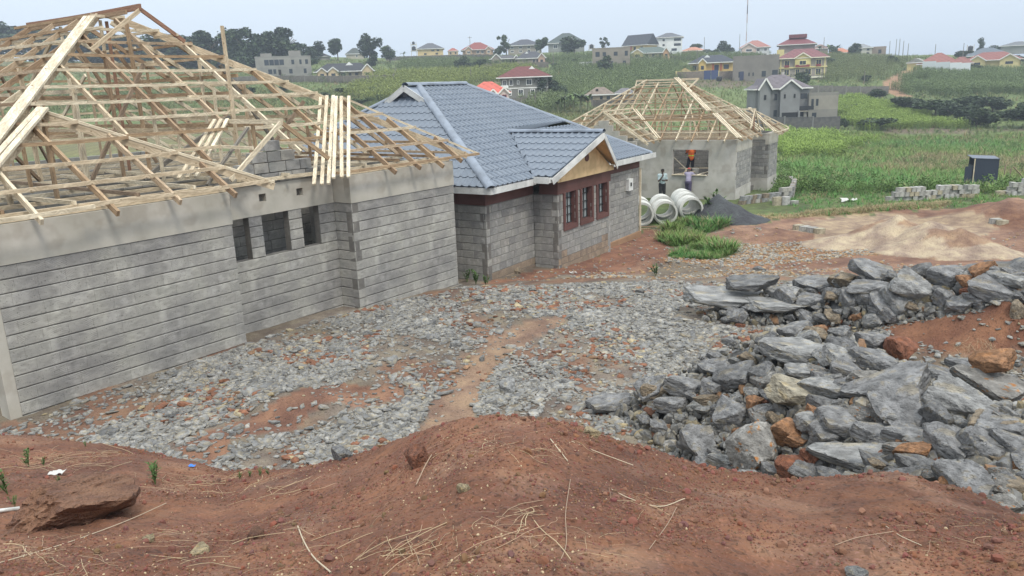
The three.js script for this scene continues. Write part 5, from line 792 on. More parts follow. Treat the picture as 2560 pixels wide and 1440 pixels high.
{
  const r = rngOf(81), g = [0, 1, 2].map(k => { const q = plainUV(new THREE.BoxGeometry(0.4, 0.21, 0.22, 2, 1, 1), 1, k * 3, k), p = q.attributes.position; for (let i = 0; i < p.count; i++) { const a = Math.round(p.getX(i) * 20), b = Math.round(p.getY(i) * 20), c = Math.round(p.getZ(i) * 20); p.setXYZ(i, p.getX(i) + (hash2(a + k * 7, b * 3 + c * 5) - .5) * 0.02, p.getY(i) + (hash2(a * 3 + k, b + c * 9) - .5) * 0.015, p.getZ(i) + (hash2(a + c, b + k * 5) - .5) * 0.02); } q.computeVertexNormals(); return q; });
  const sm = [[0.58, 0.57, 0.53], [0.50, 0.49, 0.46], [0.63, 0.62, 0.60], [0.55, 0.49, 0.36]].map(c => withMaps(C(...c), rockT, rockB, 0.01));
  const ordinal = ['first', 'second', 'third', 'fourth', 'fifth', 'sixth', 'seventh', 'eighth', 'ninth', 'tenth', 'eleventh', 'twelfth', 'thirteenth', 'fourteenth', 'fifteenth', 'sixteenth', 'seventeenth', 'eighteenth', 'nineteenth', 'twentieth'];
  const lay = (p, y, turn, label, group) => { const m = solo('building_stone', g[Math.floor(r() * 3)], sm[Math.floor(Math.pow(r(), 1.4) * 4)], label, 'building stone', group, V(p.x, y, p.z)); m.rotation.set((r() - .5) * .05, turn + (r() - .5) * .1, (r() - .5) * .05); };
  const stack = (a, b, rows, turnIn, label, group, ragged) => { const A = on(...a), B = on(...b), L = Math.hypot(B.x - A.x, B.z - A.z), tn = Math.atan2(-(B.z - A.z), B.x - A.x); for (let k = 0; k < rows; k++) for (let s = 0.12 + (k % 2) * 0.1, no = 0; s < L - 0.1;) { const across = r() < turnIn, w = across ? 0.245 : 0.425; if (!(k === rows - 1 && r() < ragged) && !(ragged && k && s < k * 0.3)) { const t = (s + w / 2) / L, p = A.clone().lerp(B, t); lay(p, ground(p.x, p.z) + 0.105 + k * 0.215, tn + (across ? Math.PI / 2 : 0), `${ordinal[no++]} stone from the left in the ${['bottom', 'second', 'third', 'fourth'][k]} row of the ${label}`, group); } s += w; } };
  stack([2208, 503], [2436, 494], 3, 0.55, 'long low stack', 'stones stacked in the long low row', 0.25);
  stack([2482, 488], [2640, 488], 4, 0.3, 'higher stack', 'stones stacked in the higher row', 0.4);
  for (const [x, y, l] of [[1996, 574, 'leftmost'], [2012, 578, 'second'], [2030, 581, 'third'], [2048, 584, 'last']]) { const p = on(x, y); lay(p, p.y + 0.1, 0.3, `${l} of four pale stones in a row before the sand`, 'row of stones before the sand heap'); }
  for (const [x, y, l] of [[2488, 556, 'flat pale stone on the soil right of the sand heap'], [2505, 560, 'second flat pale stone right of the sand heap']]) { const p = on(x, y); lay(p, p.y + 0.05, 0.1, l); }
  for (const [x, y, l] of [[2120, 504, 'white sack lying in grass left of the long stone stack'], [1832, 558, 'crumpled white sack by the weedy mound'], [1676, 566, 'white scrap of paper before the concrete pipes'], [1432, 683, 'white scrap of litter near the tiled house'], [1955, 792, 'white rag at the back of the near rock heap'], [1849, 772, 'white rag beside the far rock slab'], [145, 1188, 'white torn rag on the red mound'], [482, 1168, 'blue plastic scrap at the edge of the mound']]) {
    const p = on(x, y), s = p.distanceTo(camera.position) / FOC, w = (/sack/.test(l) ? 30 : /torn/.test(l) ? 32 : 16) * s, q = new THREE.PlaneGeometry(w, w * 0.6, 7, 5).rotateX(-Math.PI / 2), a = q.attributes.position; for (let i = 0; i < a.count; i++) { const X = a.getX(i) / w * 4 + x, Zq = a.getZ(i) / w * 4; a.setXYZ(i, a.getX(i) + n2(X * 2, Zq) * w * 0.08, 0.01 + (0.5 + 0.5 * n2(X, Zq * 1.3)) * w * 0.28, a.getZ(i) + n2(X, Zq * 2 + 5) * w * 0.08); } q.computeVertexNormals();
    solo(/sack/.test(l) ? 'sack' : 'litter', q, mat(/blue/.test(l) ? C(0.05, 0.2, 0.65) : C(0.5, 0.5, 0.48), { roughness: 0.8 }), l, /sack/.test(l) ? 'sack' : 'litter', null, p);
  }
  { // white pipe end at the left edge, branch by the heap
    const a = on(-30, 1288), b = on(50, 1278); part(thing('plastic_pipe', 'thin white pipe at the left picture edge', 'pipe', a), 'tube', new THREE.TubeGeometry(new THREE.LineCurve3(V(0, 0.02, 0), b.clone().sub(a).add(V(0, 0.02, 0))), 4, 0.012, 8), whiteM);
    const c = on(1742, 788), d = on(1830, 780); part(thing('wood_pole', 'short brown pole lying between the two rock heaps', 'pole', c), 'pole', new THREE.TubeGeometry(new THREE.CatmullRomCurve3([V(0, 0.05, 0), d.clone().sub(c).multiplyScalar(0.5).add(V(0, 0.07, 0.02)), d.clone().sub(c).add(V(0, 0.05, 0))]), 8, 0.035, 8), woodOldM[1]);
    // black sheeting ragged along the foot of the house
    const q = [[1010, 728], [1060, 722], [1110, 706], [1147, 690]].map(([x, y]) => on(x, y).add(V(0, 0.16, 0))); part(thing('polythene_strip', 'torn black polythene at the foot of the unfinished house', 'polythene', q[0]), 'sheet', (() => { const P = []; for (let i = 0; i < 24; i++) { const t = i / 23 * 2.999, k = Math.floor(t), p = q[k].clone().lerp(q[k + 1], t - k).sub(q[0]); P.push([p.clone().add(V(0.1, 0.02 * n2(i, 3), 0.1)), p.clone().add(V(0.18 + 0.05 * n2(i, 7), -0.1 - 0.05 * n2(i * 0.7, 9), 0.2))]); } return polyG(P.slice(1).map((p, i) => [P[i][1], p[1], p[0], P[i][0]])); })(), mat(C(0.03, 0.03, 0.032), { roughness: 0.5 }));
  }
  { // sheet-metal hut down in the meadow
    const p = on(2448, 463), h = thing('sheet_metal_hut', 'small dark sheet-metal hut standing in the meadow', 'hut', p, Math.atan2(-p.x, -p.z) + 0.25), navy = mat(C(0.022, 0.032, 0.055), { roughness: 0.55 }), s = p.distanceTo(camera.position) / FOC, w = 46 * s, H = 58 * s, d = w * 0.9, corr = (W, Hh) => { const g = new THREE.PlaneGeometry(W, Hh, 40, 1), a = g.attributes.position; for (let i = 0; i < a.count; i++) a.setZ(i, Math.sin(a.getX(i) * 60) * 0.012); g.computeVertexNormals(); return g; };
    part(h, 'wall_sheet', place(corr(w, H), 0.08 * w, H / 2, d / 2), navy); part(h, 'wall_sheet', place(corr(w, H), 0.08 * w, H / 2, -d / 2), navy); part(h, 'wall_sheet', place(corr(d, H), w * 0.58, H / 2, 0, 0, Math.PI / 2), navy); part(h, 'wall_sheet', place(corr(d, H * 0.75), -w * 0.42, H * 0.375, 0, 0, Math.PI / 2), navy); part(h, 'door', boxG(w * 0.34, H * 0.72, 0.04, -w * 0.58, H * 0.36, d * 0.45), navy);
    part(h, 'post', boxG(0.07, H, 0.07, -w * 0.40, H / 2, d / 2 + 0.03), woodM[1]); part(h, 'roof', place(plainUV(new THREE.BoxGeometry(w * 1.12, 0.04, d * 1.08)), 0.05 * w, H + 0.05, 0, 0.06, 0, -0.05), mat(C(0.12, 0.14, 0.18), { roughness: 0.55 }));
    for (const [x, l] of [[2510, 'upright'], [2524, 'shorter upright'], [2530, 'leaning']]) { const q = on(x, 447), k = thing('fence_post', `${l} wooden post in dry grass right of the hut`, 'post', q), hh = (l === 'shorter upright' ? 26 : 36) * s; part(k, 'pole', place(new THREE.CylinderGeometry(0.05, 0.06, hh, 7), l === 'leaning' ? hh * 0.35 : 0, hh * 0.42, 0, 0, 0, l === 'leaning' ? 0.8 : 0.03), woodOldM[2]); }
  }
  // low stone retaining wall round the house shell
  const path = [[1850, 512], [1900, 505], [1950, 500], [1978, 497], [1985, 476], [1975, 462], [1945, 458]].map(([x, y]) => on(x, y)); const wl = thing('retaining_wall', 'low rubble-stone wall curving round the foot of the house shell', 'wall', path[0]);
  for (let i = 1; i < path.length; i++) { const a = path[i - 1], b = path[i], L = a.distanceTo(b); for (let y = 0; y < 3; y++) for (let s = (y % 2) * 0.12; s < L - 0.1; s += 0.36) { const h = y < 0.5 + i * 0.6 ? 1 : 0; if (!h) continue; const p = a.clone().lerp(b, (s + 0.17) / L).sub(path[0]), m = part(wl, 'stone', g[Math.floor(r() * 3)], [rockM.b, rockM.l, blockM[3]][Math.floor(r() * 3)]); m.position.set(p.x, p.y + 0.09 + y * 0.215, p.z); m.rotation.y = Math.atan2(-(b.z - a.z), b.x - a.x) + (r() - .5) * .1; m.scale.set(0.9, 1, 1.1); } }
  { const p = on(1938, 512); for (let k = 0; k < 5; k++) lay(V(p.x + (k % 3) * 0.43, 0, p.z + 0.2), p.y + 0.1 + Math.floor(k / 3) * 0.21, 0.05, `${ordinal[k % 3]} stone in the ${k < 3 ? 'bottom' : 'top'} row of the short stack before the retaining wall`, 'short stack of stones before the wall'); }
}

// ---------------------------------------------------------------- people
function fieldMesh(bones, k, lo, hi, cell) {              // bones: [a, b, ra, rb]; one smooth skin round them
  const c = lo.clone().add(hi).multiplyScalar(0.5), half = Math.max(hi.x - lo.x, hi.y - lo.y, hi.z - lo.z) / 2 * 1.08, n = Math.min(96, Math.ceil(half * 2 / cell)), mc = new MarchingCubes(n, new THREE.MeshBasicMaterial(), false, false, 120000), f = mc.field, ab = V(), p = V();
  const B = bones.map(([a, b, ra, rb]) => ({ a, d: b.clone().sub(a), l: Math.max(1e-9, b.distanceToSquared(a)), ra, rb }));
  for (let z = 0; z < n; z++) for (let y = 0; y < n; y++) for (let x = 0; x < n; x++) {
    p.set(((x - n / 2) / (n / 2)) * half + c.x, ((y - n / 2) / (n / 2)) * half + c.y, ((z - n / 2) / (n / 2)) * half + c.z); let d = 9;
    for (const b of B) { ab.copy(p).sub(b.a); const t = clamp(ab.dot(b.d) / b.l, 0, 1), q = ab.addScaledVector(b.d, -t).length() - mixn(b.ra, b.rb, t); d = smin(d, q, k); }
    f[x + y * n + z * n * n] = -d;
  }
  mc.isolation = 0; mc.update(); const cnt = mc.count ?? 0, P = mc.positionArray.slice(0, cnt * 3), g = new THREE.BufferGeometry();
  for (let i = 0; i < cnt; i++) { P[i * 3] = P[i * 3] * half + c.x; P[i * 3 + 1] = P[i * 3 + 1] * half + c.y; P[i * 3 + 2] = P[i * 3 + 2] * half + c.z; }
  g.setAttribute('position', new THREE.BufferAttribute(P, 3)); g.computeVertexNormals(); return toCreasedNormals(g, 1.2);
}
function person(pos, turn, J, o) {
  const t = thing('person', o.label, 'person', pos, turn, 'building workers'), j = Object.fromEntries(Object.entries(J).map(([k, v]) => [k, V(...v)])), skin = mat(C(0.075, 0.042, 0.03), { roughness: 0.6 }), all = [];
  const bone = (a, b, ra, rb) => [j[a], j[b], ra, rb], box = L => { const lo = V(9, 9, 9), hi = V(-9, -9, -9); for (const [a, b, ra, rb] of L) { lo.min(a.clone().subScalar(Math.max(ra, rb) + 0.03)).min(b.clone().subScalar(Math.max(ra, rb) + 0.03)); hi.max(a.clone().addScalar(Math.max(ra, rb) + 0.03)).max(b.clone().addScalar(Math.max(ra, rb) + 0.03)); } return [lo, hi]; };
  const arms = s => [bone('sh' + s, 'el' + s, 0.052, 0.042), bone('el' + s, 'wr' + s, 0.042, 0.028)], legs = s => [bone('hip' + s, 'kn' + s, 0.085, 0.058), bone('kn' + s, 'an' + s, 0.055, 0.036), bone('an' + s, 'toe' + s, 0.042, 0.032)];
  const torso = [bone('pelvis', 'waist', 0.125, 0.115), bone('waist', 'chest', 0.115, 0.135), bone('shL', 'shR', 0.07, 0.07), bone('chest', 'neck', 0.09, 0.055), bone('neck', 'head', 0.052, 0.055)], U = j.head.clone().sub(j.neck).normalize();
  const body = [...torso, ...arms('L'), ...arms('R'), ...legs('L'), ...legs('R')]; const G = [fieldMesh(body, 0.04, ...box(body), 0.024)];
  // head: skull, jaw, nose, ears, brow in a finer skin of their own
  const hc = j.head.clone().addScaledVector(U, 0.075), F = V(...(o.look || [0, 0, 1])).normalize(), S = V().crossVectors(U, F).normalize(), at = (s, u, f) => hc.clone().addScaledVector(S, s).addScaledVector(U, u).addScaledVector(F, f);
  const hb = [[at(0, 0.03, -0.012), at(0, 0.035, 0.02), 0.082, 0.078], [at(0, -0.03, 0.03), at(0, -0.065, 0.05), 0.058, 0.04], [at(0, 0.012, 0.088), at(0, -0.022, 0.105), 0.011, 0.016], [at(-0.03, 0.03, 0.082), at(0.03, 0.03, 0.082), 0.015, 0.015], [at(0.08, 0.005, 0), at(0.084, -0.02, 0.004), 0.014, 0.01], [at(-0.08, 0.005, 0), at(-0.084, -0.02, 0.004), 0.014, 0.01], [at(-0.018, -0.052, 0.09), at(0.018, -0.052, 0.09), 0.010, 0.010], [at(0, -0.075, -0.01), at(0, -0.13, -0.02), 0.052, 0.055]];
  G.push(fieldMesh(hb, 0.015, ...box(hb), 0.006));
  for (const s of ['L', 'R']) {                             // hand: palm, four fingers, thumb
    const w = j['wr' + s], d = (J['hd' + s] ? V(...J['hd' + s]) : w.clone().sub(j['el' + s])).normalize(), up = V(...(J['pn' + s] || [0, 0, 1])), sd = V().crossVectors(d, up).normalize(), nn = V().crossVectors(sd, d), h = (a, b, c) => w.clone().addScaledVector(d, a).addScaledVector(sd, b).addScaledVector(nn, c), L = [[h(0, 0, 0), h(0.075, 0, 0), 0.026, 0.03], [h(0.02, -0.015, 0), h(0.085, -0.022, 0), 0.02, 0.016], [h(0.02, 0.015, 0), h(0.085, 0.022, 0), 0.02, 0.016]];
    [[-0.03, 0.062], [-0.01, 0.078], [0.01, 0.072], [0.029, 0.055]].forEach(([b, l]) => L.push([h(0.085, b, 0), h(0.085 + l * 0.55, b * 1.1, 0.012), 0.0095, 0.009], [h(0.085 + l * 0.55, b * 1.1, 0.012), h(0.085 + l * 0.9, b * 1.1, 0.04), 0.009, 0.0075])); L.push([h(0.03, -0.03, 0.01), h(0.06, -0.058, 0.025), 0.013, 0.011], [h(0.06, -0.058, 0.025), h(0.09, -0.06, 0.045), 0.011, 0.009]);
    G.push(fieldMesh(L, 0.006, ...box(L), 0.004));
  }
  part(t, 'body', merged(G), skin);
  const grow = (L, e) => L.map(([a, b, ra, rb]) => [a, b, ra + e, rb + e]), cut = (a, b, f) => j[a].clone().lerp(j[b], f);
  const sl = o.sleeve ?? 0.75, shirt = [...grow(torso.slice(0, 3), 0.022), [j.chest, cut('chest', 'neck', 0.55), 0.105, 0.075], ...['L', 'R'].map(s => [j['sh' + s], cut('sh' + s, 'el' + s, sl), 0.074, 0.066])];
  part(t, 'shirt', fieldMesh(shirt, 0.05, ...box(shirt), 0.022), mat(o.shirt, { roughness: 0.9 }));
  const tr = [[j.pelvis, cut('pelvis', 'waist', 0.35), 0.148, 0.142], ...['L', 'R'].flatMap(s => [[j['hip' + s], j['kn' + s], 0.108, 0.08], [j['kn' + s], cut('kn' + s, 'an' + s, 0.93), 0.08, 0.066]])];
  part(t, 'trousers', fieldMesh(tr, 0.03, ...box(tr), 0.022), mat(o.trousers, { roughness: 0.95 }));
  const sh = ['L', 'R'].flatMap(s => [[j['an' + s].clone().add(V(0, -0.01, 0)), j['toe' + s], 0.052, 0.044]]); part(t, 'shoes', fieldMesh(sh, 0.01, ...box(sh), 0.018), mat(C(0.03, 0.028, 0.026)));
  const capL = [[at(0, 0.045, -0.014), at(0, 0.05, 0.012), 0.089, 0.086]];
  if (o.cap) { capL.push([at(-0.03, 0.05, 0.09), at(-0.03, 0.04, 0.14), 0.012, 0.008], [at(0.03, 0.05, 0.09), at(0.03, 0.04, 0.14), 0.012, 0.008], [at(0, 0.052, 0.09), at(0, 0.042, 0.15), 0.014, 0.008]); }
  const cg = fieldMesh(capL, 0.012, ...box(capL), 0.008), cp = cg.attributes.position, keep = []; for (let i = 0; i < cp.count; i += 3) { let ok = 0; for (let q = 0; q < 3; q++) { const v = V().fromBufferAttribute(cp, i + q).sub(hc); if (v.dot(U) > (o.cap ? 0.03 : 0.035 - v.dot(F) * -0.25)) ok++; } if (ok === 3) for (let q = 0; q < 3; q++) keep.push(cp.getX(i + q), cp.getY(i + q), cp.getZ(i + q)); }
  const kg = new THREE.BufferGeometry(); kg.setAttribute('position', new THREE.Float32BufferAttribute(keep, 3)); kg.computeVertexNormals(); part(t, o.cap ? 'cap' : 'hair', kg, mat(o.cap || C(0.012, 0.011, 0.011), { roughness: 0.9 }));
  if (o.vest) { const L = grow(torso.slice(0, 2), 0.034); L.push([j.chest, cut('chest', 'neck', 0.3), 0.165, 0.12]); part(t, 'vest', fieldMesh(L, 0.05, ...box(L), 0.022), mat(o.vest, { roughness: 0.8 })); part(t, 'vest_band', place(new THREE.TorusGeometry(0.158, 0.022, 6, 20).rotateX(Math.PI / 2), ...j.waist.toArray()), mat(C(0.35, 0.75, 0.08))); }
  return t;
}
{
  const st = { pelvis: [0, 0.95, 0], waist: [0, 1.08, 0], chest: [0, 1.28, 0.01], neck: [0, 1.47, 0], head: [0, 1.54, 0.02], shL: [0.17, 1.40, 0], shR: [-0.17, 1.40, 0], hipL: [0.09, 0.92, 0], hipR: [-0.09, 0.92, 0], knL: [0.1, 0.5, 0.02], knR: [-0.1, 0.5, 0.03], anL: [0.11, 0.09, -0.02], anR: [-0.11, 0.09, 0], toeL: [0.13, 0.05, 0.16], toeR: [-0.13, 0.05, 0.18] };
  const face = p => Math.atan2(-p.x, -p.z);
  { const p = on(1655, 504); person(p, face(p) + 0.35, { ...st, elL: [0.24, 1.13, 0.04], wrL: [0.0, 1.15, 0.2], elR: [-0.22, 1.12, 0.08], wrR: [-0.06, 1.35, 0.2], hdR: [0.25, 0.9, -0.1], pnR: [0, 0, -1], pnL: [0, 1, 0] }, { label: 'man in grey-green T-shirt standing with hand to chin before the wall', shirt: C(0.36, 0.45, 0.47), trousers: C(0.02, 0.02, 0.023), look: [-0.1, -0.1, 1] }); }
  { const p = on(1720, 500); person(p, face(p) + Math.PI - 0.35, { ...st, waist: [0.02, 1.09, 0.06], chest: [0.05, 1.27, 0.17], neck: [0.08, 1.43, 0.27], head: [0.1, 1.49, 0.33], shL: [0.22, 1.38, 0.21], shR: [-0.1, 1.38, 0.24], elL: [0.28, 1.2, 0.38], wrL: [0.2, 1.2, 0.6], elR: [-0.3, 1.22, 0.34], wrR: [-0.5, 1.18, 0.48], knL: [0.08, 0.5, 0.06], knR: [-0.1, 0.5, -0.04], anR: [-0.1, 0.09, -0.12], toeR: [-0.1, 0.05, 0.06], pnL: [0, 1, 0], pnR: [0, 1, 0] }, { label: 'man in red cap and mauve shirt leaning at the window opening', shirt: C(0.28, 0.26, 0.36), trousers: C(0.075, 0.065, 0.115), cap: C(0.62, 0.06, 0.06), look: [0, -0.2, 1] }); }
  { const q = away(1727, 432, 45.0), p = V(q.x, -0.02, q.z); person(p, face(p) + Math.PI + 0.3, { ...st, elL: [0.26, 1.2, 0.12], wrL: [0.2, 1.42, 0.3], elR: [-0.26, 1.2, 0.12], wrR: [-0.2, 1.42, 0.3], knL: [0.17, 0.5, 0.06], anL: [0.24, 0.09, 0], toeL: [0.26, 0.05, 0.17], anR: [-0.13, 0.09, -0.02] }, { label: 'worker in orange vest standing on planks inside the window', shirt: C(0.55, 0.12, 0.03), trousers: C(0.018, 0.02, 0.032), vest: C(0.75, 0.16, 0.03), sleeve: 0.6 });
    // planks he stands on and timber in the opening
    const r = rngOf(5); const add = (a, b, w = 0.1, h = 0.04, m) => { const t = thing('scaffold_plank', '', 'plank', a, 0, 'timber lying about inside the window'); part(t, 'plank', board(V(0, 0, 0), b.clone().sub(a), w, h, 0, r() * 9), m || woodM[Math.floor(r() * 5)]); return t; };
    const L = []; const W = (u, y, v) => H3.W(u, y, v);
    L.push([add(W(41.6, -0.09, 11.3), W(41.7, -0.07, 14.4), 0.32, 0.05, woodOldM[1]), 'broad plank the orange-vested worker stands on'], [add(W(42.2, -0.1, 11.2), W(42.2, -0.07, 14.5), 0.3, 0.05, woodOldM[0]), 'broad plank behind the one the worker stands on']);
    L.push([add(W(40.75, 0.16, 11.9), W(43.4, 0.75, 10.9)), 'board slanting up to the right inside the window'], [add(W(40.5, 0.24, 12.3), W(42.8, 0.5, 11.3)), 'lower board slanting right across the window sill'], [add(W(40.9, 1.2, 13.7), W(41.3, 0.15, 12.7), 0.05, 0.05), 'thin strut slanting down at the left of the window'], [add(W(40.5, 0.24, 13.6), W(41.9, 0.3, 12.8)), 'board lying over the left of the window sill'], [add(W(40.7, 0.27, 13.0), W(42.2, 0.42, 13.3)), 'crossed board at the left of the window'], [add(W(40.55, 0.255, 13.55), W(40.55, 0.255, 11.75), 0.12, 0.04, woodM[2]), 'board lying along the window sill'], [add(W(41.1, 0.02, 13.5), W(41.2, 0.02, 11.7), 0.1, 0.06, woodOldM[2]), 'dark board low behind the window sill'], [add(W(42.9, 0.35, 14.0), W(43, 0.4, 11.4)), 'board across the room behind the worker']);
    for (const [t, l] of L) t.userData.label = l;
    const bk = H3.W(42.6, -0.06, 12.95), b = thing('bucket', 'pale plastic bucket on the planks beside the worker', 'bucket', bk); part(b, 'pail', new THREE.LatheGeometry([[0, 0], [0.15, 0], [0.18, 0.42], [0.19, 0.42], [0.19, 0.45], [0.17, 0.45], [0.145, 0.02], [0, 0.02]].map(p => new THREE.Vector2(...p)), 20), mat(C(0.6, 0.6, 0.57), { roughness: 0.5 })); part(b, 'handle', place(new THREE.TorusGeometry(0.18, 0.006, 5, 16, Math.PI), 0, 0.43, 0), darkM);
    const tr = H3.W(41.4, -0.6, 16.8); for (let k = 0; k < 12; k++) { const t = thing('sawn_board', `${['lowest', 'second', 'third', 'fourth', 'fifth', 'sixth', 'seventh', 'eighth', 'ninth', 'tenth', 'eleventh', 'topmost'][k]} sawn board in the pile stacked inside the porch`, 'board', H3.W(41.2 + r() * 0.6, -0.6 + k * 0.12, 16.0), 0, 'boards piled in the porch'); part(t, 'plank', board(V(0, 0, 0), H3.W(0.1 * r(), 0, 1.6 + r() * 0.3).sub(H3.W(0, 0, 0)), 0.24, 0.07, 0, r() * 9), woodM[Math.floor(r() * 5)]); }
  }
}

// ---------------------------------------------------------------- the hillside: houses, walls, poles
const pick3 = (o, k) => Array.isArray(o) ? o[k % o.length] : o;
const col = h => new THREE.Color(h);
const paint = new Map(); const paintM = (h, rough = 0.85) => { const k = h + rough; if (!paint.has(k)) paint.set(k, withMaps(col(h), paintT, null, 0, { roughness: rough })); return paint.get(k); };
const roofMats = new Map(); const roofM = h => { if (!roofMats.has(h)) roofMats.set(h, withMaps(col(h), concT, null, 0, { roughness: 0.7 })); return roofMats.get(h); };
const glassFar = mat(C(0.035, 0.045, 0.055), { roughness: 0.15 });
const spotOf = (px, py) => meet(px, py, ground, 40, 520) || (() => { const d = sight(px, 250), k = 380 / flat(d), x = d.x * k, z = d.z * k; return V(x, EYE + sight(px, py).y / flat(sight(px, py)) * 380, z); })();
function hipG(w, d, rise, over, gable) {                 // pitched roof over w x d, eaves at y = 0
  const a = w / 2 + over, b = d / 2 + over, rl = gable ? a : Math.max(0.05, (w - d) / 2 + (w > d ? 0 : 0)), rw = gable ? 0 : Math.max(0, (d - w) / 2);
  const A = V(-a, 0, b), B = V(a, 0, b), Cc = V(a, 0, -b), Dd = V(-a, 0, -b), R1 = V(-rl, rise, rw), R2 = V(rl, rise, gable ? 0 : -rw), e = V(0, -0.18, 0), dn = p => p.clone().add(e);
  const F = gable ? [[A, B, V(a, rise, 0), V(-a, rise, 0)], [Cc, Dd, V(-a, rise, 0), V(a, rise, 0)], [B, Cc, V(a, rise, 0)], [Dd, A, V(-a, rise, 0)]] : rw ? [[A, B, V(0, rise, rw)], [B, Cc, V(0, rise, -rw), V(0, rise, rw)], [Cc, Dd, V(0, rise, -rw)], [Dd, A, V(0, rise, rw), V(0, rise, -rw)]] : [[A, B, R2, R1], [B, Cc, R2], [Cc, Dd, R1, R2], [Dd, A, R1]];
  return { top: polyG(F), fascia: merged([boxG(2 * a, 0.22, 0.04, 0, -0.08, b), boxG(2 * a, 0.22, 0.04, 0, -0.08, -b), boxG(0.04, 0.22, 2 * b - 0.08, a, -0.08, 0), boxG(0.04, 0.22, 2 * b - 0.08, -a, -0.08, 0)]), under: polyG([[dn(A), dn(Dd), dn(Cc), dn(B)]].map(q => q)) };
}
function farHouse(o) {
  const p = o.at || spotOf(o.px, o.py), dist = Math.hypot(p.x, p.z), s = dist / FOC, w = o.w * s, fl = o.fl || 1, hh = o.h * s, H = hh / fl, d = (o.d || 0.8) * w, sunk = 1.2;
  const g = thing(o.name || 'house', o.label, o.cat || 'house', V(p.x, p.y, p.z), Math.atan2(-p.x, -p.z) + (o.yaw || 0), o.group || 'houses on the hillside'), walls = Array.isArray(o.wall) ? o.wall : [o.wall], zf = d / 2;
  for (let k = 0; k < fl; k++) part(g, 'wall', boxG(w - k * 0.02, H + (k ? 0 : sunk), d - k * 0.02, 0, k * H + H / 2 - (k ? 0 : sunk / 2), 0), paintM(walls[k % walls.length]));
  const r = rngOf(Math.round(o.px * 3 + o.py)), winAt = (x, y, ww, wh, z, ry = 0, frame = o.frame) => { const m = part(g, 'window', boxG(ww, wh, 0.06), glassFar); m.position.set(x, y, z); m.rotation.y = ry; if (frame) part(m, 'frame', merged([boxG(ww + 0.24, 0.13, 0.1, 0, wh / 2 + 0.06, 0), boxG(ww + 0.24, 0.13, 0.1, 0, -wh / 2 - 0.06, 0), boxG(0.12, wh, 0.1, ww / 2 + 0.06, 0, 0), boxG(0.12, wh, 0.1, -ww / 2 - 0.06, 0, 0), boxG(0.05, wh, 0.08, 0, 0, 0)]), paintM(frame)); return m; };
  (o.win || []).forEach((list, k) => list.forEach(([x, ww, wh = 0.5, y = 0.52]) => winAt(x * w, k * H + y * H, ww * w, wh * H, zf + 0.02)));
  (o.side || []).forEach((list, k) => list.forEach(([z, ww]) => { winAt(w / 2 + 0.02, k * H + 0.52 * H, ww * w, 0.45 * H, z * d, Math.PI / 2); winAt(-w / 2 - 0.02, k * H + 0.52 * H, ww * w, 0.45 * H, z * d, Math.PI / 2); }));
  (o.door || []).forEach(([x, ww, c = '#2a2320', hgt = 0.72]) => part(g, 'door', boxG(ww * w, hgt * H, 0.08, x * w, hgt * H / 2, zf + 0.03), paintM(c)));
  if (o.roof) {
    const rs = (o.rise || 14) * s, R = hipG(w, d, rs, o.over ?? 0.06 * w, o.gableRoof), m = part(g, 'roof', R.top, roofM(o.roof)); m.position.y = hh + 0.1; part(m, 'soffit', R.under, paintM('#8d8a84')); part(m, 'fascia', R.fascia, paintM(o.trim || '#e6e6e4'));
    if (o.gablet) { const q = part(m, 'gablet', polyG([[V(-0.07 * w, 0, 0.06 * d), V(0.07 * w, 0, 0.06 * d), V(0, 0.06 * w, 0.06 * d)], [V(0, 0.06 * w, 0.06 * d), V(0.07 * w, 0, 0.06 * d), V(0, 0.06 * w, -0.2 * d)], [V(0, 0.06 * w, 0.06 * d), V(0, 0.06 * w, -0.2 * d), V(-0.07 * w, 0, 0.06 * d)]]), paintM('#e9ecec')); q.position.set(o.gablet * w, rs * 0.72, 0.12 * d); }
    if (o.gableRoof) for (const sgn of [-1, 1]) part(g, 'gable_wall', polyG([[V(sgn * w / 2, hh, d / 2), V(sgn * w / 2, hh, -d / 2), V(sgn * w / 2, hh + rs * 0.9, 0)]]), paintM(walls[(fl - 1) % walls.length]));
  } else part(g, 'parapet', merged([boxG(w + 0.1, 0.5, 0.2, 0, hh + 0.25, zf - 0.1), boxG(w + 0.1, 0.5, 0.2, 0, hh + 0.25, -zf + 0.1), boxG(0.2, 0.5, d - 0.4, w / 2 - 0.1, hh + 0.25, 0), boxG(0.2, 0.5, d - 0.4, -w / 2 + 0.1, hh + 0.25, 0)]), paintM(walls[0]));
  for (const [x, ww, out, rise, c, lowK = 0] of (o.gables || [])) {                     // projecting bays under small gables
    const W = ww * w, O = out * d, y1 = hh, ri = rise * s; part(g, 'bay', boxG(W, y1 - lowK * H + (lowK ? 0 : sunk), O, x * w, (y1 + lowK * H) / 2 - (lowK ? 0 : sunk / 2), zf + O / 2), paintM(c || walls[(fl - 1) % walls.length]));
    part(g, 'bay_gable', polyG([[V(x * w - W / 2, y1, zf + O + 0.01), V(x * w + W / 2, y1, zf + O + 0.01), V(x * w, y1 + ri, zf + O + 0.01)]]), paintM(c || walls[(fl - 1) % walls.length]));
    const ov = 0.35, bk = -d * 0.25, A = V(x * w - W / 2 - ov, y1 - 0.12, zf + O + ov), B = V(x * w + W / 2 + ov, y1 - 0.12, zf + O + ov), T = V(x * w, y1 + ri + 0.15, zf + O + ov), A2 = A.clone().setZ(bk), B2 = B.clone().setZ(bk), T2 = T.clone().setZ(bk);
    if (o.roof) { const m = part(g, 'bay_roof', polyG([[B, B2, T2, T], [A2, A, T, T2]]), roofM(o.roof)); part(m, 'barge_board', merged([board(A, T, 0.06, 0.28), board(T, B, 0.06, 0.28)]), paintM(o.trim || '#e6e6e4')); }
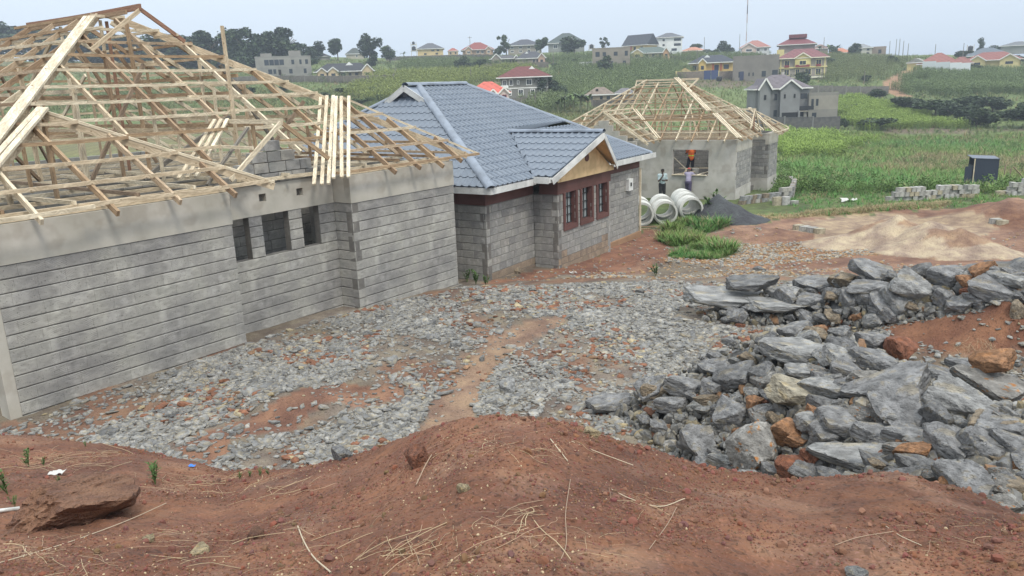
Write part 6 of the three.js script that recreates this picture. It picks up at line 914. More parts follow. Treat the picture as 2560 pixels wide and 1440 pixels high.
    if (o.bayWin !== false) for (let k = lowK; k < fl; k++) winAt(x * w, k * H + 0.5 * H, W * 0.4, H * 0.42, zf + O + 0.03);
  }
  for (const [c, x, y, z, bw, bh, bd, name] of (o.extra || [])) part(g, name || 'block', boxG(bw * w, bh * w, bd * w, x * w, y * w + bh * w / 2, z * w), c === 'roof' ? roofM(o.roof) : paintM(c));
  return g;
}
const W4 = n => { const o = []; for (let k = 0; k < n; k++) o.push([-0.5 + (k + 0.5) / n, 0.34 / n]); return o; };
const hs = [
  { px: 712, py: 191, w: 122, h: 40, fl: 2, d: 0.5, wall: ['#8b8a86', '#95938e'], win: [[[-0.25, 0.07], [-0.17, 0.05], [0.12, 0.06], [0.38, 0.05]], [[-0.3, 0.08, 0.6], [-0.21, 0.08, 0.6], [-0.12, 0.08, 0.6], [-0.03, 0.08, 0.6], [0.17, 0.05], [0.31, 0.04], [0.42, 0.05]]], extra: [['#8f8d88', -0.3, 0.33, 0, 0.2, 0.09, 0.2, 'roof_room'], ['#8f8d88', 0.22, 0.33, 0, 0.22, 0.13, 0.2, 'roof_room']], door: [[-0.08, 0.05]], label: 'grey unfinished two-storey block with roof-top rooms before the tall trees', name: 'unfinished_block' },
  { px: 862, py: 194, w: 126, h: 13, d: 0.4, wall: '#b8aa94', roof: '#33363d', rise: 19, gablet: 0.1, gables: [[-0.4, 0.16, 0.2, 8, '#c9b594'], [-0.2, 0.18, 0.25, 9, '#c9b594'], [0.42, 0.2, 0.25, 14, '#c9b594']], win: [[[-0.02, 0.08], [0.1, 0.05], [0.22, 0.06]]], label: 'long charcoal-roofed bungalow with three cream gables behind a stone wall' },
  { px: 802, py: 148, w: 42, h: 5, roof: '#4a4c52', rise: 9, wall: '#a9a49a', label: 'dark hipped roof just showing right of the tall trees' },
  { px: 888, py: 146, w: 40, h: 9, roof: '#4b5350', rise: 14, wall: '#b3ac9e', label: 'green-grey roofed house half hidden by the big dark tree', frame: '#e8e8e6', win: [[[0.1, 0.1]]] },
  { px: 1083, py: 140, w: 60, h: 15, wall: '#cfb889', roof: '#5a5c64', rise: 14, fl: 2, win: [[[-0.2, 0.1], [0.25, 0.1]], [[0.1, 0.12], [0.3, 0.1]]], label: 'yellow two-storey house with grey hipped roof beside the water tower' },
  { px: 1139, py: 138, w: 24, h: 9, wall: '#c9b391', roof: '#a4594b', rise: 7, win: [[[-0.25, 0.16], [0.25, 0.16]]], label: 'tiny gate lodge with a red hipped roof' },
  { px: 1200, py: 138, w: 72, h: 11, wall: '#b59a80', roof: '#8c453d', rise: 18, frame: '#e9e4dc', gables: [[-0.3, 0.22, 0.2, 7], [0.35, 0.18, 0.2, 6]], win: [[[0, 0.08], [0.15, 0.08]]], extra: [['#dfe3e6', -0.06, 0.28, 0.1, 0.09, 0.02, 0.12, 'skylight'], ['#dfe3e6', 0.14, 0.26, 0.1, 0.08, 0.02, 0.1, 'skylight']], label: 'red-roofed house with skylights behind the long boundary wall' },
  { px: 1312, py: 134, w: 78, h: 17, fl: 2, wall: '#9c9489', roof: '#4a4d58', rise: 15, frame: '#e9e9e6', win: [W4(4), W4(4)], label: 'grey-roofed two-storey house left of the big green-roofed one' },
  { px: 1418, py: 126, w: 84, h: 15, wall: '#8d8f8a', roof: '#46524f', rise: 24, gables: [[-0.02, 0.14, 0.15, 8], [0.14, 0.2, 0.15, 13]], frame: '#eeeeec', win: [[[-0.3, 0.1], [0.35, 0.1]]], label: 'big dark green roof with two white-edged gables on the skyline' },
  { px: 1262, py: 163, w: 66, h: 14, wall: '#9b938a', roof: '#56565b', rise: 8, d: 0.5, gables: [[-0.3, 0.32, 0.2, 11], [0.42, 0.12, 0.15, 7]], win: [[[-0.05, 0.06], [0.08, 0.06], [0.2, 0.06]]], door: [[0.3, 0.06]], label: 'grey stone bungalow with arched porch behind the middle boundary wall' },
  { px: 1328, py: 161, w: 66, h: 13, wall: '#a89b92', roof: '#4c4e57', rise: 16, d: 0.6, gablet: -0.15, gables: [[0.38, 0.24, 0.25, 10, '#c6a794']], win: [[[0.1, 0.06], [0.22, 0.05]]], label: 'slate-roofed bungalow with a pinkish gable beside the arched-porch bungalow' },
  { px: 1312, py: 243, w: 112, h: 46, fl: 2, d: 0.7, wall: ['#80807c', '#83837f'], roof: '#703a38', rise: 25, gablet: 0.17, frame: '#f1f2f2', over: 1.0, win: [[[-0.33, 0.08], [-0.08, 0.09], [0.17, 0.07], [0.36, 0.08]], [[-0.42, 0.06], [-0.28, 0.06], [-0.13, 0.03, 0.3], [0.1, 0.1], [0.35, 0.08]]], extra: [['#eef0f0', 0, 0.185, 0.352, 1.0, 0.02, 0.01, 'white_band'], ['#eef0f0', -0.42, 0.2, 0.38, 0.16, 0.06, 0.06, 'balcony']], label: 'grey two-storey house with maroon roof and white-framed windows behind a dark tree' },
  { px: 1222, py: 270, w: 100, h: 34, fl: 2, d: 0.8, wall: ['#e2d6d2', '#e6dbd6'], roof: '#d0695a', rise: 27, trim: '#f2efec', frame: '#8e2f38', gables: [[0.12, 0.13, 0.06, 8, '#ead8d2'], [0.38, 0.2, 0.1, 11, '#ead8d2']], win: [[[-0.3, 0.05], [0.2, 0.07]], [[-0.2, 0.05], [0.02, 0.06], [0.24, 0.08]]], extra: [['#9b3540', -0.32, 0, 0.402, 0.03, 0.34, 0.01, 'red_pilaster'], ['#9b3540', 0, 0, 0.402, 0.03, 0.34, 0.01, 'red_pilaster'], ['#9b3540', 0.27, 0, 0.402, 0.03, 0.34, 0.01, 'red_pilaster'], ['#9b3540', 0, 0.165, 0.403, 1, 0.02, 0.01, 'red_band'], ['#2c2626', 0.08, 0.42, -0.1, 0.1, 0.14, 0.1, 'water_tank'], ['#e8e0dc', 0.56, 0, 0.3, 0.14, 0.17, 0.2, 'gate_house']], label: 'white house with salmon roof and red pilasters behind the tiled house' },
  { px: 1500, py: 252, w: 66, h: 14, wall: '#9a8b78', roof: '#86786e', rise: 17, d: 0.7, win: [[[-0.3, 0.08], [0.05, 0.1], [0.3, 0.12]]], extra: [['#3a3532', -0.1, 0.36, 0.2, 0.08, 0.07, 0.1, 'dormer']], label: 'unfinished brown house with pale tiled roof left of the house shell' },
  { px: 1562, py: 250, w: 50, h: 15, wall: '#8f8a86', roof: '#77757a', rise: 12, d: 0.7, win: [[[-0.1, 0.3, 0.6]]], label: 'grey-roofed house half hidden by the roof timbers of the shell' },
  { px: 1466, py: 172, w: 32, h: 12, wall: '#d7dad8', d: 0.5, door: [[0.3, 0.12, '#6d7472', 0.8]], label: 'small white sheet-metal shed on the green slope', cat: 'shed', name: 'shed' },
  { px: 1528, py: 172, w: 88, h: 44, fl: 2, d: 0.5, wall: ['#8b847a', '#928a7f'], win: [[[-0.35, 0.1, 0.6], [0.0, 0.1], [0.35, 0.08]], [[-0.36, 0.11, 0.5], [-0.18, 0.09, 0.4], [0.12, 0.1, 0.4], [0.4, 0.08]]], label: 'unfinished grey-brown two-storey house behind a round green tree', name: 'unfinished_block' },
  { px: 1601, py: 130, w: 62, h: 14, fl: 1, wall: '#d0ba80', roof: '#3a3f4a', rise: 25, gableRoof: true, yaw: -0.55, win: [[[-0.3, 0.12], [0, 0.1], [0.3, 0.1]]], extra: [['#b06a5a', -0.3, 0, 0.41, 0.36, 0.22, 0.02, 'red_panel']], label: 'yellow and red house with a steep dark gabled roof on the skyline' },
  { px: 1672, py: 132, w: 60, h: 33, fl: 3, wall: ['#dfe3e6', '#e6e9ec', '#e6e9ec'], roof: '#63666f', rise: 11, win: [[[0.2, 0.2]], [[0.32, 0.26, 0.5], [-0.2, 0.08, 0.4]], [[0.32, 0.26, 0.5], [-0.2, 0.08, 0.4]]], label: 'tall white three-storey house with grey hipped roof on the skyline' },
  { px: 1625, py: 146, w: 92, h: 11, wall: '#c9bd98', roof: '#5b6a66', rise: 14, d: 0.5, gables: [[-0.32, 0.3, 0.2, 9, '#d6c793'], [0.4, 0.14, 0.15, 10, '#c7a07c']], win: [W4(6)], label: 'low cream bungalow with a green-grey roof below the white three-storey house' },
  { px: 1733, py: 135, w: 52, h: 6, wall: '#b9a08c', roof: '#c48a72', rise: 9, label: 'pinkish tin roof among bushes right of the white three-storey house' },
  { px: 1780, py: 180, w: 98, h: 20, d: 0.55, wall: '#c9aa6c', roof: '#3d434f', rise: 17, gablet: -0.12, trim: '#f0efe8', gables: [[-0.22, 0.17, 0.18, 9, '#d3b56f']], win: [[[-0.4, 0.07], [0.32, 0.12]]], door: [[0.1, 0.1, '#1e2a48', 0.75]], extra: [['#b4553a', 0.02, 0.02, 0.29, 0.03, 0.17, 0.02, 'column'], ['#b4553a', 0.2, 0.02, 0.29, 0.03, 0.17, 0.02, 'column']], label: 'yellow bungalow with dark roof and red columns behind the blue gate' },
  { px: 1712, py: 194, w: 30, h: 13, wall: '#d8bd72', roof: '#d0b887', rise: 8, gableRoof: true, yaw: 1.57, label: 'small yellow outbuilding left of the yellow bungalow', cat: 'outbuilding' },
  { px: 1888, py: 200, w: 100, h: 50, fl: 2, d: 0.5, wall: ['#85807a', '#827d77'], win: [[[-0.33, 0.08], [-0.14, 0.03, 0.3], [-0.05, 0.03, 0.3], [0.18, 0.09], [0.42, 0.12, 0.6]], []], label: 'large unfinished grey block with blank upper storey beside the yellow bungalow', name: 'unfinished_block', door: [[-0.3, 0.09, '#39415c', 0.8]] },
  { px: 1886, py: 145, w: 62, h: 22, fl: 2, wall: ['#cfd3d6', '#d9dcde'], roof: '#a8746c', rise: 16, frame: '#f0f1f1', win: [W4(4), W4(4)], gables: [[-0.2, 0.5, 0.15, 9, '#d2bfb6', 1]], label: 'white balconied house with a faded pink roof above the blank grey block' },
  { px: 1990, py: 150, w: 76, h: 32, fl: 2, wall: ['#b0a39b', '#8e7f7c'], roof: '#7d444a', rise: 18, label: 'tall house with stepped maroon roof behind the cream balconied house', extra: [['roof', 0.02, 0.62, 0, 0.5, 0.1, 0.4, 'upper_roof'], ['#d9c98f', -0.44, 0.1, 0.4, 0.2, 0.2, 0.1, 'porch_gable']] },
  { px: 2005, py: 192, w: 100, h: 40, fl: 2, d: 0.6, wall: ['#a39b93', '#a69e96'], roof: '#835458', rise: 20, trim: '#efe9d5', frame: '#e9dfae', gables: [[0, 0.33, 0.08, 10, '#dacb8c', 1]], win: [[[-0.33, 0.1, 0.6], [-0.1, 0.08, 0.6], [0.12, 0.12, 0.6], [0.33, 0.1, 0.6]], [[-0.33, 0.1, 0.5], [-0.1, 0.08, 0.5], [0.1, 0.1, 0.5], [0.33, 0.1, 0.5]]], extra: [['#dccf94', 0, 0.19, 0.31, 1.02, 0.03, 0.03, 'cream_band'], ['#8b3a3e', -0.33, 0.21, 0.32, 0.1, 0.05, 0.02, 'red_panel'], ['#8b3a3e', 0, 0.21, 0.34, 0.3, 0.05, 0.02, 'balcony'], ['#8b3a3e', 0.33, 0.21, 0.32, 0.1, 0.05, 0.02, 'red_panel'], ['#dccf94', -0.46, 0, 0.305, 0.025, 0.4, 0.03, 'pilaster'], ['#dccf94', 0.46, 0, 0.305, 0.025, 0.4, 0.03, 'pilaster'], ['#e8e2cf', -0.02, -0.03, 0.42, 1.0, 0.035, 0.04, 'terrace']], label: 'two-storey house with cream bands, red panels and a maroon roof' },
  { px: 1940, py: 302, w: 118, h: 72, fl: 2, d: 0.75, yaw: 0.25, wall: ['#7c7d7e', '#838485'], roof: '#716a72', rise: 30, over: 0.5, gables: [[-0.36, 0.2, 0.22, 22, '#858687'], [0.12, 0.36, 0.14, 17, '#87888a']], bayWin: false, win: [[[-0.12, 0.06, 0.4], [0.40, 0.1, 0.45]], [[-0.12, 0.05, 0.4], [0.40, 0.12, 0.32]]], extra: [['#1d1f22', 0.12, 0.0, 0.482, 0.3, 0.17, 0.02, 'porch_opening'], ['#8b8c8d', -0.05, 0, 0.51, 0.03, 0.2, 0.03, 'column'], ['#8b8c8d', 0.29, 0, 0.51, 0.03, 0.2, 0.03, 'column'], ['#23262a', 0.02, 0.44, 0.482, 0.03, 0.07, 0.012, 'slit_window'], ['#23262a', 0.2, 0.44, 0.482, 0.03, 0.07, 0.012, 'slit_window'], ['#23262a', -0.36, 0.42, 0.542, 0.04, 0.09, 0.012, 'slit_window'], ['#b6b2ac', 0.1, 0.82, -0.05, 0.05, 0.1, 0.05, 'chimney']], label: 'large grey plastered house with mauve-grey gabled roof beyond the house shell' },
  { px: 2050, py: 306, w: 62, h: 60, fl: 2, d: 0.8, yaw: 0.2, wall: ['#8a8781', '#98938a'], win: [[[-0.3, 0.15, 0.5]], [[-0.38, 0.08, 0.5], [-0.22, 0.08, 0.5]]], extra: [['#a09a90', -0.6, 0.42, 0.1, 0.55, 0.03, 0.6, 'balcony_slab'], ['#2b2d30', -0.6, 0.46, 0.39, 0.55, 0.16, 0.02, 'balcony_rail'], ['#8a8781', -0.6, 0, 0.3, 0.1, 0.42, 0.1, 'balcony_pier'], ['#8a8781', -0.84, 0, 0.3, 0.08, 0.42, 0.1, 'balcony_pier']], label: 'flat-topped grey house with a balcony beside the large plastered house', name: 'unfinished_block' },
  { px: 2150, py: 139, w: 46, h: 15, fl: 2, wall: ['#c6c2b8', '#cfcbc2'], roof: '#8d9096', rise: 9, win: [W4(3), W4(3)], label: 'pale two-storey house with flat grey roofs on the skyline' }, { px: 2195, py: 139, w: 30, h: 16, wall: '#94857a', d: 0.6, win: [[[0.1, 0.2]]], label: 'brown unfinished box right of the pale skyline house', name: 'unfinished_block' },
  { px: 2100, py: 140, w: 44, h: 6, wall: '#a58e80', roof: '#c07e63', rise: 10, label: 'orange tin roof behind banana plants on the skyline' }, { px: 2042, py: 132, w: 34, h: 8, wall: '#8f8178', roof: '#8a6f68', rise: 9, label: 'brown roof right of the stepped maroon roof' },
  { px: 2292, py: 174, w: 40, h: 14, wall: '#d5c48e', roof: '#9a9a94', rise: 9, gableRoof: true, yaw: 1.4, label: 'cream gabled house at the top of the dirt road' }, { px: 2345, py: 172, w: 74, h: 10, wall: '#b8a596', roof: '#95605a', rise: 22, d: 0.9, label: 'long building with a plain brick-red roof behind the white fence' }, { px: 2402, py: 170, w: 42, h: 9, wall: '#b8a596', roof: '#90605a', rise: 13, label: 'lower red roof at the right end of the white fence' },
  { px: 2480, py: 166, w: 96, h: 12, wall: '#cfc08c', roof: '#8f5a55', rise: 16, d: 0.6, gables: [[-0.28, 0.3, 0.15, 9], [0.3, 0.34, 0.15, 10]], win: [[[0.3, 0.2]]], label: 'cream house with red roof and two gables at the right' }, { px: 2466, py: 150, w: 80, h: 8, wall: '#8d8d8a', roof: '#656f7c', rise: 16, label: 'blue-grey roof behind the cream two-gabled house' },
  { px: 2530, py: 127, w: 60, h: 9, wall: '#9a9a98', roof: '#6d7178', rise: 8, label: 'hazy grey house far off on the right skyline' }, { px: 2420, py: 145, w: 30, h: 5, wall: '#a39a90', roof: '#9c7a70', rise: 6, label: 'faded low roof left of the right-hand water tank' }, { px: 1640, py: 112, w: 1, h: 1, skip: 1 },
];
for (const o of hs) if (!o.skip) farHouse(o);
// boundary walls that follow the slope
function boundary(pts, hpx, c, label, o = {}) {
  const P = pts.map(([x, y]) => spotOf(x, y)), s0 = Math.hypot(P[0].x, P[0].z) / FOC, H = hpx * s0, g = thing('boundary_wall', label, 'wall', P[0], 0, 'boundary walls'), m = withMaps(col(c), blockT, null, 0);
  for (let i = 1; i < P.length; i++) { const a = P[i - 1], b = P[i], L = Math.hypot(b.x - a.x, b.z - a.z), n = Math.max(1, Math.round(L / (o.bay || 4))); for (let k = 0; k < n; k++) { const p = a.clone().lerp(b, (k + 0.5) / n), q = part(g, 'wall_panel', boxG(L / n - 0.26, H + 1, 0.18, 0, H / 2 - 0.5, 0), m); q.position.copy(p).sub(P[0]); q.rotation.y = Math.atan2(-(b.z - a.z), b.x - a.x); const t = a.clone().lerp(b, k / n), w = part(g, 'pillar', boxG(0.26, H + 1.15, 0.28, 0, H / 2 - 0.42, 0), paintM(o.pillar || c)); w.position.copy(t).sub(P[0]); w.rotation.y = q.rotation.y; if (o.cap) { const cc = part(g, 'coping', boxG(L / n - 0.26, 0.08, 0.26, 0, H + 0.04, 0), paintM(o.cap)); cc.position.copy(p).sub(P[0]); cc.rotation.y = q.rotation.y; } } }
  return g;
}
boundary([[560, 210], [700, 206], [860, 208], [985, 204], [992, 186]], 15, '#7f7b75', 'long grey stone wall below the charcoal-roofed bungalow', { cap: '#97938c' });
boundary([[965, 152], [1150, 146], [1240, 146]], 9, '#77736f', 'grey wall on the ridge below the water tower and yellow house');
boundary([[1185, 174], [1290, 172], [1372, 168]], 13, '#7d776f', 'grey wall in front of the arched-porch bungalow');
boundary([[1580, 152], [1680, 150], [1760, 146]], 9, '#75716b', 'grey wall below the cream green-roofed bungalow');
boundary([[1275, 268], [1330, 262], [1380, 256], [1425, 262]], 20, '#7b7771', 'grey wall below the maroon-roofed house');
boundary([[1480, 268], [1530, 264], [1590, 262]], 16, '#6f6a64', 'dark stone wall below the unfinished brown house');
boundary([[1690, 200], [1760, 199]], 19, '#8d8378', 'grey wall with cream coping left of the blue gate', { cap: '#dccb90', pillar: '#dccb90', bay: 6 });
boundary([[1796, 199], [1838, 199]], 19, '#90857a', 'grey wall with cream coping right of the blue gate', { cap: '#dccb90', pillar: '#dccb90', bay: 6 });
boundary([[1850, 201], [1940, 203]], 22, '#857a70', 'brown-grey yard wall before the large blank block', { pillar: '#b3aaa0' });
boundary([[1900, 330], [1960, 330], [2030, 330], [2100, 329]], 34, '#6d6d6d', 'dark block wall round the large grey plastered house', { pillar: '#7c7c7c', bay: 5 });
boundary([[2010, 234], [2080, 235], [2150, 237], [2222, 236]], 18, '#83807b', 'pale dry-stone wall running to the foot of the dirt road', { bay: 3 });
{ const a = spotOf(2304, 184), b = spotOf(2372, 188), c = spotOf(2424, 190), g = thing('sheet_fence', 'white corrugated sheet fence before the brick-red roofs', 'fence', a, 0), s = Math.hypot(a.x, a.z) / FOC, H = 26 * s; for (const [p, q] of [[a, b], [b, c]]) { const L = p.distanceTo(q), n = Math.round(L / 3); for (let k = 0; k < n; k++) { const t = p.clone().lerp(q, (k + 0.5) / n), m = part(g, 'sheet', boxG(L / n - 0.05, H, 0.06, 0, H / 2, 0), mat(C(0.62, 0.66, 0.68), { roughness: 0.5 })); m.position.copy(t).sub(a); m.rotation.y = Math.atan2(-(q.z - p.z), q.x - p.x); } } }
{ const p = spotOf(1777, 199), s = Math.hypot(p.x, p.z) / FOC, g = thing('metal_gate', 'dark blue double metal gate before the yellow bungalow', 'gate', p, Math.atan2(-p.x, -p.z)), w = 17 * s, h = 21 * s, m = mat(C(0.035, 0.06, 0.16), { roughness: 0.5 }); for (const k of [-1, 1]) { const leaf = part(g, 'gate_leaf', boxG(w - 0.1, h, 0.08, k * w / 2, h / 2, 0.1), m); for (let q = 0; q < 5; q++) part(leaf, 'bar', boxG(0.07, h * 0.5, 0.05, k * (0.3 + q * (w - 0.6) / 4), h * 0.55, 0.17), paintM('#55617f')); } }
{ const p = spotOf(1798, 203), s = Math.hypot(p.x, p.z) / FOC, t = thing('black_tank', 'black plastic drum standing by the blue gate', 'tank', p); part(t, 'drum', new THREE.LatheGeometry([[0, 0], [4, 0], [6.5, 2], [6.5, 9], [5, 11], [0, 11.5]].map(([a, b]) => new THREE.Vector2(a * s, b * s)), 18), darkM); }
function tower(px, py, hpx, label, two) { const p = spotOf(px, py), s = Math.hypot(p.x, p.z) / FOC, g = thing('water_tower', label, 'water tower', p, Math.atan2(-p.x, -p.z)), w = 12 * s, h = hpx * s, st = paintM('#c9c4b8'); for (const x of [-1, 1]) for (const z of [-1, 1]) part(g, 'leg', boxG(0.22, h, 0.22, x * w / 2, h / 2, z * w / 2), st); part(g, 'platform', boxG(w * 1.25, 0.2, w * 1.25, 0, h * 0.45 + 0.1, 0), st); const tk = (y, k) => part(g, 'tank', place(new THREE.LatheGeometry([[0, 0], [4.4, 0], [4.6, 1], [4.6, 7], [3.6, 9], [1.2, 9.4], [1.2, 10], [0, 10]].map(([a, b]) => new THREE.Vector2(a * s * k, b * s * k)), 18), 0, y, 0), darkM); tk(h * 0.45 + 0.2, 1.05); if (two) { part(g, 'platform', boxG(w * 1.2, 0.15, w * 1.2, 0, h * 0.86, 0), st); tk(h * 0.86 + 0.1, 0.7); } return g; }
tower(1036, 146, 36, 'white water tower with two black tanks on the ridge', true); tower(1479, 132, 18, 'black water tank on a stand on the skyline', false); tower(2424, 142, 24, 'water tank on a stand on the right skyline', false);
function pole(px, py, top, label, arms, rad = 0.12) { const p = spotOf(px, py), s = Math.hypot(p.x, p.z) / FOC, h = (py - top) * s, g = thing('utility_pole', label, 'pole', p, 0, 'poles on the hillside'); part(g, 'pole', place(new THREE.CylinderGeometry(rad * 0.7, rad, h, 7), 0, h / 2, 0), woodGreyM); if (arms) part(g, 'crossarm', boxG(1.6, 0.12, 0.12, 0, h * 0.95, 0), woodGreyM); return g; }
[[1177, 152, 96, 'tall pole with a lamp left of the red-roofed house', 1], [1384, 172, 132, 'leaning pole right of the slate-roofed bungalow'], [1178, 206, 172, 'wooden pole in the yellow-green maize'], [1742, 196, 132, 'pole before the yellow bungalow'], [1760, 140, 98, 'pole right of the white three-storey house'], [1848, 140, 92, 'thin pole left of the white balconied house'], [2058, 140, 100, 'pole right of the stepped maroon roof'], [2160, 210, 180, 'pole by the pale dry-stone wall'], [2222, 146, 110, 'first pole of the row by the dirt road'], [2238, 146, 106, 'second pole of the row by the dirt road'], [2246, 148, 106, 'third pole of the row by the dirt road'], [2256, 148, 110, 'fourth pole of the row by the dirt road'], [2268, 150, 116, 'fifth pole of the row by the dirt road'], [2336, 150, 118, 'pole above the brick-red roof'], [2406, 150, 116, 'pole left of the right-hand water tank']].forEach(a => pole(a[0], a[1], a[2], a[3], a[4]));
{ const p = spotOf(1860, 125), s = Math.hypot(p.x, p.z) / FOC, g = thing('radio_mast', 'very tall thin red and white mast on the skyline', 'mast', p), h = 118 * s; for (let k = 0; k < 6; k++) { const m = part(g, 'mast_section', place(new THREE.CylinderGeometry(0.2, 0.26, h / 6, 5), 0, h / 6 * (k + 0.5), 0), paintM(k === 4 ? '#5a5458' : k % 2 ? '#b7a6a8' : '#c9ced6')); } part(g, 'antenna', boxG(1.1, 0.25, 0.25, 0, h, 0), paintM('#6b5a5a')); }

// ---------------------------------------------------------------- trees, shrubs, crops
function crownG(seed, kind) {                            // many small leaf faces spread through lobes; unit height and width
  const r = rngOf(seed * 17 + 5), lobes = [], P = [], n = kind === 'airy' ? 1300 : kind === 'tall' ? 2600 : kind === 'bush' ? 2200 : 2800;
  const L = kind === 'tall' ? 13 : kind === 'airy' ? 11 : kind === 'bush' ? 8 : 12;
  for (let k = 0; k < L; k++) { const a = r() * 6.28, y = kind === 'tall' ? 0.12 + k / L * 0.8 : kind === 'bush' ? 0.2 + r() * 0.45 : 0.28 + r() * 0.52, env = kind === 'tall' ? 0.36 * (1 - Math.abs(y - 0.42) * 0.8) : kind === 'bush' ? 0.34 : 0.32 * Math.sqrt(Math.max(0.05, 1 - Math.pow((y - 0.55) / 0.42, 2))), q = env * Math.sqrt(r()); lobes.push([Math.cos(a) * q, y, Math.sin(a) * q, (kind === 'airy' ? 0.10 : kind === 'tall' ? 0.17 : kind === 'bush' ? 0.2 : 0.17) * (0.7 + r() * 0.6)]); }
  const v = V(), u = V(), w = V();
  for (let i = 0; i < n; i++) {
    const b = lobes[Math.floor(r() * L)], z = r() * 2 - 1, a = r() * 6.28, s = Math.sqrt(1 - z * z), q = b[3] * Math.pow(r(), 0.35); v.set(b[0] + Math.cos(a) * s * q, b[1] + z * q * 0.85, b[2] + Math.sin(a) * s * q);
    u.set(r() - .5, (r() - .5) * 0.7, r() - .5).normalize(); w.set(r() - .5, r() - .5, r() - .5).cross(u).normalize(); const l = (kind === 'airy' ? 0.026 : 0.034) * (0.6 + r() * 0.9), m = l * (0.5 + r() * 0.4);
    const A = v.clone().addScaledVector(u, l), B = v.clone().addScaledVector(w, m), Cc = v.clone().addScaledVector(u, -l), E = v.clone().addScaledVector(w, -m); for (const t of [A, B, Cc, A, Cc, E]) P.push(t.x, t.y, t.z);
  }
  const g = new THREE.BufferGeometry(); g.setAttribute('position', new THREE.Float32BufferAttribute(P, 3)); g.computeVertexNormals(); return plainUV(g, 3);
}
function trunkG(seed, kind) { const r = rngOf(seed + 900), L = [], h = kind === 'tall' ? 0.6 : kind === 'bush' ? 0.3 : 0.55; L.push(new THREE.TubeGeometry(new THREE.CatmullRomCurve3([V(0, -0.05, 0), V(0.01, h * 0.5, 0.01), V(-0.01, h, 0)]), 6, kind === 'bush' ? 0.018 : 0.024, 6)); for (let k = 0; k < (kind === 'airy' ? 8 : 5); k++) { const a = r() * 6.28, y = h * (0.45 + r() * 0.5); L.push(new THREE.TubeGeometry(new THREE.CatmullRomCurve3([V(0, y, 0), V(Math.cos(a) * 0.1, y + 0.1, Math.sin(a) * 0.1), V(Math.cos(a) * 0.22, y + 0.14 + r() * 0.1, Math.sin(a) * 0.2)]), 4, 0.010, 5)); } return merged(L); }
const crowns = {}, trunks = {}; for (const k of ['round', 'tall', 'airy', 'bush']) { crowns[k] = [1, 2, 3, 4].map(s => crownG(s, k)); trunks[k] = [1, 2].map(s => trunkG(s, k)); }
const leafM = ['#566b47', '#4c6145', '#637a4d', '#42563f', '#6b8351', '#768c52'].map(h => withMaps(col(h), leafT, null, 0, { roughness: 0.8 })), barkM = withMaps(C(0.16, 0.13, 0.10), woodT, null, 0);
let treeK = 0;
function tree(px, py, hpx, wpx, kind, m, label, group) { const p = spotOf(px, py), s = Math.hypot(p.x, p.z) / FOC, k = treeK++, g = thing(kind === 'bush' ? 'shrub' : 'tree', label, kind === 'bush' ? 'shrub' : 'tree', p, k * 1.7, group); const S = V(wpx * s * 1.15, hpx * s * 1.02, wpx * s * 1.1), t = part(g, 'trunk', trunks[kind][k % 2], barkM), c = part(g, 'crown', crowns[kind][k % 4], leafM[m]); t.scale.copy(S); c.scale.copy(S); return g; }
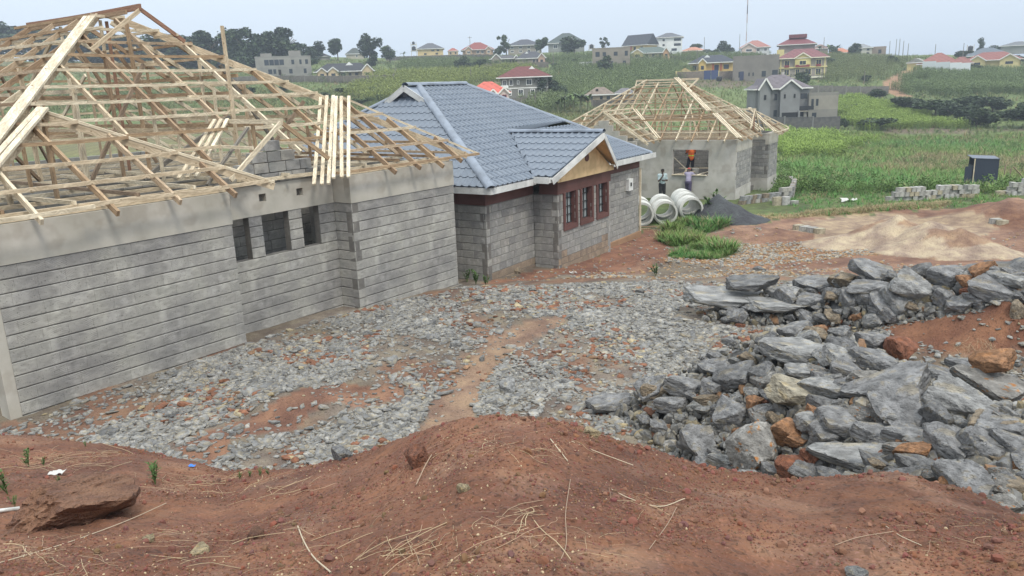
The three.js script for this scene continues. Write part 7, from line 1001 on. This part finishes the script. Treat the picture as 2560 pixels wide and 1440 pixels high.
{
  const T = 'trees on the hillside', words = ['leftmost', 'second', 'third', 'fourth', 'fifth', 'sixth', 'seventh', 'eighth', 'ninth', 'tenth', 'eleventh', 'twelfth', 'thirteenth', 'fourteenth', 'fifteenth', 'sixteenth'];
  [[20, 150, 72, 60], [80, 152, 70, 66], [140, 156, 66, 62], [210, 160, 70, 64], [270, 160, 60, 60], [340, 162, 62, 62], [400, 165, 66, 60], [450, 168, 68, 58], [495, 170, 78, 52], [530, 172, 84, 50], [575, 172, 84, 54], [620, 174, 92, 50], [665, 172, 82, 50], [722, 160, 82, 46], [690, 172, 60, 60], [760, 158, 44, 44]].forEach(([x, y, h, w], i) => tree(x, y, h, w * 1.95, 'tall', [1, 3, 0, 1][i % 4], `${words[i]} of the row of tall dark trees seen over the roof timbers`, 'row of tall dark trees'));
  tree(788, 150, 46, 56, 'round', 3, 'round dark tree right of the unfinished block', T); tree(846, 152, 54, 46, 'round', 1, 'round-headed tree on a bare trunk on the skyline', T); tree(926, 160, 74, 62, 'round', 3, 'biggest dark tree on the left skyline', T); tree(975, 158, 44, 50, 'round', 0, 'lower tree leaning off the biggest dark tree', T); tree(930, 172, 36, 40, 'round', 3, 'dark tree below the biggest one', T);
  tree(740, 190, 32, 28, 'bush', 2, 'green shrub before the unfinished block', T); tree(775, 176, 42, 40, 'bush', 1, 'dark shrub right of the unfinished block', T); tree(1266, 150, 68, 54, 'airy', 0, 'open-branched airy tree behind the grey-roofed house', T); tree(1246, 142, 28, 30, 'round', 1, 'small round tree left of the airy tree', T); tree(1353, 138, 44, 44, 'round', 0, 'tree between the grey and green roofs', T); tree(1435, 142, 50, 66, 'round', 1, 'dense tree before the big green-roofed house', T); tree(1512, 132, 42, 34, 'airy', 1, 'airy tree with clumped leaves behind the unfinished brown block', T);
  tree(1516, 188, 50, 52, 'round', 1, 'round green tree standing before the unfinished brown block', T); tree(1566, 186, 20, 20, 'bush', 1, 'small shrub right of the round green tree', T); tree(1366, 246, 62, 66, 'round', 3, 'dark tree before the maroon-roofed house', T); tree(1398, 250, 44, 44, 'bush', 1, 'shrub right of the dark tree by the maroon roof', T); tree(1165, 180, 46, 54, 'bush', 3, 'dark rounded shrub clump in the maize', T); tree(1192, 178, 36, 40, 'bush', 1, 'second shrub of the clump in the maize', T); tree(1388, 172, 20, 30, 'bush', 1, 'shrub by the leaning pole', T); tree(1435, 168, 24, 26, 'bush', 0, 'shrub left of the white shed', T);
  tree(1816, 140, 38, 44, 'round', 3, 'round dark tree left of the white balconied house', T); tree(1735, 132, 26, 36, 'bush', 0, 'bushes over the pinkish tin roof', T); tree(1780, 142, 26, 40, 'bush', 1, 'bushes before the yellow bungalow', T); tree(2132, 145, 34, 38, 'round', 1, 'round tree before the pale skyline house', T); tree(2088, 142, 30, 30, 'bush', 0, 'bush left of the round tree on the skyline', T); tree(2070, 166, 24, 34, 'bush', 0, 'shrub at the top of the green slope', T); tree(2438, 134, 30, 18, 'tall', 1, 'narrow tree beside the right-hand water tank', T); tree(2398, 148, 22, 46, 'bush', 1, 'dark bush behind the brick-red roofs', T); tree(2480, 136, 22, 40, 'bush', 1, 'hazy bush on the right skyline', T); tree(2440, 184, 24, 42, 'bush', 3, 'dark bush at the end of the white fence', T); tree(2552, 160, 26, 40, 'bush', 1, 'bush at the right end of the cream house', T); tree(2162, 206, 20, 24, 'bush', 3, 'dark shrub beside the pole on the slope', T); tree(2230, 158, 20, 28, 'bush', 0, 'shrub beside the top of the dirt road', T);
  [[2290, 284, 46, 90], [2340, 290, 52, 96], [2392, 306, 52, 90], [2440, 318, 50, 80], [2270, 270, 30, 60], [2420, 272, 40, 70], [2480, 280, 40, 80], [2540, 300, 46, 80], [2580, 318, 50, 90]].forEach(([x, y, h, w], i) => tree(x, y, h, w, 'bush', [3, 1, 3, 1][i % 4], `${words[i]} of the dark acacia bushes along the green field`, 'dark acacia bushes by the field'));
  [[2190, 322, 36, 90, 'broad dark bush in the green field'], [2110, 322, 30, 26, 'dark bush at the corner of the block wall'], [2175, 250, 30, 50, 'dark bush below the pale dry-stone wall'], [2200, 250, 26, 46, 'second bush below the pale dry-stone wall'], [2120, 277, 22, 40, 'green bush behind the flat-topped house'], [2010, 215, 40, 40, 'bush right of the two-storey cream-banded house']].forEach(([x, y, h, w, l]) => tree(x, y, h, w, 'bush', 1, l, T));
  [[800, 248, 20, 50], [860, 238, 22, 40], [905, 262, 24, 60], [960, 250, 18, 44], [700, 232, 22, 50], [620, 240, 24, 60], [1190, 350, 24, 40]].forEach(([x, y, h, w], i) => tree(x, y, h, w, 'bush', [0, 1, 2][i % 3], `${words[i]} of the low shrubs in the field behind the roof timbers`, 'low shrubs behind the timbers'));
  // bananas
  const leaf = (len, wd, droop) => { const P = [], N = 5; for (let i = 0; i < N; i++) { const f = t => V(t * len * 0.75, t * len * (0.9 - droop * t), 0), hw = t => wd * Math.sin(Math.PI * Math.min(1, t * 0.92 + 0.08)); const a = i / N, b = (i + 1) / N, p = f(a), q = f(b); P.push([p.clone().add(V(0, 0.03, -hw(a))), p, q, q.clone().add(V(0, 0.03, -hw(b)))], [p, p.clone().add(V(0, 0.03, hw(a))), q.clone().add(V(0, 0.03, hw(b))), q]); } return polyG(P); };
  const banana = (px, py, h, label) => { const p = spotOf(px, py), s = Math.hypot(p.x, p.z) / FOC, H = h * s, g = thing('banana_plant', label, 'banana plant', p, px, 'banana plants'), r = rngOf(px); part(g, 'stem', new THREE.CylinderGeometry(H * 0.025, H * 0.045, H * 0.5, 7).translate(0, H * 0.25, 0), withMaps(C(0.20, 0.22, 0.12), woodT, null, 0)); for (let k = 0; k < 9; k++) { const l = part(g, 'leaf', leaf(H * (0.5 + r() * 0.15), H * 0.075, 0.5 + r() * 0.6), leafM[[2, 4, 0][k % 3]]); l.position.y = H * 0.46; l.rotation.y = k * 0.75 + r() * 0.5; l.rotation.z = (r() - 0.3) * 0.5; } };
  [[1412, 282, 62, 'left banana plant by the grey wall'], [1434, 284, 70, 'middle banana plant by the grey wall'], [1452, 283, 72, 'tallest banana plant by the grey wall'], [1470, 282, 56, 'right banana plant by the grey wall'], [1395, 284, 44, 'small banana plant beside the shrub at the wall'], [985, 148, 26, 'banana plant left of the water tower'], [1010, 148, 24, 'second banana plant left of the water tower'], [1215, 168, 28, 'banana plant by the arched-porch bungalow'], [1795, 140, 26, 'banana plant left of the round dark tree'], [2072, 140, 34, 'banana plant on the skyline left of the orange tin roof'], [2092, 138, 30, 'banana plant right of the orange tin roof'], [2048, 138, 30, 'banana plant beside the brown roof']].forEach(a => banana(...a));
}
{ // maize and grass: nobody could count them
  const r = rngOf(606), strip = (L, w, bend, up) => { const P = [], f = t => V(t * L * (0.5 + bend * t * 0.5), t * L * up - bend * L * t * t * 0.7, 0); for (let i = 0; i < 3; i++) { const a = i / 3, b = (i + 1) / 3, wa = w * (1 - a), wb = w * (1 - b); const p = f(a), q = f(b); P.push([p.clone().add(V(0, 0, -wa)), p.clone().add(V(0, 0, wa)), q.clone().add(V(0, 0, wb)), q.clone().add(V(0, 0, -wb))]); } return polyG(P); };
  const maizeG = merged([new THREE.CylinderGeometry(0.012, 0.02, 1.7, 4).translate(0, 0.85, 0), ...[0, 1, 2, 3, 4, 5, 6].map(k => place(strip(0.75, 0.045, 0.9, 0.9), 0, 0.35 + k * 0.2, 0, 0, k * 2.5, 0)), ...[0, 1, 2].map(k => place(strip(0.3, 0.012, 0.2, 1.2), 0, 1.65, 0, 0, k * 2.1, 0))].map(g => g.attributes.uv ? g : plainUV(g)));
  const tuftG = [1, 2].map(q => merged([0, 1, 2, 3, 4, 5, 6, 7, 8].map(k => place(strip(1, 0.035, 0.2 + 0.1 * (k % 4), 1.0), (hash2(k, q) - .5) * 0.3, 0, (hash2(k, q + 5) - .5) * 0.3, 0, k * 2.4 + q, (hash2(k + 3, q) - .5) * 0.5))));
  const bushy = [1, 2].map(q => { const P = []; for (let k = 0; k < 110; k++) { const a = hash2(k, q) * 6.28, y = hash2(k, q + 3), s = 0.4 * Math.sqrt(hash2(k, q + 7)) * (1.1 - y * 0.6); P.push(place(polyG([[V(-0.055, 0, 0), V(0, -0.015, 0.022), V(0.055, 0, 0), V(0, 0.02, -0.022)]]), Math.cos(a) * s, y * 0.8, Math.sin(a) * s, hash2(k, 9) * 2 - 1, a, hash2(k, 12) * 2 - 1)); } return merged(P); });
  const plantM = mat(C(1, 1, 1), { roughness: 0.85 });
  const sow = (zone, n, f) => { const [x0, x1, z0, z1] = zone.box, out = []; for (let t = 0; t < n * 6 && out.length < n; t++) { const x = x0 + r() * (x1 - x0), z = z0 + r() * (z1 - z0); if (!inPoly(zone, x + n2(x * 0.3, z * 0.3) * (2 + Math.hypot(x, z) * 0.02) * (zone.soft ?? 1), z + n2(x * 0.3 + 50, z * 0.3) * (2 + Math.hypot(x, z) * 0.02) * (zone.soft ?? 1))) continue; const it = f(x, z, ground(x, z)); if (it) out.push(it); } return out; };
  Z.weeds.soft = 0.5; Z.bankEdge.soft = 0.2; Z.straw.soft = 0.2;
  const maizeIn = (zone, n, c, h, sp) => sow(zone, n, (x, z, y) => { const row = Math.round(z / sp) * sp + (r() - .5) * 0.25, k = 0.75 + r() * 0.5, s = h * (0.8 + r() * 0.35); return [x, ground(x, row) - 0.05, row, s * 1.15, s, s * 1.15, (r() - .5) * 0.2, r() * 6.28, (r() - .5) * 0.2, [c[0] * k, c[1] * k, c[2] * k]]; });
  const M = [...maizeIn(Z.maize1, 9000, [0.165, 0.215, 0.085], 1.25, 1.4), ...maizeIn(Z.maize2, 6000, [0.235, 0.275, 0.075], 1.2, 1.4), ...maizeIn(Z.maize3, 6000, [0.15, 0.195, 0.075], 1.2, 1.6), ...maizeIn(Z.maize4, 8000, [0.155, 0.21, 0.08], 1.1, 1.5), ...maizeIn(Z.maize5, 3000, [0.175, 0.205, 0.08], 1.1, 1.5), ...maizeIn(Z.maizeMid, 7000, [0.25, 0.34, 0.075], 0.8, 0.9), ...maizeIn(Z.maizeNear, 2600, [0.24, 0.34, 0.07], 0.85, 0.7)];
  scatter('maize', [maizeG], plantM, 'green maize growing in rows over the fields', 'maize', M);
  const grass = [];
  const tuft = (c, lo, hi) => (x, z, y) => { const s = lo + r() * r() * (hi - lo), k = 0.7 + r() * 0.55, d = r() < 0.16 ? [0.30, 0.25, 0.13] : c; return [x, y - 0.02, z, s * 1.2, s, s * 1.2, (r() - .5) * 0.3, r() * 6.28, (r() - .5) * 0.3, [d[0] * k, d[1] * k, d[2] * k]]; };
  const keepOff = f => (x, z, y) => within(Z.yardRed, x, z) && n2(x * 0.7, z * 0.7) < 0.75 ? null : f(x, z, y);
  grass.push(...sow(Z.meadow, 42000, keepOff((x, z, y) => { const dry = within(Z.dryGrass, x, z) ? 0.7 : sstep(0.05, 0.4, fbm(x * 0.08, z * 0.08, 3)) * 0.3, d = Math.hypot(x, z); return tuft(r() < dry ? [0.24, 0.21, 0.11] : [0.145 + 0.06 * n2(x * .1, z * .1), 0.25, 0.062], 0.15, d > 50 ? 1.0 : 0.4)(x, z, y); })));
  grass.push(...sow(Z.weeds, 5200, (x, z, y) => fbm(x * 0.8, z * 0.8, 3) < -0.25 ? null : tuft([0.115 + 0.04 * n2(x, z), 0.21, 0.05], 0.12, 0.75 * (0.75 + fbm(x * 0.6, z * 0.6 + 9, 2)))(x, z, y)), ...sow(Z.meadowL, 2500, tuft([0.17, 0.19, 0.075], 0.3, 0.8)), ...sow(Z.grassL, 9000, tuft([0.14, 0.18, 0.06], 0.4, 1.3)), ...sow(Z.bankEdge, 1600, tuft([0.30, 0.25, 0.14], 0.12, 0.35)), ...sow(Z.straw, 1500, tuft([0.40, 0.32, 0.18], 0.1, 0.25)));
  const hill = region([-100, 260], [2600, 330], [2600, 150], [1900, 140], [900, 150], [-100, 165]); grass.push(...sow(hill, 26000, (x, z, y) => within(road, x, z) ? null : tuft([0.155, 0.20, 0.07], 0.5, 1.6)(x, z, y)));
  scatter('grass', tuftG, plantM, 'green and dry grass of the meadow and the hillside', 'grass', grass);
  const sh = []; for (let k = 0; k < 2600; k++) { const p = meet(1940 + r() * 640, 320 + r() * 165, ground, 30, 400); if (!p || within(Z.yardRed, p.x, p.z)) continue; if (fbm(p.x * 0.09, p.z * 0.09 + 20, 3) < 0.02) continue; const s = 0.3 + r() * r() * 1.1, c = 0.6 + r() * 0.7; sh.push([p.x, p.y, p.z, s * 1.3, s, s * 1.3, 0, r() * 6, 0, [0.10 * c, 0.17 * c, 0.045 * c]]); }
  for (let k = 0; k < 1500; k++) { const p = meet(-50 + r() * 2650, 150 + r() * 110, ground, 90, 420); if (!p || within(road, p.x, p.z)) continue; if (fbm(p.x * 0.04, p.z * 0.04 + 20, 3) < 0.1) continue; const s = 0.8 + r() * 2.2, c = 0.6 + r() * 0.6; sh.push([p.x, p.y, p.z, s * 1.4, s, s * 1.4, 0, r() * 6, 0, [0.085 * c, 0.125 * c, 0.045 * c]]); }
  scatter('undergrowth', bushy, plantM, 'low leafy weeds and scrub over the meadow and slopes', 'undergrowth', sh);
  // weeds on the mound and along the walls
  const weed = (px, py, h, label, n = 26) => { const p = on(px, py), s = p.distanceTo(camera.position) / FOC, H = h * s, g = thing('weed', label, 'weed', p, px, 'weeds about the yard'), q = rngOf(px + py), st = [], lf = []; for (let k = 0; k < 5; k++) { const a = q() * 6.28, b = q() * 0.4 * H, e = V(Math.cos(a) * b, H * (0.6 + q() * 0.4), Math.sin(a) * b); st.push(new THREE.TubeGeometry(new THREE.LineCurve3(V(0, 0, 0), e), 2, H * 0.012, 4)); for (let i = 0; i < n / 3; i++) { const t = 0.25 + q() * 0.75, c = e.clone().multiplyScalar(t); lf.push(place(strip(H * 0.3, H * 0.05, 0.5, 0.6), c.x, c.y, c.z, 0, q() * 6.28, (q() - .3) * 0.6)); } } part(g, 'stem', merged(st), leafM[4]); part(g, 'leaves', merged(lf), withMaps(C(0.13, 0.24, 0.085), leafT, null, 0)); };
  [[388, 1212, 62, 'leafy weed behind the earthen slab'], [72, 1168, 44, 'weed at the left on the red mound'], [110, 1166, 22, 'small weed right of the left weed'], [20, 1236, 56, 'weed at the left picture edge'], [150, 1212, 22, 'small sprig by the torn rag'], [215, 1118, 14, 'tiny sprout on the brow of the mound'], [38, 1268, 26, 'sprig beside the white pipe']].forEach(a => weed(...a));
  [[600, 1198], [625, 1194], [650, 1192], [672, 1188]].forEach(([x, y], i) => weed(x, y, 20, `${['first', 'second', 'third', 'last'][i]} of four low weeds along the mound edge`));
  [[1168, 706, 34], [1190, 712, 40], [1215, 716, 34], [1158, 690, 30]].forEach(([x, y, h], i) => weed(x, y, h, `${['first', 'second', 'third', 'last'][i]} of the weeds at the corner of the tiled house`, 40));
  [[1588, 594, 18, 'small weed at the far corner of the tiled house'], [1790, 540, 70, 'tall weed right of the concrete pipes'], [1770, 548, 56, 'tall weed leaning by the pipes'], [1640, 690, 34, 'dry weed beside the red track']].forEach(a => weed(a[0], a[1], a[2], a[3], 40));
  // straw and dry stalks on the mound
  const sg = [0, 1].map(k => new THREE.TubeGeometry(new THREE.CatmullRomCurve3([V(-0.5, 0, 0), V(-0.15, 0.02 + k * 0.03, 0.02 - k * 0.05), V(0.2, 0.015, k * 0.04), V(0.5, 0, 0.03 - k * 0.12)]), 5, 0.0045, 4)), straw = [];
  const drop = (x, z, l) => { const y = ground(x, z), e = 0.1, a = r() * 6.28, sx = (ground(x + Math.cos(a) * e, z - Math.sin(a) * e) - y) / e, c = 0.75 + r() * 0.45, t = r() < 0.6 ? [0.50, 0.40, 0.25] : [0.42, 0.30, 0.2]; straw.push([x, y + 0.006, z, l, Math.min(l, 0.35) * 1.0, Math.min(l, 0.4), 0, a, Math.atan(sx), [t[0] * c, t[1] * c, t[2] * c]]); };
  for (const [px, py, sx, sy, n, lo, hi] of [[960, 1375, 330, 60, 34, 0.1, 0.5], [520, 1375, 330, 80, 44, 0.06, 0.4], [120, 1390, 260, 80, 70, 0.05, 0.35], [560, 1205, 330, 40, 70, 0.1, 0.6], [1310, 1310, 130, 60, 22, 0.12, 0.5], [1620, 1260, 130, 50, 14, 0.1, 0.3], [2400, 1320, 260, 120, 50, 0.06, 0.3], [1500, 1350, 700, 90, 60, 0.04, 0.22], [700, 1300, 500, 90, 80, 0.03, 0.2], [1300, 1120, 250, 40, 40, 0.08, 0.3], [150, 1150, 180, 40, 80, 0.1, 0.5], [2440, 870, 60, 16, 60, 0.15, 0.5]]) for (let k = 0; k < n; k++) { const p = meet(px + (r() + r() - 1) * sx, py + (r() + r() - 1) * sy); if (p && Math.hypot(p.x, p.z) < 16) drop(p.x, p.z, lo + r() * r() * (hi - lo)); }
  for (let k = 0; k < 5000; k++) { const a = (-44 + r() * 88) * D, d = 1.6 + r() * 5, x = Math.sin(a) * d, z = -Math.cos(a) * d; if (fbm(x * 1.3 + 5, z * 1.3, 3) < -0.02 || d > tableAt(browR, clamp(a, brow[0][0], brow[brow.length - 1][0]))) continue; drop(x, z, 0.01 + r() * r() * 0.06); }
  scatter('straw', sg, mat(C(1, 1, 1), { roughness: 0.9 }), 'dry straw and grass stalks strewn on the red mound', 'straw', straw);
  const twig = (pts, rad, label, pale) => { const P = pts.map(([x, y]) => on(x, y).add(V(0, rad + 0.004, 0))), o = P[0]; part(thing('twig', label, 'twig', o, 0, 'dry twigs on the mound'), 'stick', new THREE.TubeGeometry(new THREE.CatmullRomCurve3(P.map((p, i) => p.clone().sub(o).add(V(0.02 * n2(i * 3.1, rad * 900), 0, 0.02 * n2(i * 2.3, 7))))), 24, rad * 0.6, 6), pale ? mat(C(0.50, 0.42, 0.31)) : mat(C(0.33, 0.24, 0.17))); };
  twig([[752, 1318], [768, 1360], [790, 1395], [830, 1440]], 0.006, 'pale bent twig at the lower left of the mound', 1); twig([[1085, 1140], [1070, 1170], [1045, 1215]], 0.006, 'short straight twig on the mound shoulder'); twig([[1425, 1200], [1422, 1290], [1412, 1370], [1395, 1435]], 0.003, 'long thin stalk running down the middle of the mound'); twig([[1430, 1105], [1490, 1130], [1580, 1165]], 0.004, 'thin twig slanting near the brow', 1); twig([[1380, 1100], [1405, 1130], [1420, 1155]], 0.005, 'crooked twig beside the yellow clod', 1); twig([[1530, 1225], [1580, 1250], [1640, 1268], [1720, 1252]], 0.004, 'curved twig in the middle right of the mound', 1); twig([[2205, 1312], [2260, 1345], [2300, 1365]], 0.003, 'thin straw-coloured stalk at the right of the mound', 1); twig([[2085, 1365], [2150, 1350], [2230, 1330]], 0.003, 'fine reddish root at the right of the mound'); twig([[1690, 1270], [1680, 1310], [1620, 1375]], 0.003, 'thin stalk lying below the curved twig');
  twig([[0, 1410], [150, 1370], [300, 1310], [420, 1262]], 0.004, 'long dry stalk across the lower left corner', 1); twig([[60, 1395], [90, 1300], [110, 1260]], 0.003, 'dry stalk leaning over the earthen slab', 1);
}
renderer.render(scene, camera);
